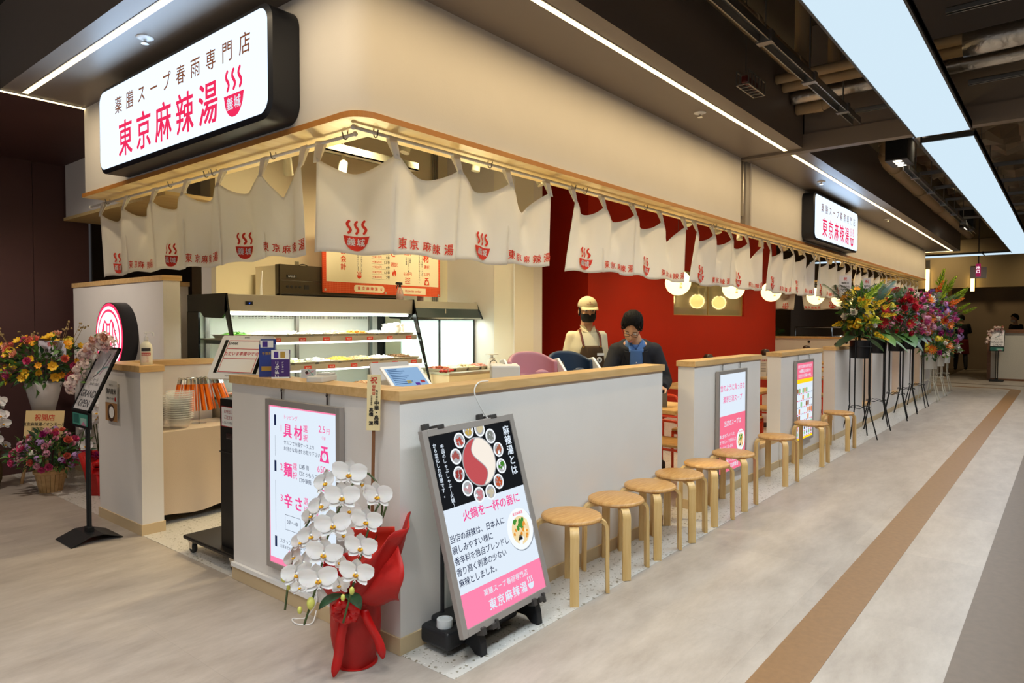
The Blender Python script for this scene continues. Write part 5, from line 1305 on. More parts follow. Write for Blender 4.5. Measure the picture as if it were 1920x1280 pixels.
# ---------------------------------------------------------------- flowers: shared bloom meshes
def mesh_of(mb, name, mats, smooth=True):
    o = mb.build(name, mats, None, smooth); me = o.data; bpy.data.objects.remove(o); return me
def petal(mb, M, L_, W_, cup=.3, mi=0, n=4):
    vs = []
    for i in range(n + 1):
        f = i / n; w = W_ * math.sin(PI * min(.98, .12 + .86 * f)) ** .7
        for s_ in (-1, 0, 1):
            vs.append(M @ V((s_ * w / 2, f * L_, cup * L_ * f * f - (.12 * W_ if s_ == 0 else 0))))
    mb.add(vs, [(3 * i + j, 3 * i + j + 1, 3 * i + 4 + j, 3 * i + 3 + j) for i in range(n) for j in (0, 1)], mi)
def fmat(name, h, r=.55): return mat('petal_' + name, h, r, noise=.12, nscale=40)
CENT = mat('petal_centre', '#c99a1e', .7); GRN = mat('leaf_green', '#3f6b2a', .5, noise=.25, nscale=30); GRD = mat('leaf_dark_green', '#26472a', .5, noise=.25, nscale=30); GRL = mat('leaf_light_green', '#55802f', .5, noise=.2, nscale=30); GRG = mat('leaf_grey_green', '#55695f', .55, noise=.15, nscale=30)
Z3 = lambda a: Matrix.Rotation(a, 3, 'Z')
X3 = lambda a: Matrix.Rotation(a, 3, 'X')
def rose_mesh(c):
    mb = MB()
    for ring, (n, t_, L_, W_) in enumerate(((3, 82, .55, .55), (4, 66, .75, .7), (5, 46, .95, .85), (6, 22, 1., .95))):
        for k in range(n): petal(mb, Z3(2 * PI * k / n + ring) @ X3(R(t_)), L_ * .9, W_, .25, 0)
    return mesh_of(mb, 'rose', [c])
def daisy_mesh(c, n=8, two=False):
    mb = MB()
    for k in range(n): petal(mb, Z3(2 * PI * k / n) @ X3(R(18 + 6 * (k % 2))), 1., 2.2 / n * (2.3 if n < 8 else 1.5), .15, 0)
    if two:
        for k in range(n): petal(mb, Z3(2 * PI * (k + .5) / n) @ X3(R(38)), .75, 2. / n * 1.3, .2, 0)
    mb.ell((0, 0, .1), (.26, .26, .16), 10, 1)
    return mesh_of(mb, 'flower', [c, CENT])
def puff_mesh(c, n=34, seed=1):
    q = random.Random(seed); mb = MB()
    for k in range(n): petal(mb, Z3(q.uniform(0, 6.3)) @ X3(R(q.uniform(5, 85))), q.uniform(.6, 1.), q.uniform(.35, .6), q.uniform(-.3, .4), 0, 3)
    return mesh_of(mb, 'carnation', [c])
def cluster_mesh(c, n=22, seed=1):
    q = random.Random(seed); mb = MB()
    for k in range(n):
        a, b = q.uniform(0, 6.28), math.acos(q.uniform(-.1, 1)); d = V((math.sin(b) * math.cos(a), math.sin(b) * math.sin(a), math.cos(b)))
        M = d.to_track_quat('Z', 'Y').to_matrix()
        for j in range(4):
            MM = M @ Z3(j * PI / 2 + k)
            mb.add([d * .75 + MM @ V(p) * .30 for p in ((0, 0, 0), (-.5, .6, .15), (0, 1, .1), (.5, .6, .15))], [(0, 1, 2, 3)])
    return mesh_of(mb, 'flower_cluster', [c])
def spike_mesh(c, n=26, seed=1):
    q = random.Random(seed); mb = MB(); mb.tube([(0, 0, 0), (0, 0, 1.9)], .03, 5, 1)
    for k in range(n):
        z = .5 + 1.5 * k / n; a = k * 2.4; r_ = .32 * (1.15 - .8 * k / n)
        M = Z3(a) @ X3(R(30))
        for j in (-1, 1): mb.add([V((0, 0, z)) + M @ V(p) for p in ((0, .05, 0), (j * r_ * .5, r_ * .7, .06), (0, r_ * 1.3, .12), (-j * .02, r_ * .6, -.05))], [(0, 1, 2, 3)])
    return mesh_of(mb, 'flower_spike', [c, GRN])
def orchid_mesh():
    mb = MB()
    for a, L_, W_ in ((0, .95, .78), (128, .95, .66), (-128, .95, .66)): petal(mb, Matrix.Translation((0, 0, -.02)).to_3x3() @ Z3(R(a)) @ X3(R(8)), L_, W_, .06, 0, 6)
    for s_ in (-1, 1):
        vs = []; n = 8                                           # the two broad wing petals
        for i in range(n + 1):
            f = i / n; x = s_ * (.06 + 1.0 * f); w = 1.12 * math.sin(PI * min(.97, .13 + .80 * f)) ** .55
            for j in range(5):
                g = j / 4 - .5; vs.append((x, .10 + g * w + .10 * f, .05 + .16 * f - .18 * f * f + .10 * abs(g) * w - .05 * (j == 2)))
        mb.add(vs, [((5 * i + j, 5 * i + j + 1, 5 * i + 6 + j, 5 * i + 5 + j) if s_ < 0 else (5 * i + j, 5 * i + 5 + j, 5 * i + 6 + j, 5 * i + j + 1)) for i in range(n) for j in range(4)], 0)
    for s_ in (-1, 1): mb.ell((s_ * .11, -.12, .16), (.05, .10, .11), 8, 1, Matrix.Rotation(s_ * .5, 3, 'Z'))
    mb.ell((0, -.30, .16), (.12, .17, .06), 8, 0); mb.ell((0, -.18, .17), (.12, .10, .09), 8, 2); mb.ell((0, .02, .13), (.07, .08, .09), 8, 0)
    for s_ in (-1, 1): mb.tube([(0, -.42, .17), (s_ * .05, -.52, .2), (s_ * .1, -.54, .24)], .02, 5, 0)
    return mesh_of(mb, 'orchid_bloom', [mat('orchid_white', '#f4f1ee', .5, subs=.15), mat('orchid_yellow', '#e8b21e', .5), mat('orchid_lip', '#c98a1c', .5)])
def put(parent, me, name, loc, dirv, s, roll=0.):
    o = bpy.data.objects.new(name, me); col.objects.link(o); o.parent = parent
    M = V(dirv).normalized().to_track_quat('Z', 'Y').to_matrix().to_4x4() @ Matrix.Rotation(roll, 4, 'Z') @ Matrix.Scale(s, 4)
    M.translation = V(loc); o.matrix_local = M
    return o
def leaves(mb, n, fn, size, q, mi=lambda q: 0, wide=.42):
    for k in range(n):
        p, d = fn(q); s_ = size * q.uniform(.6, 1.3)
        M = V(d).normalized().to_track_quat('Y', 'Z').to_matrix() @ Matrix.Rotation(q.uniform(-1.2, 1.2), 3, 'Y')
        b = q.uniform(-.3, .1)
        mb.add([V(p) + M @ V((x * s_ * wide, y * s_, z * s_)) for x, y, z in ((0, 0, 0), (-.5, .45, .12), (0, .5, 0), (.5, .45, .12), (0, 1, b))], [(0, 2, 1), (0, 3, 2), (1, 2, 4), (2, 3, 4)], mi(q))
def frond(mb, p0, d, L_, q, mi=0, droop=.5, w=.16, n=22):
    d = V(d).normalized(); side = d.cross(V((0, 0, 1))); side = side.normalized() if side.length > .1 else V((1, 0, 0))
    pts = [V(p0) + d * (L_ * i / n) + V((0, 0, -droop * L_ * (i / n) ** 2)) for i in range(n + 1)]
    mb.tube(pts, .0035, 4, mi)
    for i in range(3, n):
        f = i / n; ll = w * L_ * 2 * math.sin(PI * (.15 + .8 * f)) ** .8
        t_ = (pts[i + 1] - pts[i - 1]).normalized()
        for s_ in (-1, 1):
            e = pts[i] + side * (s_ * ll * .8) + t_ * ll * .65 + V((0, 0, -.25 * ll)); m_ = pts[i] + side * (s_ * ll * .45) + t_ * ll * .3
            o_ = t_ * (.006 * L_ + .002)
            mb.add([pts[i], m_ - o_, e, m_ + o_], [(0, 1, 2, 3)], mi)
def bigleaf(mb, p0, d, L_, W_, mi=0, droop=.3, up=V((0, 0, 1))):
    d = V(d).normalized(); s_ = d.cross(up); s_ = s_.normalized() if s_.length > .05 else V((1, 0, 0)); nrm = s_.cross(d)
    n = 7; vs = []
    for i in range(n + 1):
        f = i / n; c = V(p0) + d * L_ * f - V((0, 0, droop * L_ * f * f)); w = W_ / 2 * math.sin(PI * (.06 + .94 * f)) ** .75
        vs += [c - s_ * w + nrm * w * .25, c, c + s_ * w + nrm * w * .25]
    mb.add(vs, [(3 * i + j, 3 * i + j + 1, 3 * i + 4 + j, 3 * i + 3 + j) for i in range(n) for j in (0, 1)], mi)
M_ROSE = {k: rose_mesh(fmat('rose_' + k, h)) for k, h in (('pink', '#d9568a'), ('coral', '#e5806c'), ('pale', '#e6a9bb'), ('red', '#b3162a'), ('white', '#ece6da'), ('peach', '#eeb49a'))}
M_DAISY = {k: daisy_mesh(fmat('daisy_' + k, h), n, tw) for k, h, n, tw in (('yellow', '#e6b825', 7, False), ('orange', '#dd7a2c', 14, True), ('red', '#b8202c', 14, True), ('pink', '#d982ad', 14, True), ('lilac', '#b58ac9', 8, False), ('white', '#efeade', 12, True), ('gold', '#e8a21e', 7, False))}
M_PUFF = {k: puff_mesh(fmat('puff_' + k, h), 34, i) for i, (k, h) in enumerate((('pink', '#c95590'), ('white', '#e9e4d8'), ('pale', '#efc9cc'), ('red', '#a81c2e'), ('yellow', '#e7c52e'), ('magenta', '#a72a78'), ('lilac', '#a785b8')))}
M_CLUS = {k: cluster_mesh(fmat('cluster_' + k, h), 24, i) for i, (k, h) in enumerate((('lilac', '#b48cc4'), ('pink', '#d694ae'), ('white', '#e6e4d4'), ('violet', '#5a3a96'), ('yellow', '#e4cf3a'), ('blush', '#f7ddd4')))}
M_SPIKE = {k: spike_mesh(fmat('spike_' + k, h), 26, i) for i, (k, h) in enumerate((('yellow', '#eecb28'), ('pink', '#cf6a9a'), ('lime', '#a9c23a'), ('lilac', '#9a78b4'), ('orange', '#e37a22')))}
ALLB = {'rose': M_ROSE, 'flower': M_DAISY, 'carnation': M_PUFF, 'flower_cluster': M_CLUS, 'flower_spike': M_SPIKE}
def arrangement(t, c, ex, blooms, q, view=V((-.78, -.62, .1)), sc_=1.):
    """blooms: (kind, colour, count, radius) spread over the front of an ellipsoid at c with half sizes ex (local coords)"""
    for kind, colr, n, r_ in blooms:
        for _ in range(n):
            for _t in range(20):
                a, z = q.uniform(0, 2 * PI), q.uniform(-.75, 1); s_ = math.sqrt(max(0, 1 - z * z)); d = V((s_ * math.cos(a), s_ * math.sin(a), z))
                if d.dot(view) > -.25: break
            f = q.uniform(.72, 1.02)
            p = V(c) + V((d.x * ex[0], d.y * ex[1], d.z * ex[2])) * f
            put(t, ALLB[kind][colr], kind, p, d * .8 + view * .55 + V((0, 0, .15)), r_ * q.uniform(.8, 1.2), q.uniform(0, 6.28))
def foliage(t, c, ex, n, size, q, mats=(GRN, GRD, GRL), name='foliage', stalk=None, extra=None):
    mb = MB()
    def fn(q):
        a, z = q.uniform(0, 2 * PI), q.uniform(-.9, 1); s_ = math.sqrt(1 - z * z); d = V((s_ * math.cos(a), s_ * math.sin(a), z)); f = q.uniform(.35, 1.)
        return V(c) + V((d.x * ex[0], d.y * ex[1], d.z * ex[2])) * f, d + V((q.uniform(-.6, .6), q.uniform(-.6, .6), q.uniform(-.3, .6)))
    leaves(mb, n, fn, size, q, lambda q: q.randrange(len(mats)))
    if stalk:
        for k in range(12):
            a = q.uniform(0, 6.28); mb.tube([stalk, V(c) + V((math.cos(a) * ex[0] * .6, math.sin(a) * ex[1] * .6, q.uniform(-.4, .5) * ex[2]))], .004, 4, 1)
    if extra: extra(mb)
    return mb.build(name, list(mats), t, True)
def card(name, label, loc, rz, w, h, hexc, lines, tilt=0., stick=0., parent_mat=None):
    """a congratulation card; lines: (text, size, v, colour index)"""
    t = thing(name, label, 'card', loc, rz)
    f = Frame((0, 0, 0), (1, 0, 0), (0, math.sin(R(tilt)), math.cos(R(tilt))))
    MB().prism([(-w / 2, 0), (w / 2, 0), (w / 2, h), (-w / 2, h)], f, -.004, 0).build('board', mat('card_' + hexc, hexc, .6), t)
    m = MB()
    for s_, sz, v, c in lines: m.text(s_, f, 0, v, sz, c, .012, w=.001)
    m.build('lettering', [REDINK, INK], t)
    if stick: MB().box(-.008, .008, -.004, .004, -stick, .01).build('stick', mat('card_stick', '#8a6a44', .6), t)
    return t

# ---------------------------------------------------------------- white orchid in red wrapping (front)
OX, OY = -.16, .112
t = thing('potted_orchid', 'large white orchid in red wrapping paper with a red bow at the counter corner', 'orchid', (OX, OY, 0))
REDP = mat('red_wrap_paper', '#b01a14', .55, noise=.10, nscale=9, bump=.5, bscale=14)
q = random.Random(21)
def pot(u, v):
    a = 2 * PI * u; sq = (abs(math.cos(a)) ** 4 + abs(math.sin(a)) ** 4) ** -.12
    r_ = (.080 + .034 * math.sin(min(1, v * 1.5) * PI / 2) - .006 * max(0, v - .6) + .005 * math.sin(a * 7 + 9 * v) * v + .004 * math.sin(a * 4 - 5 * v)) * (.98 + .04 * (sq - 1))
    return V((r_ * math.cos(a + .5), r_ * math.sin(a + .5), .29 * v + .002))
m = MB().grid(pot, 36, 8); m.lathe([(.0, .003), (.095, .002)], seg=24); m.build('pot_wrap', REDP, t, 'auto', angle=50)
# paper fan spreading from the neck towards the counter side
vx = V((.632, -.775, 0)); vy = V((.775, .632, 0))                  # reader's right, away
def fan(u, v):
    a = R(-175 + 350 * u)
    flare = .100 + .095 * v ** .8 * (1 + .55 * math.cos(a - R(-12))) + .010 * math.sin(a * 6 + 4 * v) * v + .008 * math.sin(a * 11 - 7 * v) * v
    z = .27 + .40 * v * (.40 + .55 * max(0, math.cos(a - R(10))) ** .6) + .012 * math.sin(a * 9 + 1) * v
    return (vx * math.cos(a) + vy * math.sin(a)) * flare + V((0, 0, z))
MB().grid(fan, 60, 10).build('wrap_fan', REDP, t, True, solid=.003)
def sheet(u, v):
    p = vx * (-.02 + .225 * u) + vy * (-.05 * u) + V((0, 0, .275 + .03 * u * u + v * (.09 + .17 * u)))
    return p - vy * (.085 * math.sin(PI * v) ** .7 + .04) + vx * (.03 * math.sin(PI * v) * u + .010 * math.sin(7 * v + 3 * u)) + V((0, 0, .010 * math.sin(9 * u + 3 * v)))
MB().grid(sheet, 12, 10).build('wrap_fold', REDP, t, True, solid=.003)
def sheet2(u, v): return vx * (-.01 + .20 * u) + vy * (-.12 + .02 * u) + V((0, 0, .46 + .17 * v - .02 * u + .02 * u * v)) + vy * .03 * math.sin(PI * v)
MB().grid(sheet2, 8, 6).build('wrap_fold', mat('bright_red_wrap', '#d2321f', .5, bump=.3, bscale=14), t, True, solid=.003)
RIB = mat('red_satin_ribbon', '#c4100f', .3)
BW = V((-.105, -.075, .285))
m = MB()
for k in range(9):
    a = R(k * 40 + 10); d = vx * math.cos(a) + V((0, 0, math.sin(a) * .8)) - vy * .35
    L_ = .062; n = d.cross(vy).normalized() * .02
    pts = [BW + d * (L_ * (1 - math.cos(PI * 2 * i / 10)) / 2) + vy * (-.022 * math.sin(PI * 2 * i / 10)) for i in range(11)]
    vs = []
    for p in pts: vs += [p - n, p + n]
    m.add(vs, [(2 * i, 2 * i + 1, 2 * i + 3, 2 * i + 2) for i in range(10)])
m.ell(BW - vy * .02, .018, 10); m.build('bow', RIB, t, True, solid=.0015)
for pts in ([BW, BW - vx * .02 + V((0, 0, -.10)) - vy * .02, BW - vx * .035 + V((0, 0, -.2)) - vy * .015, BW - vx * .05 + V((0, 0, -.275)) - vy * .03], [BW + vx * .07, BW + vx * .10 + V((0, 0, -.06)) - vy * .012, BW + vx * .135 + V((0, 0, -.14)) - vy * -.002, BW + vx * .15 + V((0, 0, -.215)) - vy * -.006]):
    P = smooth_path(pts, 5); vs = []
    for i, p in enumerate(P):
        w = .020 * (1 if i < len(P) - 3 else (len(P) - 1 - i) / 3 + .15)
        vs += [p - vx * w, p + vx * w]
    MB().add(vs, [(2 * i, 2 * i + 1, 2 * i + 3, 2 * i + 2) for i in range(len(P) - 1)]).build('ribbon_tail', RIB, t, True, solid=.0012)
# flowers placed where they hang on three arching stems; (x, z) in the reader's plane, w = depth towards the viewer
ORC = orchid_mesh()
def opt(px, py, D):
    u = (px - 960) / 1278.59 * D; z = 1.5 + (603.9 - py) / 1278.59 * D
    return V((-2.02887, -2.30829, 0)) + V((.7737, .6336, 0)) * D + V((.6336, -.7737, 0)) * u + V((0, 0, z)) - V((OX, OY, 0))
FLW = [(653.7, 888, 2.78, 0, .068), (682, 908, 2.84, 70, .058), (707.6, 930, 2.78, 20, .066), (640, 932, 2.73, 0, .068), (686, 978, 2.73, 12, .064), (622, 985, 2.68, -5, .068), (597, 948, 2.80, -60, .06), (605, 905, 2.84, -65, .06), (577, 968, 2.84, -70, .05), (675, 1028, 2.68, 8, .064), (605, 1040, 2.64, -5, .068), (578, 1006, 2.75, -55, .060), (644, 1004, 2.80, 30, .052), (666, 1077, 2.64, 5, .066), (594, 1089, 2.60, -5, .070), (564, 1058, 2.72, -60, .05), (551, 1079, 2.68, -45, .062), (558, 1018, 2.80, -65, .05), (544, 1047, 2.78, -70, .05), (636, 1056, 2.74, 45, .048), (634, 1100, 2.70, 20, .048), (655, 958, 2.84, 25, .055), (595, 1005, 2.82, -40, .05), (557, 1105, 2.66, -50, .036)]
tocam = V((-.7737, -.6336, 0))
for px, py, D, yaw, r_ in FLW:
    d = Matrix.Rotation(R(yaw) * -1, 3, 'Z') @ tocam + V((0, 0, -.12))
    o = put(t, ORC, 'orchid_bloom', opt(px, py, D), d, r_)
    zax = V(d).normalized(); yax = (V((0, 0, 1)) - zax * zax.z).normalized(); xax = yax.cross(zax)
    M = Matrix((xax, yax, zax)).transposed().to_4x4() @ Matrix.Rotation(R(q.uniform(-10, 10)), 4, 'Z') @ Matrix.Scale(r_, 4); M.translation = opt(px, py, D); o.matrix_local = M
STEMM = mat('orchid_stem', '#3c4a22', .5)
base = V((0, 0, .30))
for pts in ([base, opt(715, 960, 2.9), opt(690, 890, 2.95), opt(640, 905, 2.86), opt(590, 960, 2.86), opt(548, 1040, 2.82), opt(530, 1150, 2.72)], [base, opt(690, 960, 2.86), opt(668, 905, 2.88), opt(640, 945, 2.80), opt(612, 1010, 2.74), opt(594, 1090, 2.68), opt(566, 1178, 2.62)], [base, opt(712, 985, 2.88), opt(725, 940, 2.9), opt(708, 950, 2.84), opt(688, 1000, 2.78), opt(668, 1070, 2.70), opt(640, 1175, 2.62)]):
    MB().tube(smooth_path(pts, 6), .0045, 7).build('flower_stem', STEMM, t, True)
BUD = mat('orchid_bud', '#c9c860', .5)
for px, py, D, r_ in ((579, 1137, 2.62, .020), (558, 1150, 2.62, .012), (529, 1088, 2.68, .016), (537, 1107, 2.68, .009), (657, 1113, 2.62, .013), (640, 1126, 2.62, .011)):
    MB().ell(opt(px, py, D), (r_ * .8, r_ * .8, r_ * 1.25), 12).build('bud', BUD, t, True)
for d, p in ((V((-.9, -.1, .15)), opt(640, 1120, 2.78)), (V((-.2, -.9, .1)), opt(648, 1118, 2.80)), (V((.6, .5, .3)), V((.02, .02, .33)))):
    m = MB(); bigleaf(m, p, d, .13, .06); m.build('orchid_leaf', GRD, t, True, solid=.002)
# wooden plaque on its stick
t = thing('wooden_plaque', 'pale wooden plaque with brush writing on a brown stick in the red orchid pot', 'plaque', (-.075, .115, .30))
t.rotation_euler = (0, R(1.2), R(-52))
fq = Frame((0, -.004, .715), (1, 0, 0), (0, 0, 1)); pw, ph = .060, .25
MB().prism([(-pw / 2, 0), (pw / 2, 0), (pw / 2, ph), (-pw / 2, ph)], fq, -.008, 0).build('board', mat('plaque_wood', '#e2cc98', .6, noise=.05, nscale=8), t)
m = MB(); w = .0012
m.text('祝', fq, 0, ph - .036, .032, 0, .02, w=w); m.text('御開店', fq, .0, ph - .058, .015, 0, .01, w=w, vertical=True)
m.text('株式会社', fq, .014, ph - .078, .012, 1, .01, w=w, vertical=True); m.text('中華・高橋', fq, .014, ph - .135, .022, 1, .03, w=w, vertical=True, gap=.98)
m.text('代表取締役', fq, -.009, ph - .100, .0085, 1, .01, w=w, vertical=True); m.text('高橋 滉', fq, -.010, ph - .165, .020, 1, .03, w=w, vertical=True, gap=1.0)
m.build('brush_writing', [REDINK, INK], t)
MB().box(-.007, .007, .004, .012, -.2, .74).build('stick', mat('brown_stick', '#7a4e2c', .6), t)

# ---------------------------------------------------------------- flowers in front of the maroon wall
TRZ = R(-50.7)                                                     # faces the viewer
# big yellow and pink arrangement in a white vase on a wooden easel
t = thing('flower_arrangement', 'tall yellow and pink flower arrangement in a white vase by the maroon wall', 'flowers', (.10, 5.05, 0)); q = random.Random(31)
MB().lathe([(.0, .66), (.085, .66), (.15, .93), (.145, .94), (.12, .92)], seg=28).build('vase', mat('white_vase', '#d5d2cd', .4), t, True)
for a in (20, 140, 260):
    c, s_ = math.cos(R(a)), math.sin(R(a)); MB().tube([(.05 * c, .05 * s_, .66), (.2 * c, .2 * s_, 0)], .014, 6).build('easel_leg', mat('easel_wood', '#b99466', .6), t)
MB().lathe([(.09, .63), (.10, .66), (.09, .66)], seg=20).build('easel_ring', _mats['easel_wood'], t)
foliage(t, (0, 0, 1.1), (.36, .34, .24), 420, .075, q, (GRN, GRD, GRN, GRL), stalk=V((0, 0, .92)))
arrangement(t, (0, 0, 1.13), (.38, .36, .25), [('flower', 'yellow', 24, .046), ('flower', 'gold', 8, .040), ('rose', 'coral', 8, .055), ('rose', 'pink', 6, .058), ('rose', 'peach', 4, .05), ('flower_cluster', 'yellow', 4, .05)], q)
m = MB()
for k in range(9):
    a = R(q.uniform(100, 330)); d = V((math.cos(a) * .5, math.sin(a) * .5, 1)); p = V((math.cos(a) * .25, math.sin(a) * .25, 1.25)); e = p + d * q.uniform(.12, .24); m.tube([p, e], .0025, 4); 
    for j in range(5): m.ell(e + V((q.uniform(-.03, .03), q.uniform(-.03, .03), q.uniform(-.05, .03))), .009, 6)
m.build('bud_sprays', mat('bronze_buds', '#8f7a4a', .6), t, True)
card('congratulation_card', 'lilac white card standing in the tall yellow flower arrangement', (.16, 5.00, 1.16), TRZ, .255, .165, '#c9c4d0', [('御祝', .045, .112, 0), ('株式会社', .034, .06, 1), ('代表取締役 永本', .026, .02, 1)], 0, .2)
card('congratulation_card', 'cream card at the end of the row of flowers, beside the tall yellow arrangement', (-.38, 5.6, .98), TRZ, .16, .13, '#e2d3a4', [('祝', .04, .08, 0), ('開店', .03, .03, 1)], 0, .975)
# pink basket
t = thing('flower_basket', 'low pink rose basket on the floor by the maroon wall', 'flowers', (.03, 4.66, 0)); q = random.Random(32)
m = MB()
for k in range(20):
    a0, a1 = 2 * PI * k / 20, 2 * PI * (k + .92) / 20
    m.add([(.085 * math.cos(a0), .085 * math.sin(a0), 0), (.085 * math.cos(a1), .085 * math.sin(a1), 0), (.125 * math.cos(a1), .125 * math.sin(a1), .19), (.125 * math.cos(a0), .125 * math.sin(a0), .19)], [(0, 1, 2, 3)])
m.lathe([(.124, .165), (.130, .168), (.132, .19), (.126, .192)], seg=24); m.lathe([(0, .004), (.084, .004)], seg=20)
m.build('basket', wood('basket_wood', '#b08a55', '#caa672', (3, 3, 8)), t, solid=.004)
foliage(t, (0, 0, .34), (.32, .30, .17), 420, .065, q, (GRN, GRD, GRL), stalk=V((0, 0, .15)))
arrangement(t, (0, 0, .35), (.31, .29, .20), [('rose', 'pink', 9, .050), ('rose', 'coral', 6, .042), ('rose', 'pale', 8, .040), ('flower_cluster', 'lilac', 14, .036), ('flower_cluster', 'pink', 12, .034), ('carnation', 'magenta', 3, .04), ('flower', 'white', 8, .022), ('flower_cluster', 'white', 6, .026)], q)
card('congratulation_card', 'tan card with black writing behind the pink rose basket', (.02, 4.82, .46), TRZ, .35, .24, '#d8bd86', [('祝開店', .062, .155, 0), ('東京麻辣湯イオンモール', .035, .105, 1), ('津田沼South店', .035, .06, 1), ('星野海', .040, .01, 1)], 10, .3)
# white orchid at the edge, in an olive sack
t = thing('potted_orchid', 'white orchid in an olive cloth wrapped pot at the edge of the photo', 'orchid', (-.33, 5.18, 0)); q = random.Random(33)
MB().lathe([(.0, .004), (.10, .004), (.13, .08), (.135, .2), (.11, .28), (.13, .33), (.10, .30)], seg=24).build('wrapped_pot', mat('olive_sack', '#5c4a2a', .85, noise=.15, nscale=12), t, True)
def orchid_spray(t, base, tips, q, n, r_):
    for tp in tips:
        b = V(base); tp = V(tp); mid = (b + tp) / 2 + V((0, 0, .32)); P = smooth_path([b, b + (mid - b) * .6 + V((0, 0, .1)), mid, tp], 6)
        MB().tube(P, .004, 6).build('flower_stem', STEMM, t, True)
        for k in range(n):
            p = P[int(len(P) * (.42 + .56 * k / n))] + V((q.uniform(-.05, .05), q.uniform(-.05, .05), q.uniform(-.03, .02)))
            d = tocam + V((q.uniform(-.7, .7), q.uniform(-.7, .7), q.uniform(-.3, .1))); o = put(t, ORC, 'orchid_bloom', p, d, r_ * q.uniform(.85, 1.1))
            zax = d.normalized(); yax = (V((0, 0, 1)) - zax * zax.z).normalized(); M = Matrix((yax.cross(zax), yax, zax)).transposed().to_4x4() @ Matrix.Scale(r_, 4); M.translation = p; o.matrix_local = M
orchid_spray(t, (0, 0, .3), [(.16, -.10, .60), (.05, -.16, .45), (.12, -.16, .35)], q, 7, .062)
t = thing('potted_orchid', 'white orchid with a red bow behind the entrance stub wall', 'orchid', (.27, 4.22, 0)); q = random.Random(34)
MB().lathe([(.0, .004), (.09, .004), (.12, .2), (.16, .36), (.13, .32)], seg=24).build('pot_wrap', REDP, t, True)
orchid_spray(t, (0, 0, .3), [(-.18, -.05, .42), (-.14, -.12, .66), (-.05, -.16, .50)], q, 8, .062)
m = MB()
for k in range(7):
    a = R(k * 51); d = V((-.5 * math.cos(a), -.5, math.sin(a))); b = V((-.06, -.14, .26)); n_ = V((.02, -.02, 0))
    pts = [b + d * (.07 * (1 - math.cos(PI * i / 4)) / 2) + V((-.02 * math.sin(PI * i / 4), 0, 0)) for i in range(9)]; vs = []
    for p in pts: vs += [p - n_, p + n_]
    m.add(vs, [(2 * i, 2 * i + 1, 2 * i + 3, 2 * i + 2) for i in range(8)])
for s_ in (-1, 1): m.add([b + V((s_ * .01, -.02, 0)) + V(p) for p in ((-.02, 0, 0), (.02, 0, 0), (.03, -.03, -.22), (-.01, -.03, -.24))], [(0, 1, 2, 3)])
m.build('bow', RIB, t, True, solid=.0015)
for k in range(4): put(t, M_PUFF['magenta'] if k % 2 else M_PUFF['red'], 'carnation', (-.10 + .04 * k, -.10 - .02 * k, .38 - .02 * (k % 2)), tocam + V((0, 0, .4)), .05, k)

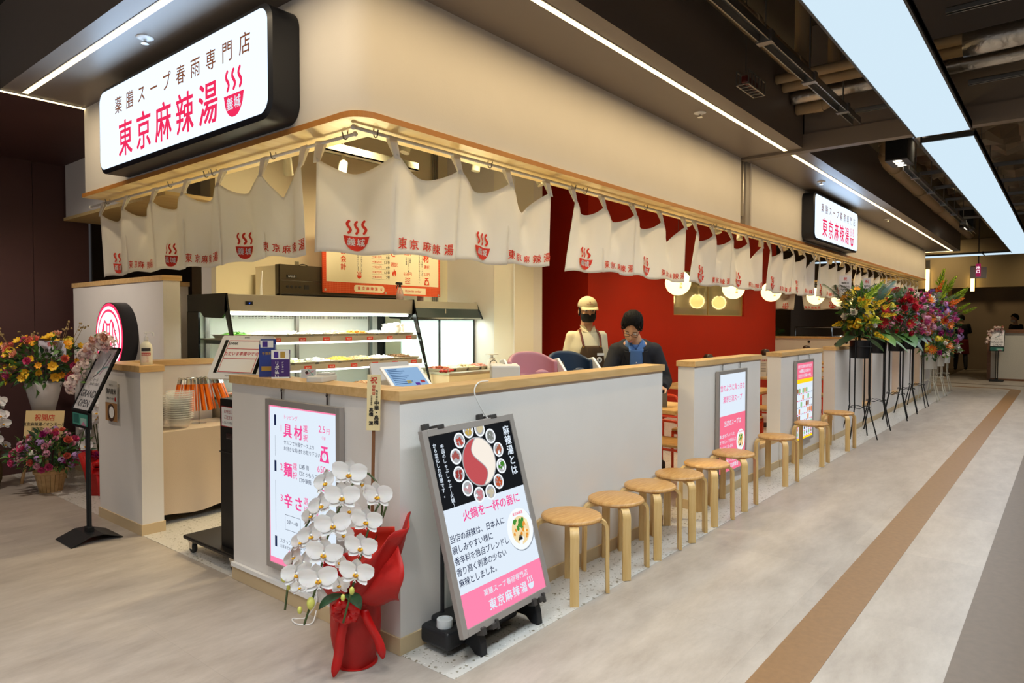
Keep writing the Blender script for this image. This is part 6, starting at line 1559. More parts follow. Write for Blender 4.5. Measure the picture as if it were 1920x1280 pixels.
# ---------------------------------------------------------------- leaning welcome stand with a garland
def welcome_stand(loc, rz, label, s=1., far=False):
    t = thing('welcome_sign', label, 'sign stand', loc, rz)
    BS = mat('black_steel', '#232426', .45, .4)
    m = MB(); m.add([(-.155, -.15, 0), (.155, -.15, 0), (.155, -.15, .004), (-.155, -.15, .004)], [(0, 1, 2, 3)])
    prof = [(-.16, .004), (-.04, .05), (.04, .05), (.16, .004)]
    vs = []
    for y, z in prof: vs += [(-.15, y, z), (.15, y, z)]
    MB().add(vs, [(2 * i, 2 * i + 1, 2 * i + 3, 2 * i + 2) for i in range(3)]).build('base_plate', BS, t, solid=.005)
    for x in (-.022, .022): MB().cyl((x, 0, .04), (x, 0, .80), .009, seg=8).build('post', BS, t)
    MB().box(-.035, .035, -.02, .02, .045, .085).build('post_clamp', BS, t, bevel=.004)
    f1 = Frame((0, -.045, .775), (1, 0, 0), (0, 0, 1)); f2 = Frame((0, -.045, .888), (1, 0, 0), (0, .20, .43))
    MB().prism([(-.155, 0), (.155, 0), (.155, .115), (-.155, .115)], f1, -.02, 0).build('lower_frame', BS, t)
    m = MB(); rect(m, f1, -.135, .135, .018, .098, .001, 0); rect(m, f1, -.12, -.02, .03, .09, .002, 1); rect(m, f1, .01, .12, .025, .07, .002, 2); m.flat([(.02, .02), (.11, .02), (.07, .05)], f1, .003, 3)
    m.build('leaflet', [mat('teal_print', '#4f9f8c', .5), mat('dark_teal_print', '#2e6f66', .5), mat('pale_teal_print', '#a8d0c2', .5), mat('pink_print', '#d58aa5', .5)], t)
    PL = .475
    m = MB()
    for a in ((-.155, -.14, 0, PL), (.14, .155, 0, PL), (-.155, .155, 0, .014), (-.155, .155, PL - .014, PL)): m.box(a[0], a[1], a[2], a[3], -.012, .006, fr=f2)
    m.box(-.155, .155, 0, PL, -.014, -.006, fr=f2); m.build('upper_frame', BS, t)
    m = MB(); rect(m, f2, -.14, .14, .014, PL - .014, .001, 0)
    m.text('GRAND', f2, 0, .105, .072, 1, .012, w=.002); m.text('OPEN', f2, .0, .035, .072, 1, .012, w=.002); m.text('2024年11月8日', f2, .02, .19, .024, 1, .0, w=.002); m.text('イオンモール', f2, -.03, .22, .03, 1, .0, w=.002)
    for pts, c in (([(.03, .27), (.09, .36), (.12, .44)], 2), ([(-.02, .28), (.05, .32), (.11, .33)], 3), ([(-.05, .25), (.02, .3), (.06, .42)], 4)): m.strip([tuple(p[:2]) for p in smooth_path([(a, b, 0) for a, b in pts], 4)], .012, f2, .002, c)
    m.build('poster', [mat('poster_white', '#dcd9dc', .5), mat('poster_ink', '#55565e', .6), mat('poster_mauve', '#b58aa8', .6), mat('poster_teal', '#7fb0b0', .6), mat('poster_dark', '#6a5f66', .6)], t)
    g = thing('flower_garland', label.replace('sign stand', 'sign stand').split(' with ')[0].replace('black', 'pink blossom garland on the black'), 'garland', loc, rz)
    q = random.Random(41)
    path = smooth_path([f2(.10, PL + .02, .03), f2(0, PL + .03, .05), f2(-.12, PL - .01, .05), f2(-.17, .36, .05), f2(-.17, .24, .05), f2(-.20, .12, .05)], 8)
    n = 60 if not far else 30
    for k in range(n):
        f = k / n; p = path[min(len(path) - 1, int(f * len(path)))]; sp = .055 * (1 - .4 * f)
        kind, c, r_ = (('carnation', 'pale', .030), ('flower_cluster', 'blush', .036), ('flower_cluster', 'blush', .032), ('rose', 'peach', .034))[k % 4]
        if f > .45 and kind == 'rose': kind, c, r_ = 'flower_cluster', 'blush', .034
        put(g, ALLB[kind][c], kind, p + V((q.uniform(-1, 1) * sp, q.uniform(-1, .3) * sp, q.uniform(-1, 1) * sp)), V((q.uniform(-.8, .8), -1, q.uniform(-.3, .8))), r_ * q.uniform(.9, 1.4), q.uniform(0, 6))
    mb = MB(); leaves(mb, 24, lambda q: (path[q.randrange(len(path))] + V((q.uniform(-.07, .07), q.uniform(-.02, .04), q.uniform(-.05, .07))), V((q.uniform(-1, 1), -.3, q.uniform(-1, 1)))), .04, q); mb.build('foliage', GRL, g, True)
welcome_stand((-.26, 2.92, 0), R(-90), 'black leaning welcome sign stand with GRAND OPEN poster before the entrance stub wall')
welcome_stand((19.35, -.86, 0), R(-90), 'far black welcome sign stand with poster before the white reception counter', far=True)

# ---------------------------------------------------------------- flower stands along the far half walls
def stand(label, x, y, white=False, h=1.06, pr_=.125, ph_=.23, rz=0.):
    t = thing('flower_stand', label, 'flower stand', (x, y, 0), rz)
    SM = mat('white_wire', '#cfc9b6', .5) if white else mat('black_wire', '#1a1a1a', .45, .3)
    for k in range(4):
        a = R(45 + 90 * k); c, s_ = math.cos(a), math.sin(a)
        MB().tube(smooth_path([(.13 * c, .13 * s_, h + (.2 if not white else .1)), (.13 * c, .13 * s_, .55), (.125 * c, .125 * s_, .42), (.145 * c, .145 * s_, .33), (.235 * c, .235 * s_, 0)], 4), .0085, 6).build('leg', SM, t, True)
    m = MB()
    for z, r_ in ((h + .15, .132), (.40, .126)): m.tube([(r_ * math.cos(2 * PI * i / 20), r_ * math.sin(2 * PI * i / 20), z + (.012 * math.sin(i * 2) if z < .5 else 0)) for i in range(21)], .005, 5)
    m.build('ring', SM, t, True)
    MB().lathe([(0, h), (pr_ * .9, h), (pr_, h + ph_), (pr_ * .94, h + ph_), (pr_ * .85, h + .08), (0, h + .08)], seg=28).build('pot', mat('white_pot', '#d4d0c6', .5) if white else mat('black_pot', '#17171a', .4), t, 'auto')
    return t
def stand_flowers(label, x, y, z, blooms, seed, ex=(.30, .28, .36), big=(), fr_n=0, mats=(GRN, GRD, GRL), up_=.36, leafn=260):
    q = random.Random(seed); t = thing('flower_arrangement', label, 'flowers', (x, y, z)); view = tocam
    def extra(mb):
        for k in range(fr_n):
            a = R(q.choice((128, 150, 110, 165, 310, 325, 90)) + q.uniform(-15, 15)); frond(mb, (0, 0, .2), (math.cos(a) * .5, math.sin(a) * .5, 1.0), q.uniform(.80, 1.0), q, 1, .30, .13, 30)
        for ang, elev, L_, W_, mi in big:
            a = R(ang); bigleaf(mb, (0, 0, .05 + .12 * (elev > .3)), (math.cos(a), math.sin(a), elev), L_ * .78, W_, mi, .4)
    foliage(t, (0, 0, up_), ex, leafn, .10, q, mats, stalk=V((0, 0, -.08)), extra=extra)
    arrangement(t, (0, 0, up_), ex, blooms, q, view)
    return t
FS = [(7.70, -.195), (8.72, -.195), (9.95, -.22), (10.95, -.2), (11.98, -.195)]
FN = ['first black flower stand past the last stool', 'second black flower stand from the stools', 'third black flower stand from the stools', 'fourth black flower stand from the stools', 'black flower stand furthest from the stools']
for (x, y), lb, h in zip(FS, FN, (1.04, 1.07, 1.06, 1.06, 1.05)): stand(lb, x, y, False, h, rz=R(8 * (h * 100 % 5)))
ZP_ = 1.26
stand_flowers('yellow and white flowers with palm fronds in the first black stand', 7.70, -.17, ZP_, [('flower_spike', 'yellow', 6, .13), ('flower_cluster', 'yellow', 10, .07), ('carnation', 'yellow', 6, .06), ('flower', 'gold', 10, .055), ('carnation', 'white', 6, .06), ('rose', 'white', 3, .06), ('flower_spike', 'lime', 4, .13)], 51, (.20, .20, .34), [(200, .6, .5, .16, 0), (170, .25, .48, .17, 1), (150, .0, .5, .2, 1), (300, .2, .45, .12, 2), (150, 1.2, .5, .15, 1), (320, -.1, .5, .14, 0), (140, .5, .5, .16, 0)], 6)
stand_flowers('yellow orchid sprays and green leaves in the second black stand', 8.72, -.17, ZP_ + .02, [('flower_spike', 'yellow', 5, .12), ('flower_cluster', 'yellow', 9, .06), ('rose', 'red', 6, .07), ('flower', 'red', 7, .085), ('carnation', 'white', 3, .06)], 52, (.22, .22, .34), [(230, .0, .5, .2, 2), (270, -.2, .55, .22, 0), (310, .1, .5, .2, 2), (210, .1, .4, .16, 0)], 5)
stand_flowers('red roses with grey eucalyptus in the third black stand', 9.95, -.22, ZP_ + .01, [('rose', 'red', 14, .075), ('flower', 'red', 8, .09), ('carnation', 'red', 7, .065), ('flower_cluster', 'pink', 6, .06)], 53, (.27, .27, .40), [(230, -.1, .5, .34, 0), (265, -.3, .5, .36, 1), (200, .0, .4, .25, 0)], 3, (GRN, GRD, GRG))
stand_flowers('pink and lilac flowers in the fourth black stand', 10.95, -.2, ZP_ + .01, [('carnation', 'pink', 12, .075), ('flower_cluster', 'pink', 20, .060), ('flower_cluster', 'lilac', 5, .055), ('carnation', 'white', 5, .06), ('rose', 'pink', 9, .07), ('carnation', 'pale', 10, .075), ('rose', 'coral', 5, .065)], 54, (.32, .32, .42), [(250, -.1, .45, .2, 1), (220, -.1, .45, .2, 1)], 4)
stand_flowers('mixed red, pink and orange flowers in the black stand furthest from the stools', 11.98, -.17, ZP_, [('carnation', 'magenta', 8, .08), ('rose', 'red', 7, .08), ('rose', 'coral', 5, .08), ('flower', 'orange', 6, .09), ('carnation', 'white', 4, .08), ('flower_cluster', 'lilac', 6, .06), ('flower_cluster', 'pink', 14, .06), ('flower', 'pink', 8, .08), ('carnation', 'pink', 8, .07)], 55, (.34, .34, .44), [(240, -.1, .4, .18, 1)], 3)
WS = [(13.15, -.22, 'white flower stand past the black stands'), (14.25, -.2, 'second white flower stand past the black stands'), (15.5, -.15, 'white flower stand at the end of the shop front')]
for x, y, lb in WS: stand(lb, x, y, True, .62, .15, .26)
stand_flowers('purple and orange flowers high over the first white stand', 13.15, -.22, 1.28, [('flower_cluster', 'violet', 7, .08), ('flower_cluster', 'lilac', 12, .065), ('flower', 'orange', 5, .10), ('carnation', 'pink', 7, .08), ('carnation', 'magenta', 8, .08), ('flower_spike', 'orange', 4, .2), ('rose', 'red', 5, .08)], 56, (.34, .34, .46), (), 3)
stand_flowers('orange and white flowers low in the first white stand', 13.0, -.34, .84, [('flower', 'orange', 5, .10), ('carnation', 'white', 8, .07), ('carnation', 'magenta', 4, .07), ('flower_cluster', 'yellow', 8, .07)], 57, (.30, .28, .18), (), 0, up_=.18)
stand_flowers('yellow green and violet flowers over the second white stand', 14.25, -.2, 1.30, [('flower_spike', 'lime', 7, .22), ('flower_cluster', 'violet', 7, .10), ('flower_cluster', 'lilac', 10, .10), ('carnation', 'pink', 7, .08), ('flower', 'orange', 4, .1)], 58, (.36, .36, .48), (), 4)
stand_flowers('pink and white flowers low in the second white stand', 14.25, -.3, .84, [('carnation', 'pink', 6, .08), ('flower_cluster', 'yellow', 7, .08), ('carnation', 'white', 8, .08)], 59, (.34, .3, .2), (), 0, up_=.18)
stand_flowers('green and lilac flowers over the white stand at the end of the shop front', 15.5, -.15, .86, [('flower_cluster', 'lilac', 10, .1), ('flower_spike', 'lime', 6, .2), ('carnation', 'pink', 6, .09)], 60, (.36, .34, .6), (), 2, up_=.6)
FC = [('white card high in the yellow flowers of the first stand', 7.72, .0, 1.90, .155, .22), ('narrow white card over the second flower stand', 8.95, .0, 1.90, .10, .25), ('white card with red heading over the red and pink flowers', 10.55, .02, 1.84, .25, .26), ('white card over the mixed flowers of the furthest black stand', 12.75, .0, 1.72, .20, .26)]
for lb, x, y, z, w, h in FC: card('congratulation_card', lb, (x, y, z), TRZ - R(4), w, h, '#ccc7ce', [('祝', h * .22, h * .72, 0), ('御開店', min(h * .15, w * .28), h * .50, 1), ('株式会社', min(h * .13, w * .22), h * .30, 1), ('代表取締役', min(h * .11, w * .17), h * .12, 1)], 0, .6)
card('congratulation_card', 'orange card at the far flower stands', (17.3, .09, 2.08), TRZ, .42, .27, '#9a6a2c', [('祝', .12, .1, 0)], 0, 2.07)
# ---------------------------------------------------------------- people
def loft(mb, secs, seg=20):
    """secs: (centre, rx, ry, side vector, front vector)"""
    vs = []; fs = []; n = len(secs)
    for c, rx, ry, sd, ft in secs:
        for k in range(seg):
            a = 2 * PI * k / seg; vs.append(V(c) + V(sd) * rx * math.cos(a) + V(ft) * ry * math.sin(a))
    for i in range(n - 1):
        for k in range(seg): fs.append((i * seg + k, i * seg + (k + 1) % seg, (i + 1) * seg + (k + 1) % seg, (i + 1) * seg + k))
    fs += [tuple(range(seg))[::-1], tuple((n - 1) * seg + k for k in range(seg))]
    mb.add(vs, fs)
def remeshed(mb, name, m, parent, vox, smooth_it=4):
    o = mb.build(name, m); col_o = o
    r = o.modifiers.new('r', 'REMESH'); r.mode = 'VOXEL'; r.voxel_size = vox; r.use_smooth_shade = True
    s_ = o.modifiers.new('s', 'SMOOTH'); s_.factor = .5; s_.iterations = smooth_it
    bpy.context.view_layer.update()
    me = bpy.data.meshes.new_from_object(o.evaluated_get(bpy.context.evaluated_depsgraph_get()))
    me.name = name; bpy.data.objects.remove(o)
    me.materials.clear(); me.materials.append(m)
    me.polygons.foreach_set('use_smooth', [True] * len(me.polygons))
    o = bpy.data.objects.new(name, me); col.objects.link(o); o.parent = parent
    return o
def hand(mb, w, d, palm, side, s=1., curl=.5):
    """w wrist, d direction to the fingertips, palm normal, side = +1/-1 towards the thumb along d x palm"""
    d = V(d).normalized(); pn = V(palm); pn = (pn - d * pn.dot(d)).normalized(); t_ = d.cross(pn) * side
    M = Matrix((t_, d, pn)).transposed()
    c = V(w) + d * .045 * s
    mb.ell(c, (.040 * s, .052 * s, .017 * s), 12, 0, M)
    for i, (off, L_) in enumerate(((.028, .068), (.010, .078), (-.009, .072), (-.027, .056))):
        b = c + t_ * off * s + d * .040 * s; p = [b]; a = .15 + .06 * i
        for ph in (.45, .32, .23):
            a += curl * (.35 + .25 * (ph < .4)); p.append(p[-1] + (d * math.cos(a) + pn * math.sin(a)) * L_ * s * ph)
        mb.tube(smooth_path(p, 3), [.0088 * s] * 4 + [.0082 * s] * 3 + [.0075 * s, .0070 * s, .006 * s], 8)
        mb.ell(p[-1], .0066 * s, 6)
    b = c + t_ * .030 * s - d * .018 * s
    p = [b, b + (t_ * .7 + d * .6 + pn * .2) * .034 * s, b + (t_ * .75 + d * 1.25 + pn * .45) * .040 * s, b + (t_ * .7 + d * 1.7 + pn * .7) * .042 * s]
    mb.tube(smooth_path(p, 3), [.012 * s] * 4 + [.0105 * s] * 3 + [.0095 * s, .0085 * s, .007 * s], 8); mb.ell(p[-1], .0075 * s, 6)
SKIN = mat('skin', '#c99a78', .55, subs=.1); HAIR = mat('black_hair', '#100c0a', .7, spec=.2)
EYEW = mat('eye_white', '#e8e2da', .3); IRIS = mat('iris_dark', '#1c120c', .2); LIPC = mat('lip_skin', '#a8685a', .5)
def person(name, label, loc, rz, J, vox=.0085):
    """J: pelvis, chest, neck, head (V), hm = head matrix (3x3, face to -Y), sh/el/wr/hip/kn/an as (left, right) pairs, hd = hand directions"""
    t = thing(name, label, 'person', loc, rz)
    pel, che, nk, hd = V(J['pelvis']), V(J['chest']), V(J['neck']), V(J['head']); hm = J['hm']
    spine = (che - pel).normalized(); sd = V(J.get('side', (1, 0, 0))).normalized(); ft = sd.cross(spine).normalized()
    def torso(mb, k=0., top=True):
        S = [(pel - spine * .10, .150 + k, .105 + k, sd, ft), (pel, .165 + k, .115 + k, sd, ft), (pel + (che - pel) * .33, .150 + k, .105 + k, sd, ft), (pel + (che - pel) * .68, .160 + k, .110 + k, sd, ft), (che, .172 + k, .115 + k, sd, ft), (che + (nk - che) * .5, .158 + k, .092 + k, sd, ft), (che + (nk - che) * .80, .108 + k, .070 + k, sd, ft), (nk, .060 + k, .058 + k, sd, ft)]
        loft(mb, S if top else S[:-1])
    def arm(mb, i, k=0., to=1., r0=1.):
        s_, e, w = V(J['sh'][i]), V(J['el'][i]), V(J['wr'][i])
        full = [s_ + (che + (nk - che) * .35 - s_) * .35, s_, s_ + (e - s_) * .5, e, e + (w - e) * .45, w]
        rr = [.040, .047, .044, .040, .038, .027]
        n = max(3, int(round(1 + to * 5)))
        mb.tube(full[:n], [r + k for r in rr[:n]], 14); mb.ell(s_, .045 + k, 12); 
        if n > 3: mb.ell(e, .042 + k, 10)
    def leg(mb, i, k=0., to=1.):
        h, kn, an = V(J['hip'][i]), V(J['kn'][i]), V(J['an'][i])
        full = [h + V((0, 0, .06)), h - V((0, 0, .03)), h + (kn - h) * .5, kn, kn + (an - kn) * .35, an]; rr = [.085, .088, .072, .056, .055, .038]
        mb.tube(full, [r + k for r in rr], 14); mb.ell(kn, .056 + k, 10)
    body = MB()
    torso(body, -.012)
    for i in (0, 1): arm(body, i, -.006); leg(body, i, -.012)
    body.tube([nk - spine * .04, nk, hd + hm @ V((0, .015, -.06))], [.060, .054, .052], 14)
    hs = J.get('hs', .93); H = lambda p: hd + hm @ (V(p) * hs)
    body.ell(H((0, .012, .025)), (0.07144, 0.09024, 0.09212), 18, 0, hm); body.ell(H((0, -.028, -.045)), (0.0564, 0.06204, 0.06768), 16, 0, hm); body.ell(H((0, -.055, -.085)), (0.03196, 0.0282, 0.02444), 12, 0, hm)
    body.tube([H((0, -.086, .02)), H((0, -.098, -.005)), H((0, -.112, -.030)), H((0, -.09, -.036))], [.008, .011, .014, .009], 10)
    for s_ in (-1, 1):
        body.ell(H((s_ * .078, .012, -.012)), (0.0094, 0.0188, 0.03008), 10, 0, hm); body.ell(H((s_ * .034, -.068, -.030)), (0.02444, 0.0188, 0.0188), 10, 0, hm)
        body.ell(H((s_ * .03, -.080, .030)), (0.02444, 0.01128, 0.0094), 8, 0, hm)
    for i in (0, 1):
        w = V(J['wr'][i]); d, pn = J['hd'][i]; hand(body, w + V(d).normalized() * .0, d, pn, 1 if i == 0 else -1, 1., J.get('curl', .5))
        a = V(J['an'][i]); f_ = V(J.get('toe', (0, -1, 0))); body.tube([a, a - V((0, 0, .04)), a + f_ * .12 - V((0, 0, .055))], [.036, .038, .022], 10)
    remeshed(body, 'body', J.get('skin', SKIN), t, vox)
    e = MB()
    for s_ in (-1, 1):
        eo = J.get('eye', .8); e.ell(H((s_ * .032, -.0815, .006)), (.0135, .008, .0075 * eo), 10, 0, hm); e.ell(H((s_ * .032, -.0875, .0055 - .002 * (1 - eo))), (.0058, .004, .0062 * eo), 8, 1, hm)
        e.tube([H((s_ * .016, -.095, .029)), H((s_ * .032, -.094, .033)), H((s_ * .050, -.082, .027))], .0024, 6, 1)
    e.build('eyes_and_brows', [EYEW, IRIS], t, True)
    if not J.get('mask'):
        m = MB().tube([H((-.022, -.098, -.064)), H((0, -.106, -.062)), H((.022, -.098, -.064))], .0045, 6); m.tube([H((-.017, -.100, -.071)), H((0, -.107, -.073)), H((.017, -.100, -.071))], .005, 6); m.build('mouth', LIPC, t, True)
    # hair cap
    q = random.Random(5); hb = MB()
    def hair(u, v):
        a = 2 * PI * u; low = J.get('hairlow', -.55)
        fr_ = max(0, -math.sin(a))                                # front of the head
        th0 = math.acos(low + (.55 - low) * fr_ ** .55 if fr_ > 0 else low)
        th = th0 * v
        r_ = 1.0 + .035 * math.sin(a * 9 + v * 5) * v + .03 * math.sin(a * 17 + 1) * v + .05 * (1 - v)
        return H((.088 * r_ * math.sin(th) * math.cos(a), .014 + .110 * r_ * math.sin(th) * math.sin(a), .028 + .122 * r_ * math.cos(th)))
    if J.get('hair', True): hb.grid(hair, 48, 12).build('hair', HAIR, t, True, solid=.010)
    sh = MB(); torso(sh, J.get('fit', .010), False)
    for i in (0, 1): arm(sh, i, J.get('fit', .010) + .004, J.get('sleeve', 1.))
    o_sh = remeshed(sh, J.get('topname', 'shirt'), J['top'], t, .011, 5)
    tr = MB(); loft(tr, [(pel + spine * .06, .163, .115, sd, ft), (pel, .175, .124, sd, ft), (pel - V((0, 0, .10)), .170, .122, sd, ft)])
    for i in (0, 1): leg(tr, i, .012)
    remeshed(tr, 'trousers', J['trouser'], t, .013, 4)
    for i in (0, 1):
        a = V(J['an'][i]); f_ = V(J.get('toe', (0, -1, 0))).normalized(); m = MB(); s2 = f_.cross(V((0, 0, 1)))
        fr_ = lambda x, y, z: a + s2 * x + f_ * y + V((0, 0, z - a.z if False else z))
        m.ell(a + f_ * .07 - V((0, 0, .045)), (.045, .13, .036), 14, 0, Matrix((s2, f_, V((0, 0, 1)))).transposed()); m.ell(a - f_ * .01 - V((0, 0, .02)), (.042, .055, .05), 12, 0, Matrix((s2, f_, V((0, 0, 1)))).transposed())
        m.build('shoe', mat('black_shoe', '#171616', .45), t, True)
    return t, H, ft, sd, pel, che, nk
def front_patch(u0, u1, f0, f1, pel, che, nk, sd, ft, k, nu=12, nv=14, wf=None):
    """a patch of cloth lying on the front of the torso; u in side units, f along pelvis (0) .. chest (1) .. neck (2)"""
    def fn(u, v):
        f = f0 + (f1 - f0) * v; x = (u0 + (u1 - u0) * u) * (wf(v) if wf else 1)
        c = pel + (che - pel) * f if f <= 1 else che + (nk - che) * (f - 1)
        rx = .170 + k if f <= 1 else .172 + k - .11 * (f - 1) ** 1.3; ry = .116 + k if f <= 1 else .115 + k - .055 * (f - 1) ** 1.2
        a = max(-1, min(1, x / rx)); return c + sd * x + ft * ry * math.sqrt(max(0, 1 - a * a))
    return MB().grid(fn, nu, nv)
FX3 = lambda deg: Matrix.Rotation(R(deg), 3, 'X')
# staff member in cap and apron
POLO = mat('cream_polo', '#d9cfae', .8, bump=.1, bscale=300); APR = mat('brown_apron', '#4a3418', .7, bump=.15, bscale=200); DKT = mat('dark_trousers', '#25242a', .7)
J = dict(pelvis=(0, .01, .93), chest=(0, 0, 1.28), neck=(0, .0, 1.455), head=(0, -.02, 1.60), hm=Matrix.Rotation(R(-8), 3, 'Z') @ FX3(6), sh=((.138, 0, 1.372), (-.138, 0, 1.372)), el=((.172, .02, 1.11), (-.182, .03, 1.12)), wr=((.17, -.06, .875), (-.195, -.08, .89)), hip=((.09, 0, .89), (-.09, 0, .89)), kn=((.10, -.01, .48), (-.10, -.01, .48)), an=((.10, .02, .085), (-.10, .02, .085)), hd=(((0, -.15, -1), (-1, 0, 0)), ((0, -.15, -1), (1, 0, 0))), mask=True, top=POLO, trouser=DKT, sleeve=.62, fit=.006, topname='polo_shirt', hair=False, hairlow=-.5)
t, H, ft, sd, pel, che, nk = person('person', 'shop worker in beige cap, black mask and brown apron behind the counter', (3.02, .98, .002), R(-36), J)
hm = J['hm']
m = MB(); J_ = [(.62, 1.0)]
for i in (0, 1):                                                    # long pale sleeves of the under-shirt
    s_, e, w = V(J['sh'][i]), V(J['el'][i]), V(J['wr'][i]); mm = MB(); mm.tube([s_ + (e - s_) * .55, e, e + (w - e) * .5, w], [.054, .050, .046, .036], 14); mm.build('under_sleeve', mat('pale_undershirt', '#cdc4a2', .85), t, True)
def capf(u, v):
    a = 2 * PI * u; th = R(97) * v; return H((.090 * math.sin(th) * math.cos(a), .006 + .108 * math.sin(th) * math.sin(a), .046 + .088 * math.cos(th)))
cp = MB().grid(capf, 36, 10)
def brim(u, v): x = (u - .5) * .16; return H((x, -.080 - .075 * v * (1 - (2 * u - 1) ** 2 * .75), .047 - .028 * v - .35 * x * x * 10 * .1 - .9 * x * x))
cp.grid(brim, 14, 6)
CAPM = mat('beige_cap', '#cfc29c', .8)
o = cp.build('cap', CAPM, t, True, solid=.004)
fcap = lambda u, v, w=0: H((u, .006 - .108 * math.sqrt(max(0, 1 - (v / .1) ** 2)) * math.sqrt(max(0, 1 - (u / .09) ** 2)) - w, .046 + v))
m = MB(); m.text(NAME, fcap, 0, .018, .011, 0, .015, w=.004, track=.013); bowl_logo(m, fcap, 0, .042, .016, 0, None, .004); m.build('cap_print', mat('cap_print', '#a05a52', .7), o)
for i, s_ in enumerate((1, -1)): MB().ell(H((s_ * .074, .02, -.01)), (.008, .045, .04), 10, 0, hm).build('hair', HAIR, t, True)
def maskf(u, v):
    a = R(-90 - 72 + 144 * u); zz = -.022 - .078 * v; r_ = 1.0 + .10 * math.sin(PI * v)
    return H((.074 * r_ * math.cos(a) * (1 - .25 * v * v), -.012 + .100 * r_ * math.sin(a) * (1 - .10 * v), zz))
m = MB().grid(maskf, 20, 8); m.build('face_mask', mat('black_mask', '#16161a', .8), t, True, solid=.003)
for s_ in (-1, 1): MB().tube([H((s_ * .070, -.045, -.03)), H((s_ * .080, -.01, -.005)), H((s_ * .082, .015, .01))], .0015, 5).build('mask_loop', _mats['black_mask'], t)
wf = lambda v: 1 if v < .55 else 1 - .48 * ((v - .55) / .45)
ap = front_patch(-.165, .165, -.9, 1.12, pel, che, nk, sd, ft, .030, 16, 20, wf).build('apron', APR, t, True, solid=.004)
for s_ in (-1, 1):
    a = che + sd * (.078 * s_) + ft * .140 + V((0, 0, .012)); b = che + (nk - che) * .62 + sd * (.085 * s_) + ft * .095; c = nk + sd * (.075 * s_) - V((0, 0, .015)) + ft * .02
    vs = []
    for p in smooth_path([a, b, c], 4): vs += [p - sd * .010, p + sd * .010]
    MB().add(vs, [(2 * i, 2 * i + 1, 2 * i + 3, 2 * i + 2) for i in range(len(vs) // 2 - 1)]).build('apron_strap', mat('strap_brown', '#6a3326', .6), ap, True, solid=.003)
    MB().ell(a, (.008, .005, .008), 8).build('brass_ring', mat('brass', '#c49a4a', .3, 1.), ap, True)
    MB().add([nk + V((s_ * .004, 0, -.045)) + ft * .078, nk + V((s_ * .062, 0, -.035)) + ft * .066, nk + V((s_ * .068, 0, .02)) + ft * .01, nk + V((s_ * .040, 0, .012)) + ft * .058], [(0, 1, 2, 3)]).build('collar', POLO, t, solid=.005)
p = che + sd * .075 + ft * .142 - V((0, 0, .055))
fr_ = Frame(p, sd, spine_ if False else V((0, 0, 1))); m = MB(); m.box(-.032, .032, -.010, .012, -.004, .004, fr=Frame(p, sd, V((0, 0, 1)))); m.build('name_tag', WH, ap)
m = MB(); f_ = Frame(p + V((0, 0, -.045)) + sd * -.012, sd, V((0, 0, 1))); m.prism(circ(.024, 20), f_, -.003, .004, 0); m.flat(circ(.018, 16), f_, .0046, 1); m.flat(circ(.008, 10, 0, -.002), f_, .005, 2); m.build('round_badge', [WH, mat('badge_grey', '#c9c9c4', .5), DKGREY], ap)
m = MB()
for x in (-.02, .02):
    for z in (0, -.018): m.ell(pel + (che - pel) * .42 + sd * (.06 + x) + ft * .142 + V((0, 0, z)), .004, 6)
m.build('rivets', mat('copper', '#c06a2a', .35, 1.), ap)

# man in a dark jacket leaning over
NAVY = mat('navy_jacket', '#12131c', .8, bump=.1, bscale=250); BSH = mat('blue_shirt', '#4a6fa6', .75, bump=.1, bscale=300); KH = mat('khaki_trousers', '#8a7a58', .8)
J = dict(pelvis=(0, .10, .93), chest=(.0, -.11, 1.215), neck=(-.01, -.215, 1.355), head=(-.045, -.30, 1.455), hm=Matrix.Rotation(R(-14), 3, 'Z') @ FX3(40) @ Matrix.Rotation(R(8), 3, 'Y'), sh=((.150, -.14, 1.268), (-.152, -.13, 1.265)), el=((.235, -.16, 1.02), (-.235, -.23, 1.03)), wr=((.18, -.36, .985), (-.17, -.42, .985)), hip=((.09, .10, .89), (-.09, .10, .89)), kn=((.10, .06, .48), (-.10, .05, .48)), an=((.10, .12, .085), (-.10, .12, .085)), hd=(((-.5, -1, -.1), (0, -.1, -1)), ((.5, -1, -.1), (0, -.1, -1))), curl=.25, eye=.4, top=NAVY, trouser=KH, fit=.020, topname='jacket', hairlow=-.45)
t, H, ft, sd, pel, che, nk = person('person', 'man in dark jacket and blue shirt leaning forward behind the counter end', (3.05, .53, .002), R(-55), J)
front_patch(-.050, .050, -.15, 1.93, pel, che, nk, sd, ft, .046, 8, 22, lambda v: .9 + .25 * v).build('blue_shirt_front', BSH, t, True, solid=.004)
m = MB(); loft(m, [(che + (nk - che) * .66, .108, .080, sd, ft), (che + (nk - che) * .84, .084, .074, sd, ft), (nk - (nk - che).normalized() * .006, .062, .061, sd, ft)]); m.build('shirt_neck', BSH, t, True)
m = MB()
for k in range(6):
    f = -.05 + k * .28; c = pel + (che - pel) * f if f <= 1 else che + (nk - che) * (f - 1); m.ell(c + ft * (.166 - (.045 * (f - 1) if f > 1 else 0)), .005, 8)
m.build('shirt_button', WH, t, True)
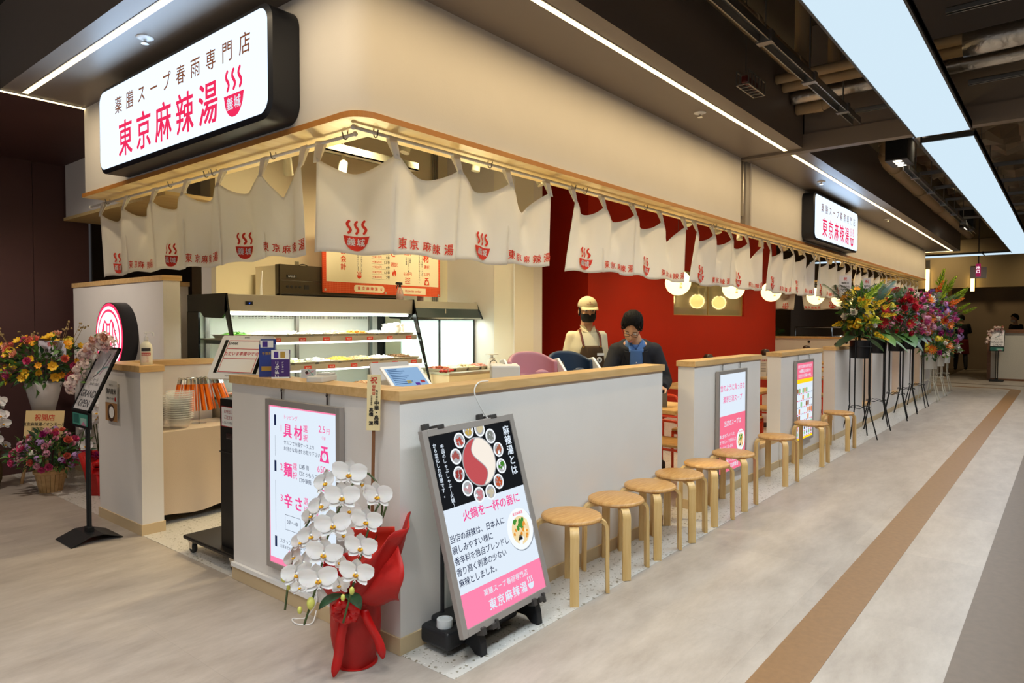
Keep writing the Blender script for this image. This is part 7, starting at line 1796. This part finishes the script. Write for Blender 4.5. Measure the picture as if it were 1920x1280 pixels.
for s_ in (-1, 1):
    a = che + (nk - che) * .80 + sd * (s_ * .048) + ft * .115; b = che + sd * (s_ * .060) + ft * .168; c = che + (pel - che) * .45 + sd * (s_ * .045) + ft * .168; d = che + sd * (s_ * .125) + ft * .130; e = che + (nk - che) * .75 + sd * (s_ * .095) + ft * .085
    MB().add([a, b, c, d, e], [(0, 1, 2, 3, 4)]).build('lapel', NAVY, t, solid=.006)
    MB().add([nk + sd * (s_ * .005) + ft * .075 - V((0, 0, .03)), nk + sd * (s_ * .055) + ft * .070 - V((0, 0, .03)), nk + sd * (s_ * .062) + ft * .01 + V((0, 0, .02)), nk + sd * (s_ * .035) + ft * .055 + V((0, 0, .015))], [(0, 1, 2, 3)]).build('shirt_collar', BSH, t, solid=.004)
m = MB()
for s_ in (-1, 1):
    c = H((s_ * .033, -.102, .0)); pts = [H((s_ * .033 + .025 * math.cos(2 * PI * i / 16) * (abs(math.cos(2 * PI * i / 16)) + .02) ** -.25, -.102, .0 + .014 * math.sin(2 * PI * i / 16) * (abs(math.sin(2 * PI * i / 16)) + .02) ** -.25)) for i in range(17)]
    m.tube(pts, .002, 5); m.tube([H((s_ * .057, -.098, .004)), H((s_ * .080, -.03, .006)), H((s_ * .082, .01, .004))], .0018, 5)
m.tube([H((-.009, -.103, .004)), H((0, -.106, .007)), H((.009, -.103, .004))], .0018, 5); m.build('glasses', BLACK, t, True)
q = random.Random(3); m = MB()
for k in range(70):                                                # combed locks over the crown and brow
    x = q.uniform(-.075, .075); y0 = q.uniform(-.02, .07)
    top = lambda xx, yy: .028 + .124 * math.sqrt(max(.02, 1 - (xx / .092) ** 2 - ((yy - .014) / .114) ** 2))
    pts = []
    for j in range(5):
        yy = y0 - j * .026; xx = x * (1 + .04 * j) + .004 * j * q.uniform(-1, 1.6); yy = max(yy, -.080)
        pts.append(H((xx, yy, top(xx, yy) + .006 - (.004 if yy <= -.080 else 0))))
    m.tube(smooth_path(pts, 3), lambda f: .0062 * (1 - .75 * f) + .001, 5)
m.build('hair_locks', HAIR, t, True)
# low table he leans on
def table(label, x, y, w, d, h, group=None):
    t = thing('dining_table', label, 'table', (x, y, 0), 0, group)
    TW_ = wood('table_top_wood', '#c79d62', '#dab57d', (2, 9, 9))
    MB().box(-w / 2, w / 2, -d / 2, d / 2, h - .03, h).build('table_top', TW_, t, bevel=.004)
    MB().lathe([(.24, 0), (.24, .012), (.04, .03)], seg=24).build('foot_plate', BLACK, t, 'auto'); MB().cyl((0, 0, .02), (0, 0, h - .03), .035, seg=14).build('leg', BLACK, t, True)
    return t
ORF = mat('orange_red_tube', '#d8401c', .35)
CHP = None
def chair(x, y, rz, label, group):
    global CHP
    if CHP is None:
        t = thing('tube_chair', label, 'chair', (x, y, .002), rz, group)
        MB().box(-.20, .20, -.20, .20, .43, .455).build('seat', wood('chair_seat_wood', '#b98c50', '#cfa468', (3, 9, 9)), t, bevel=.008)
        for s_ in (-1, 1):
            MB().tube(smooth_path([(s_ * .19, .19, 0), (s_ * .19, .19, .5), (s_ * .19, .20, .60), (s_ * .15, .21, .655), (0, .21, .66)], 5), .013, 10).build('back_leg', ORF, t, True)
            MB().cyl((s_ * .19, -.19, 0), (s_ * .19, -.19, .43), .013, seg=10).build('front_leg', ORF, t, True)
        MB().tube([(-.19, -.19, .41), (.19, -.19, .41), (.19, .19, .41), (-.19, .19, .41), (-.19, -.19, .41)], .011, 8).build('seat_rail', ORF, t, True)
        CHP = t
    else: dup(CHP, (x, y, .002), rz, label)
JUGM = mat('brown_jug', '#3a2a20', .35); PAPER = mat('menu_paper', '#d9d2c2', .6)
BAY = ['first bay past the counter', 'bay behind the soup light panel gap', 'bay behind the food shelf panel gap', 'bay behind the first flower stands', 'bay behind the middle flower stands', 'last bay by the cream end wall']
for k in range(5):
    bx = 3.83 + 2.1 * k
    table('wooden dining table in the ' + BAY[k], bx, 1.02, .62, 1.30, .72, 'dining tables behind the half walls')
    chair(bx - (.52 if k else .33), .52 if k else .40, R(90), 'orange tube chair, near side, ' + BAY[k], 'orange tube chairs')
    chair(bx + .52, .52, R(-90), 'orange tube chair, far side, ' + BAY[k], None)
    chair(bx - .52, 1.35, R(90), 'orange tube chair next to the red wall, ' + BAY[k], None)
    t = thing('water_jug', 'brown water jug on the table in the ' + BAY[k], 'jug', (bx + .12, 1.14 + .02 * k, .72))
    MB().lathe([(0, 0), (.062, 0), (.066, .02), (.066, .22), (.058, .25), (.055, .30), (0, .30)], seg=22).build('jug_body', JUGM, t, 'auto'); MB().lathe([(.058, .30), (.062, .31), (.06, .36), (.04, .385), (0, .39)], seg=20).build('lid', JUGM, t, True)
    MB().tube(smooth_path([(.06, 0, .26), (.12, 0, .24), (.12, 0, .10), (.064, 0, .07)], 4), .009, 8).build('handle', JUGM, t, True)
    t = thing('menu_stand', 'small pale menu stand on the table in the ' + BAY[k], 'menu stand', (bx - .13, 1.12, .72), R(-40))
    MB().add([(-.05, 0, 0), (.05, 0, 0), (.075, 0, .30), (-.075, 0, .30), (-.05, .06, 0), (.05, .06, 0), (.06, .045, .30), (-.06, .045, .30)], [(0, 1, 2, 3), (5, 4, 7, 6), (0, 4, 5, 1), (3, 2, 6, 7), (1, 5, 6, 2), (0, 3, 7, 4)]).build('holder', PAPER, t)
    m = MB(); f_ = Frame((0, -.001, 0), (1, 0, 0), (0, 0, 1)); m.text('お品書き', f_, 0, .22, .028, 0, .01); [rect(m, f_, -.04, .04, .18 - i * .022, .185 - i * .022, .0006, 1) for i in range(6)]; m.build('print', [REDINK, INK], t)
    if k < 5:
        t = thing('condiment_tray', 'dark condiment tray on the table in the ' + BAY[k], 'tray', (bx - .05, 1.32, .72))
        MB().box(-.10, .10, -.06, .06, 0, .05).build('tray_box', BLACK, t, bevel=.004)
        for i in range(3): MB().lathe([(0, .01), (.024, .01), (.026, .10), (.018, .12), (0, .12)], (-.06 + .06 * i, 0, 0), 14).build('condiment_jar', (JUGM, mat('chili_red', '#8e2a1c', .4), WHITEP)[i], t, True)
o = MB().prism([(-.055, 0), (.055, 0), (.055, .16), (-.055, .16)], Frame((0, 0, 0), (1, 0, 0), (0, 0, 1)), -.04, .04).tube(smooth_path([(-.03, 0, .16), (-.02, 0, .24), (0, 0, .27), (.02, 0, .24), (.03, 0, .16)], 4), .004, 6).build('paper_bag', mat('grey_bag', '#5d574c', .7)); o.location = (3.72, .60, .722); o.rotation_euler = (0, 0, R(30)); tag(o, 'small dark grey paper bag with handle on the nearest dining table', 'bag')
t = thing('handbag', 'dark bag on the floor under the nearest dining table', 'bag', (3.55, .62, .002)); MB().box(-.14, .14, -.08, .08, 0, .24).build('bag_body', DKT, t, bevel=.03, seg=3); MB().tube(smooth_path([(-.07, 0, .23), (-.05, 0, .33), (.05, 0, .33), (.07, 0, .23)], 4), .007, 6).build('handle', DKT, t, True)
# globe pendants with a printed mark
GLB = mat('globe_glass', '#fff4d2', .3, emit=2.3, ecol='#ffdf96')
GX = [5.48, 7.12, 8.55, 10.78, 12.3, 13.6]
GN = ['nearest the counter', 'second from the counter', 'third from the counter', 'by the end of the red wall', 'behind the flower stands', 'by the cream end wall']
for i, (x, lb) in enumerate(zip(GX, GN)):
    t = thing('globe_pendant', 'warm glowing globe pendant ' + lb, 'lamp', (x, 1.30 - .03 * i, 1.97))
    MB().ell((0, 0, 0), .15, 28).build('globe', GLB, t, True)
    MB().cyl((0, 0, .145), (0, 0, .20), .03, .02, 12).build('cap', BLACK, t, True); MB().cyl((0, 0, .2), (0, 0, 1.735), .0035, seg=6).build('cord', BLACK, t)
    m = MB(); f_ = Frame((0, 0, 0), (1, 0, 0), (0, 0, 1)); rr = R(-50.7)
    fs_ = lambda u, v, w=0: Matrix.Rotation(rr, 3, 'Z') @ V((u, -math.sqrt(max(0, .1512 ** 2 - u * u - (v - .0) ** 2)), v))
    m.text('東京麻', fs_, 0, .0, .035, 0, .02, vertical=True, w=0); m.build('printed_mark', mat('globe_print', '#c9782c', .5, emit=.5), t)
    l = bpy.data.lights.new('globe_lamp', 'POINT'); l.energy = 26; l.color = (1, .72, .38); l.shadow_soft_size = .153; lo_ = bpy.data.objects.new('globe_lamp', l); lo_.location = (x, 1.30 - .03 * i, 1.97); col.objects.link(lo_)
# track rails and spot lamps under the shop ceiling
def track(label, p0, p1, n, seed, name='spotlight_track'):
    q = random.Random(seed); t = thing(name, label, 'light', p0)
    a, b = V(p0), V(p1); d = (b - a).normalized(); s_ = d.cross(V((0, 0, 1)))
    f = lambda x, y, z: a + d * x + s_ * y + V((0, 0, z)); L_ = (b - a).length
    MB().box(0, L_, -.045, .045, 0, .01, fr=f).box(0, L_, -.045, -.03, 0, .07, fr=f).box(0, L_, .03, .045, 0, .07, fr=f).build('rail', mat('pale_rail', '#b9b59c', .5), t, world=True)
    for k in range(n):
        p = f(L_ * (k + .5) / n, 0, 0); e = p + V((q.uniform(-.08, .08), q.uniform(-.08, .08), -.24))
        m = MB().cyl(p, p - V((0, 0, .07)), .018, seg=10); m.cyl(p - V((0, 0, .07)), e, .038, seg=16); m.build('spot_lamp', mat('cream_lamp', '#dcd3b0', .5), t, 'auto', world=True)
        MB().cyl(p, (p.x, p.y, 3.69), .005, seg=6).build('hanger_rod', GALV, t, world=True)
track('spotlight rail above the corner counter', (.55, .75, 3.0), (2.6, .75, 3.0), 2, 1)
track('spotlight rail above the entrance', (.75, 2.5, 2.92), (2.4, 2.5, 2.92), 3, 2)
track('spotlight rail in front of the white column', (1.2, 1.7, 3.05), (3.6, 1.7, 3.05), 3, 3)
track('spotlight rail before the red wall', (4.6, 1.0, 2.8), (9.5, 1.0, 2.8), 6, 4)
track('spotlight rail before the end of the red wall', (9.8, 1.0, 2.8), (14, 1.0, 2.8), 5, 5)
t = thing('ceiling_cassette', 'white square air unit in the shop ceiling over the corner counter', 'air unit', (1.15, 1.0, 3.25)); MB().box(-.5, .5, -.3, .5, 0, .25).build('casing', mat('cassette_white', '#d9d6c2', .6), t); m = MB()
for k in range(4): m.box(-.42 + .22 * k, -.42 + .22 * k + .16, -.2, .4, -.006, 0)
m.build('air_slot', DKGREY, t)
o = MB().box(-.28, .28, -.05, .05, 0, .06); o2 = o.build('ceiling_speaker', BLACK); o2.location = (6.2, .8, 2.62); tag(o2, 'slim black unit under the shop ceiling before the red wall', 'air unit'); MB().cyl((-.2, 0, .06), (-.2, 0, 1.08), .006, seg=6).cyl((.2, 0, .06), (.2, 0, 1.08), .006, seg=6).build('hanger_rod', GALV, o2)
# plants beyond the end wall
t = thing('potted_palm', 'potted palm behind the cream end wall beside the red wall', 'plant', (16.2, 4.0, 0)); q = random.Random(71); m = MB()
for k in range(26):
    a = R(q.uniform(0, 360)); frond(m, (q.uniform(-.1, .1), q.uniform(-.1, .1), .8), (math.cos(a) * .6, math.sin(a) * .6, 1.1), q.uniform(.8, 1.2), q, k % 2, .35, .16, 18)
m.build('fronds', [GRN, GRD], t, True); MB().lathe([(0, .002), (.2, .002), (.26, .75), (.22, .75), (.2, .6)], seg=24).build('pot', BLACK, t, 'auto')
t = thing('steel_rail_fence', 'low steel hand rail behind the cream end wall', 'rail', (16.6, 2.4, 0)); 
for y in (-.9, 0, .9): MB().cyl((0, y, 0), (0, y, 1.38), .02, seg=10).build('post', CHROME, t, True)
MB().tube([(0, -.9, 1.38), (0, .9, 1.38)], .02, 10).build('rail', CHROME, t, True); MB().tube([(0, -.9, 1.15), (0, .9, 1.15)], .016, 10).build('rail', CHROME, t, True)
# ---------------------------------------------------------------- far end of the corridor
t = thing('reception_counter', 'white tiled reception counter with brown edges at the far end', 'counter', (20.2, -2.4, 0))
m = MB().box(19.80, 20.5, -4.6, -.70, .05, 1.24); m.build('white_front', mat('white_small_tiles', '#c9c5bb', .5, noise=.06, nscale=60), t, world=True)
BRW = wood('brown_counter_edge', '#6a4426', '#80553a', (2, 2, 9)); MB().box(19.76, 20.6, -4.6, -.64, 1.24, 1.33).build('counter_top', BRW, t, world=True); MB().box(19.79, 20.5, -.70, -.62, 0, 1.24).build('edge_post', BRW, t, world=True); MB().box(19.79, 20.5, -4.6, -.7, 0, .05).build('plinth', BRW, t, world=True)
def light_bar(label, x, y, z0, z1):
    t = thing('vertical_light_bar', label, 'lamp', (x, y, z0)); MB().box(-.035, .035, -.05, .05, 0, z1 - z0).build('diffuser', emat('warm_bar', '#ffd37a', 5.), t); MB().box(.035, .05, -.06, .06, -.01, z1 - z0 + .3).build('bracket', DKGREY, t)
light_bar('warm vertical light bar next to the end of the fascia', 23.93, 1.35, 2.48, 3.25)
light_bar('warm vertical light bar below the hanging exit sign', 23.93, .12, 2.50, 3.0)
t = thing('exit_sign', 'hanging exit sign with red characters far down the corridor', 'sign', (18.0, -.55, 2.58)); f_ = Frame((0, 0, 0), (0, -1, 0), (0, 0, 1))
MB().prism([(-.165, 0), (.165, 0), (.165, .27), (-.165, .27)], f_, -.03, .03).build('acrylic_plate', mat('pale_acrylic', '#b9b4b0', .3), t)
MB().prism([(-.05, .04), (.05, .04), (.05, .35), (-.05, .35)], f_, .031, .05).build('red_panel', mat('magenta_panel', '#b0245c', .5, emit=.5), t); m = MB(); m.text('出口', f_, 0, .22, .085, 0, .02, w=.052, vertical=True); m.build('lettering', emat('sign_white', '#fff0f4', 1.2), t)
MB().cyl((0, 0, .27), (0, 0, 1.56), .012, seg=8).build('hanger_rod', GALV, t)
BT = mat('black_top', '#141316', .8); RA = mat('dark_red_apron', '#7a1c1c', .8)
J = dict(pelvis=(0, 0, .95), chest=(0, -.05, 1.30), neck=(0, -.09, 1.47), head=(0, -.13, 1.60), hm=FX3(14), sh=((.18, -.05, 1.41), (-.18, -.05, 1.41)), el=((.34, .10, 1.22), (-.24, -.22, 1.20)), wr=((.20, -.12, 1.08), (-.06, -.34, 1.16)), hip=((.09, 0, .90), (-.09, 0, .90)), kn=((.12, -.14, .50), (-.10, .06, .48)), an=((.14, -.10, .085), (-.10, .34, .12)), hd=(((-.8, -.6, 0), (0, -.5, -1)), ((.2, -1, .2), (0, -.5, -1))), top=BT, trouser=DKT, sleeve=1., topname='black_top', hairlow=-.6)
P = (-2.029 + .7737 * 21.4 + .6336 * (843 / 1278.6 * 21.4), -2.308 + .6336 * 21.4 - .7737 * (843 / 1278.6 * 21.4), .012)
t, H, ft, sd, pel, che, nk = person('person', 'walking worker in black top and dark red waist apron at the far doorway', P, R(100), J, .012)
m = MB(); m.grid(lambda u, v: pel + V((.185 * math.cos(2 * PI * u) * (1 + .15 * v), .145 * math.sin(2 * PI * u) * (1 + .25 * v), .02 - .46 * v)), 28, 8); m.build('waist_apron', RA, t, True, solid=.004)
J = dict(pelvis=(0, 0, .95), chest=(0, 0, 1.30), neck=(0, -.02, 1.47), head=(0, -.05, 1.62), hm=FX3(10), sh=((.18, 0, 1.41), (-.18, 0, 1.41)), el=((.24, .0, 1.13), (-.24, 0, 1.13)), wr=((.2, -.18, 1.0), (-.2, -.18, 1.0)), hip=((.09, 0, .90), (-.09, 0, .90)), kn=((.10, 0, .48), (-.10, 0, .48)), an=((.10, .02, .085), (-.10, .02, .085)), hd=(((-.2, -1, -.3), (0, -.3, -1)), ((.2, -1, -.3), (0, -.3, -1))), top=BT, trouser=DKT, topname='black_top', mask=True, hairlow=-.6)
P = (-2.029 + .7737 * 19.6 + .6336 * (945 / 1278.6 * 19.6), -2.308 + .6336 * 19.6 - .7737 * (945 / 1278.6 * 19.6), .002)
t, H, ft, sd, pel, che, nk = person('person', 'person with dark hair and white mask in black behind the far reception counter', P, R(-140), J, .012)
def maskf(u, v):
    a = R(-90 - 72 + 144 * u); zz = -.022 - .078 * v; r_ = 1.0 + .10 * math.sin(PI * v)
    return H((.074 * r_ * math.cos(a) * (1 - .25 * v * v), -.012 + .100 * r_ * math.sin(a) * (1 - .10 * v), zz))
MB().grid(maskf, 20, 8).build('face_mask', mat('white_mask', '#d9cfc0', .8), t, True, solid=.003)
spot('far_wall_washer', (22.6, 1.0, 3.8), (24.6, .8, 2.2), 60, (1, .75, .4), 120, .9, .2)
spot('far_wall_washer', (22.6, -2.2, 3.8), (24.6, -2.2, 1.6), 50, (1, .75, .4), 120, .9, .2)
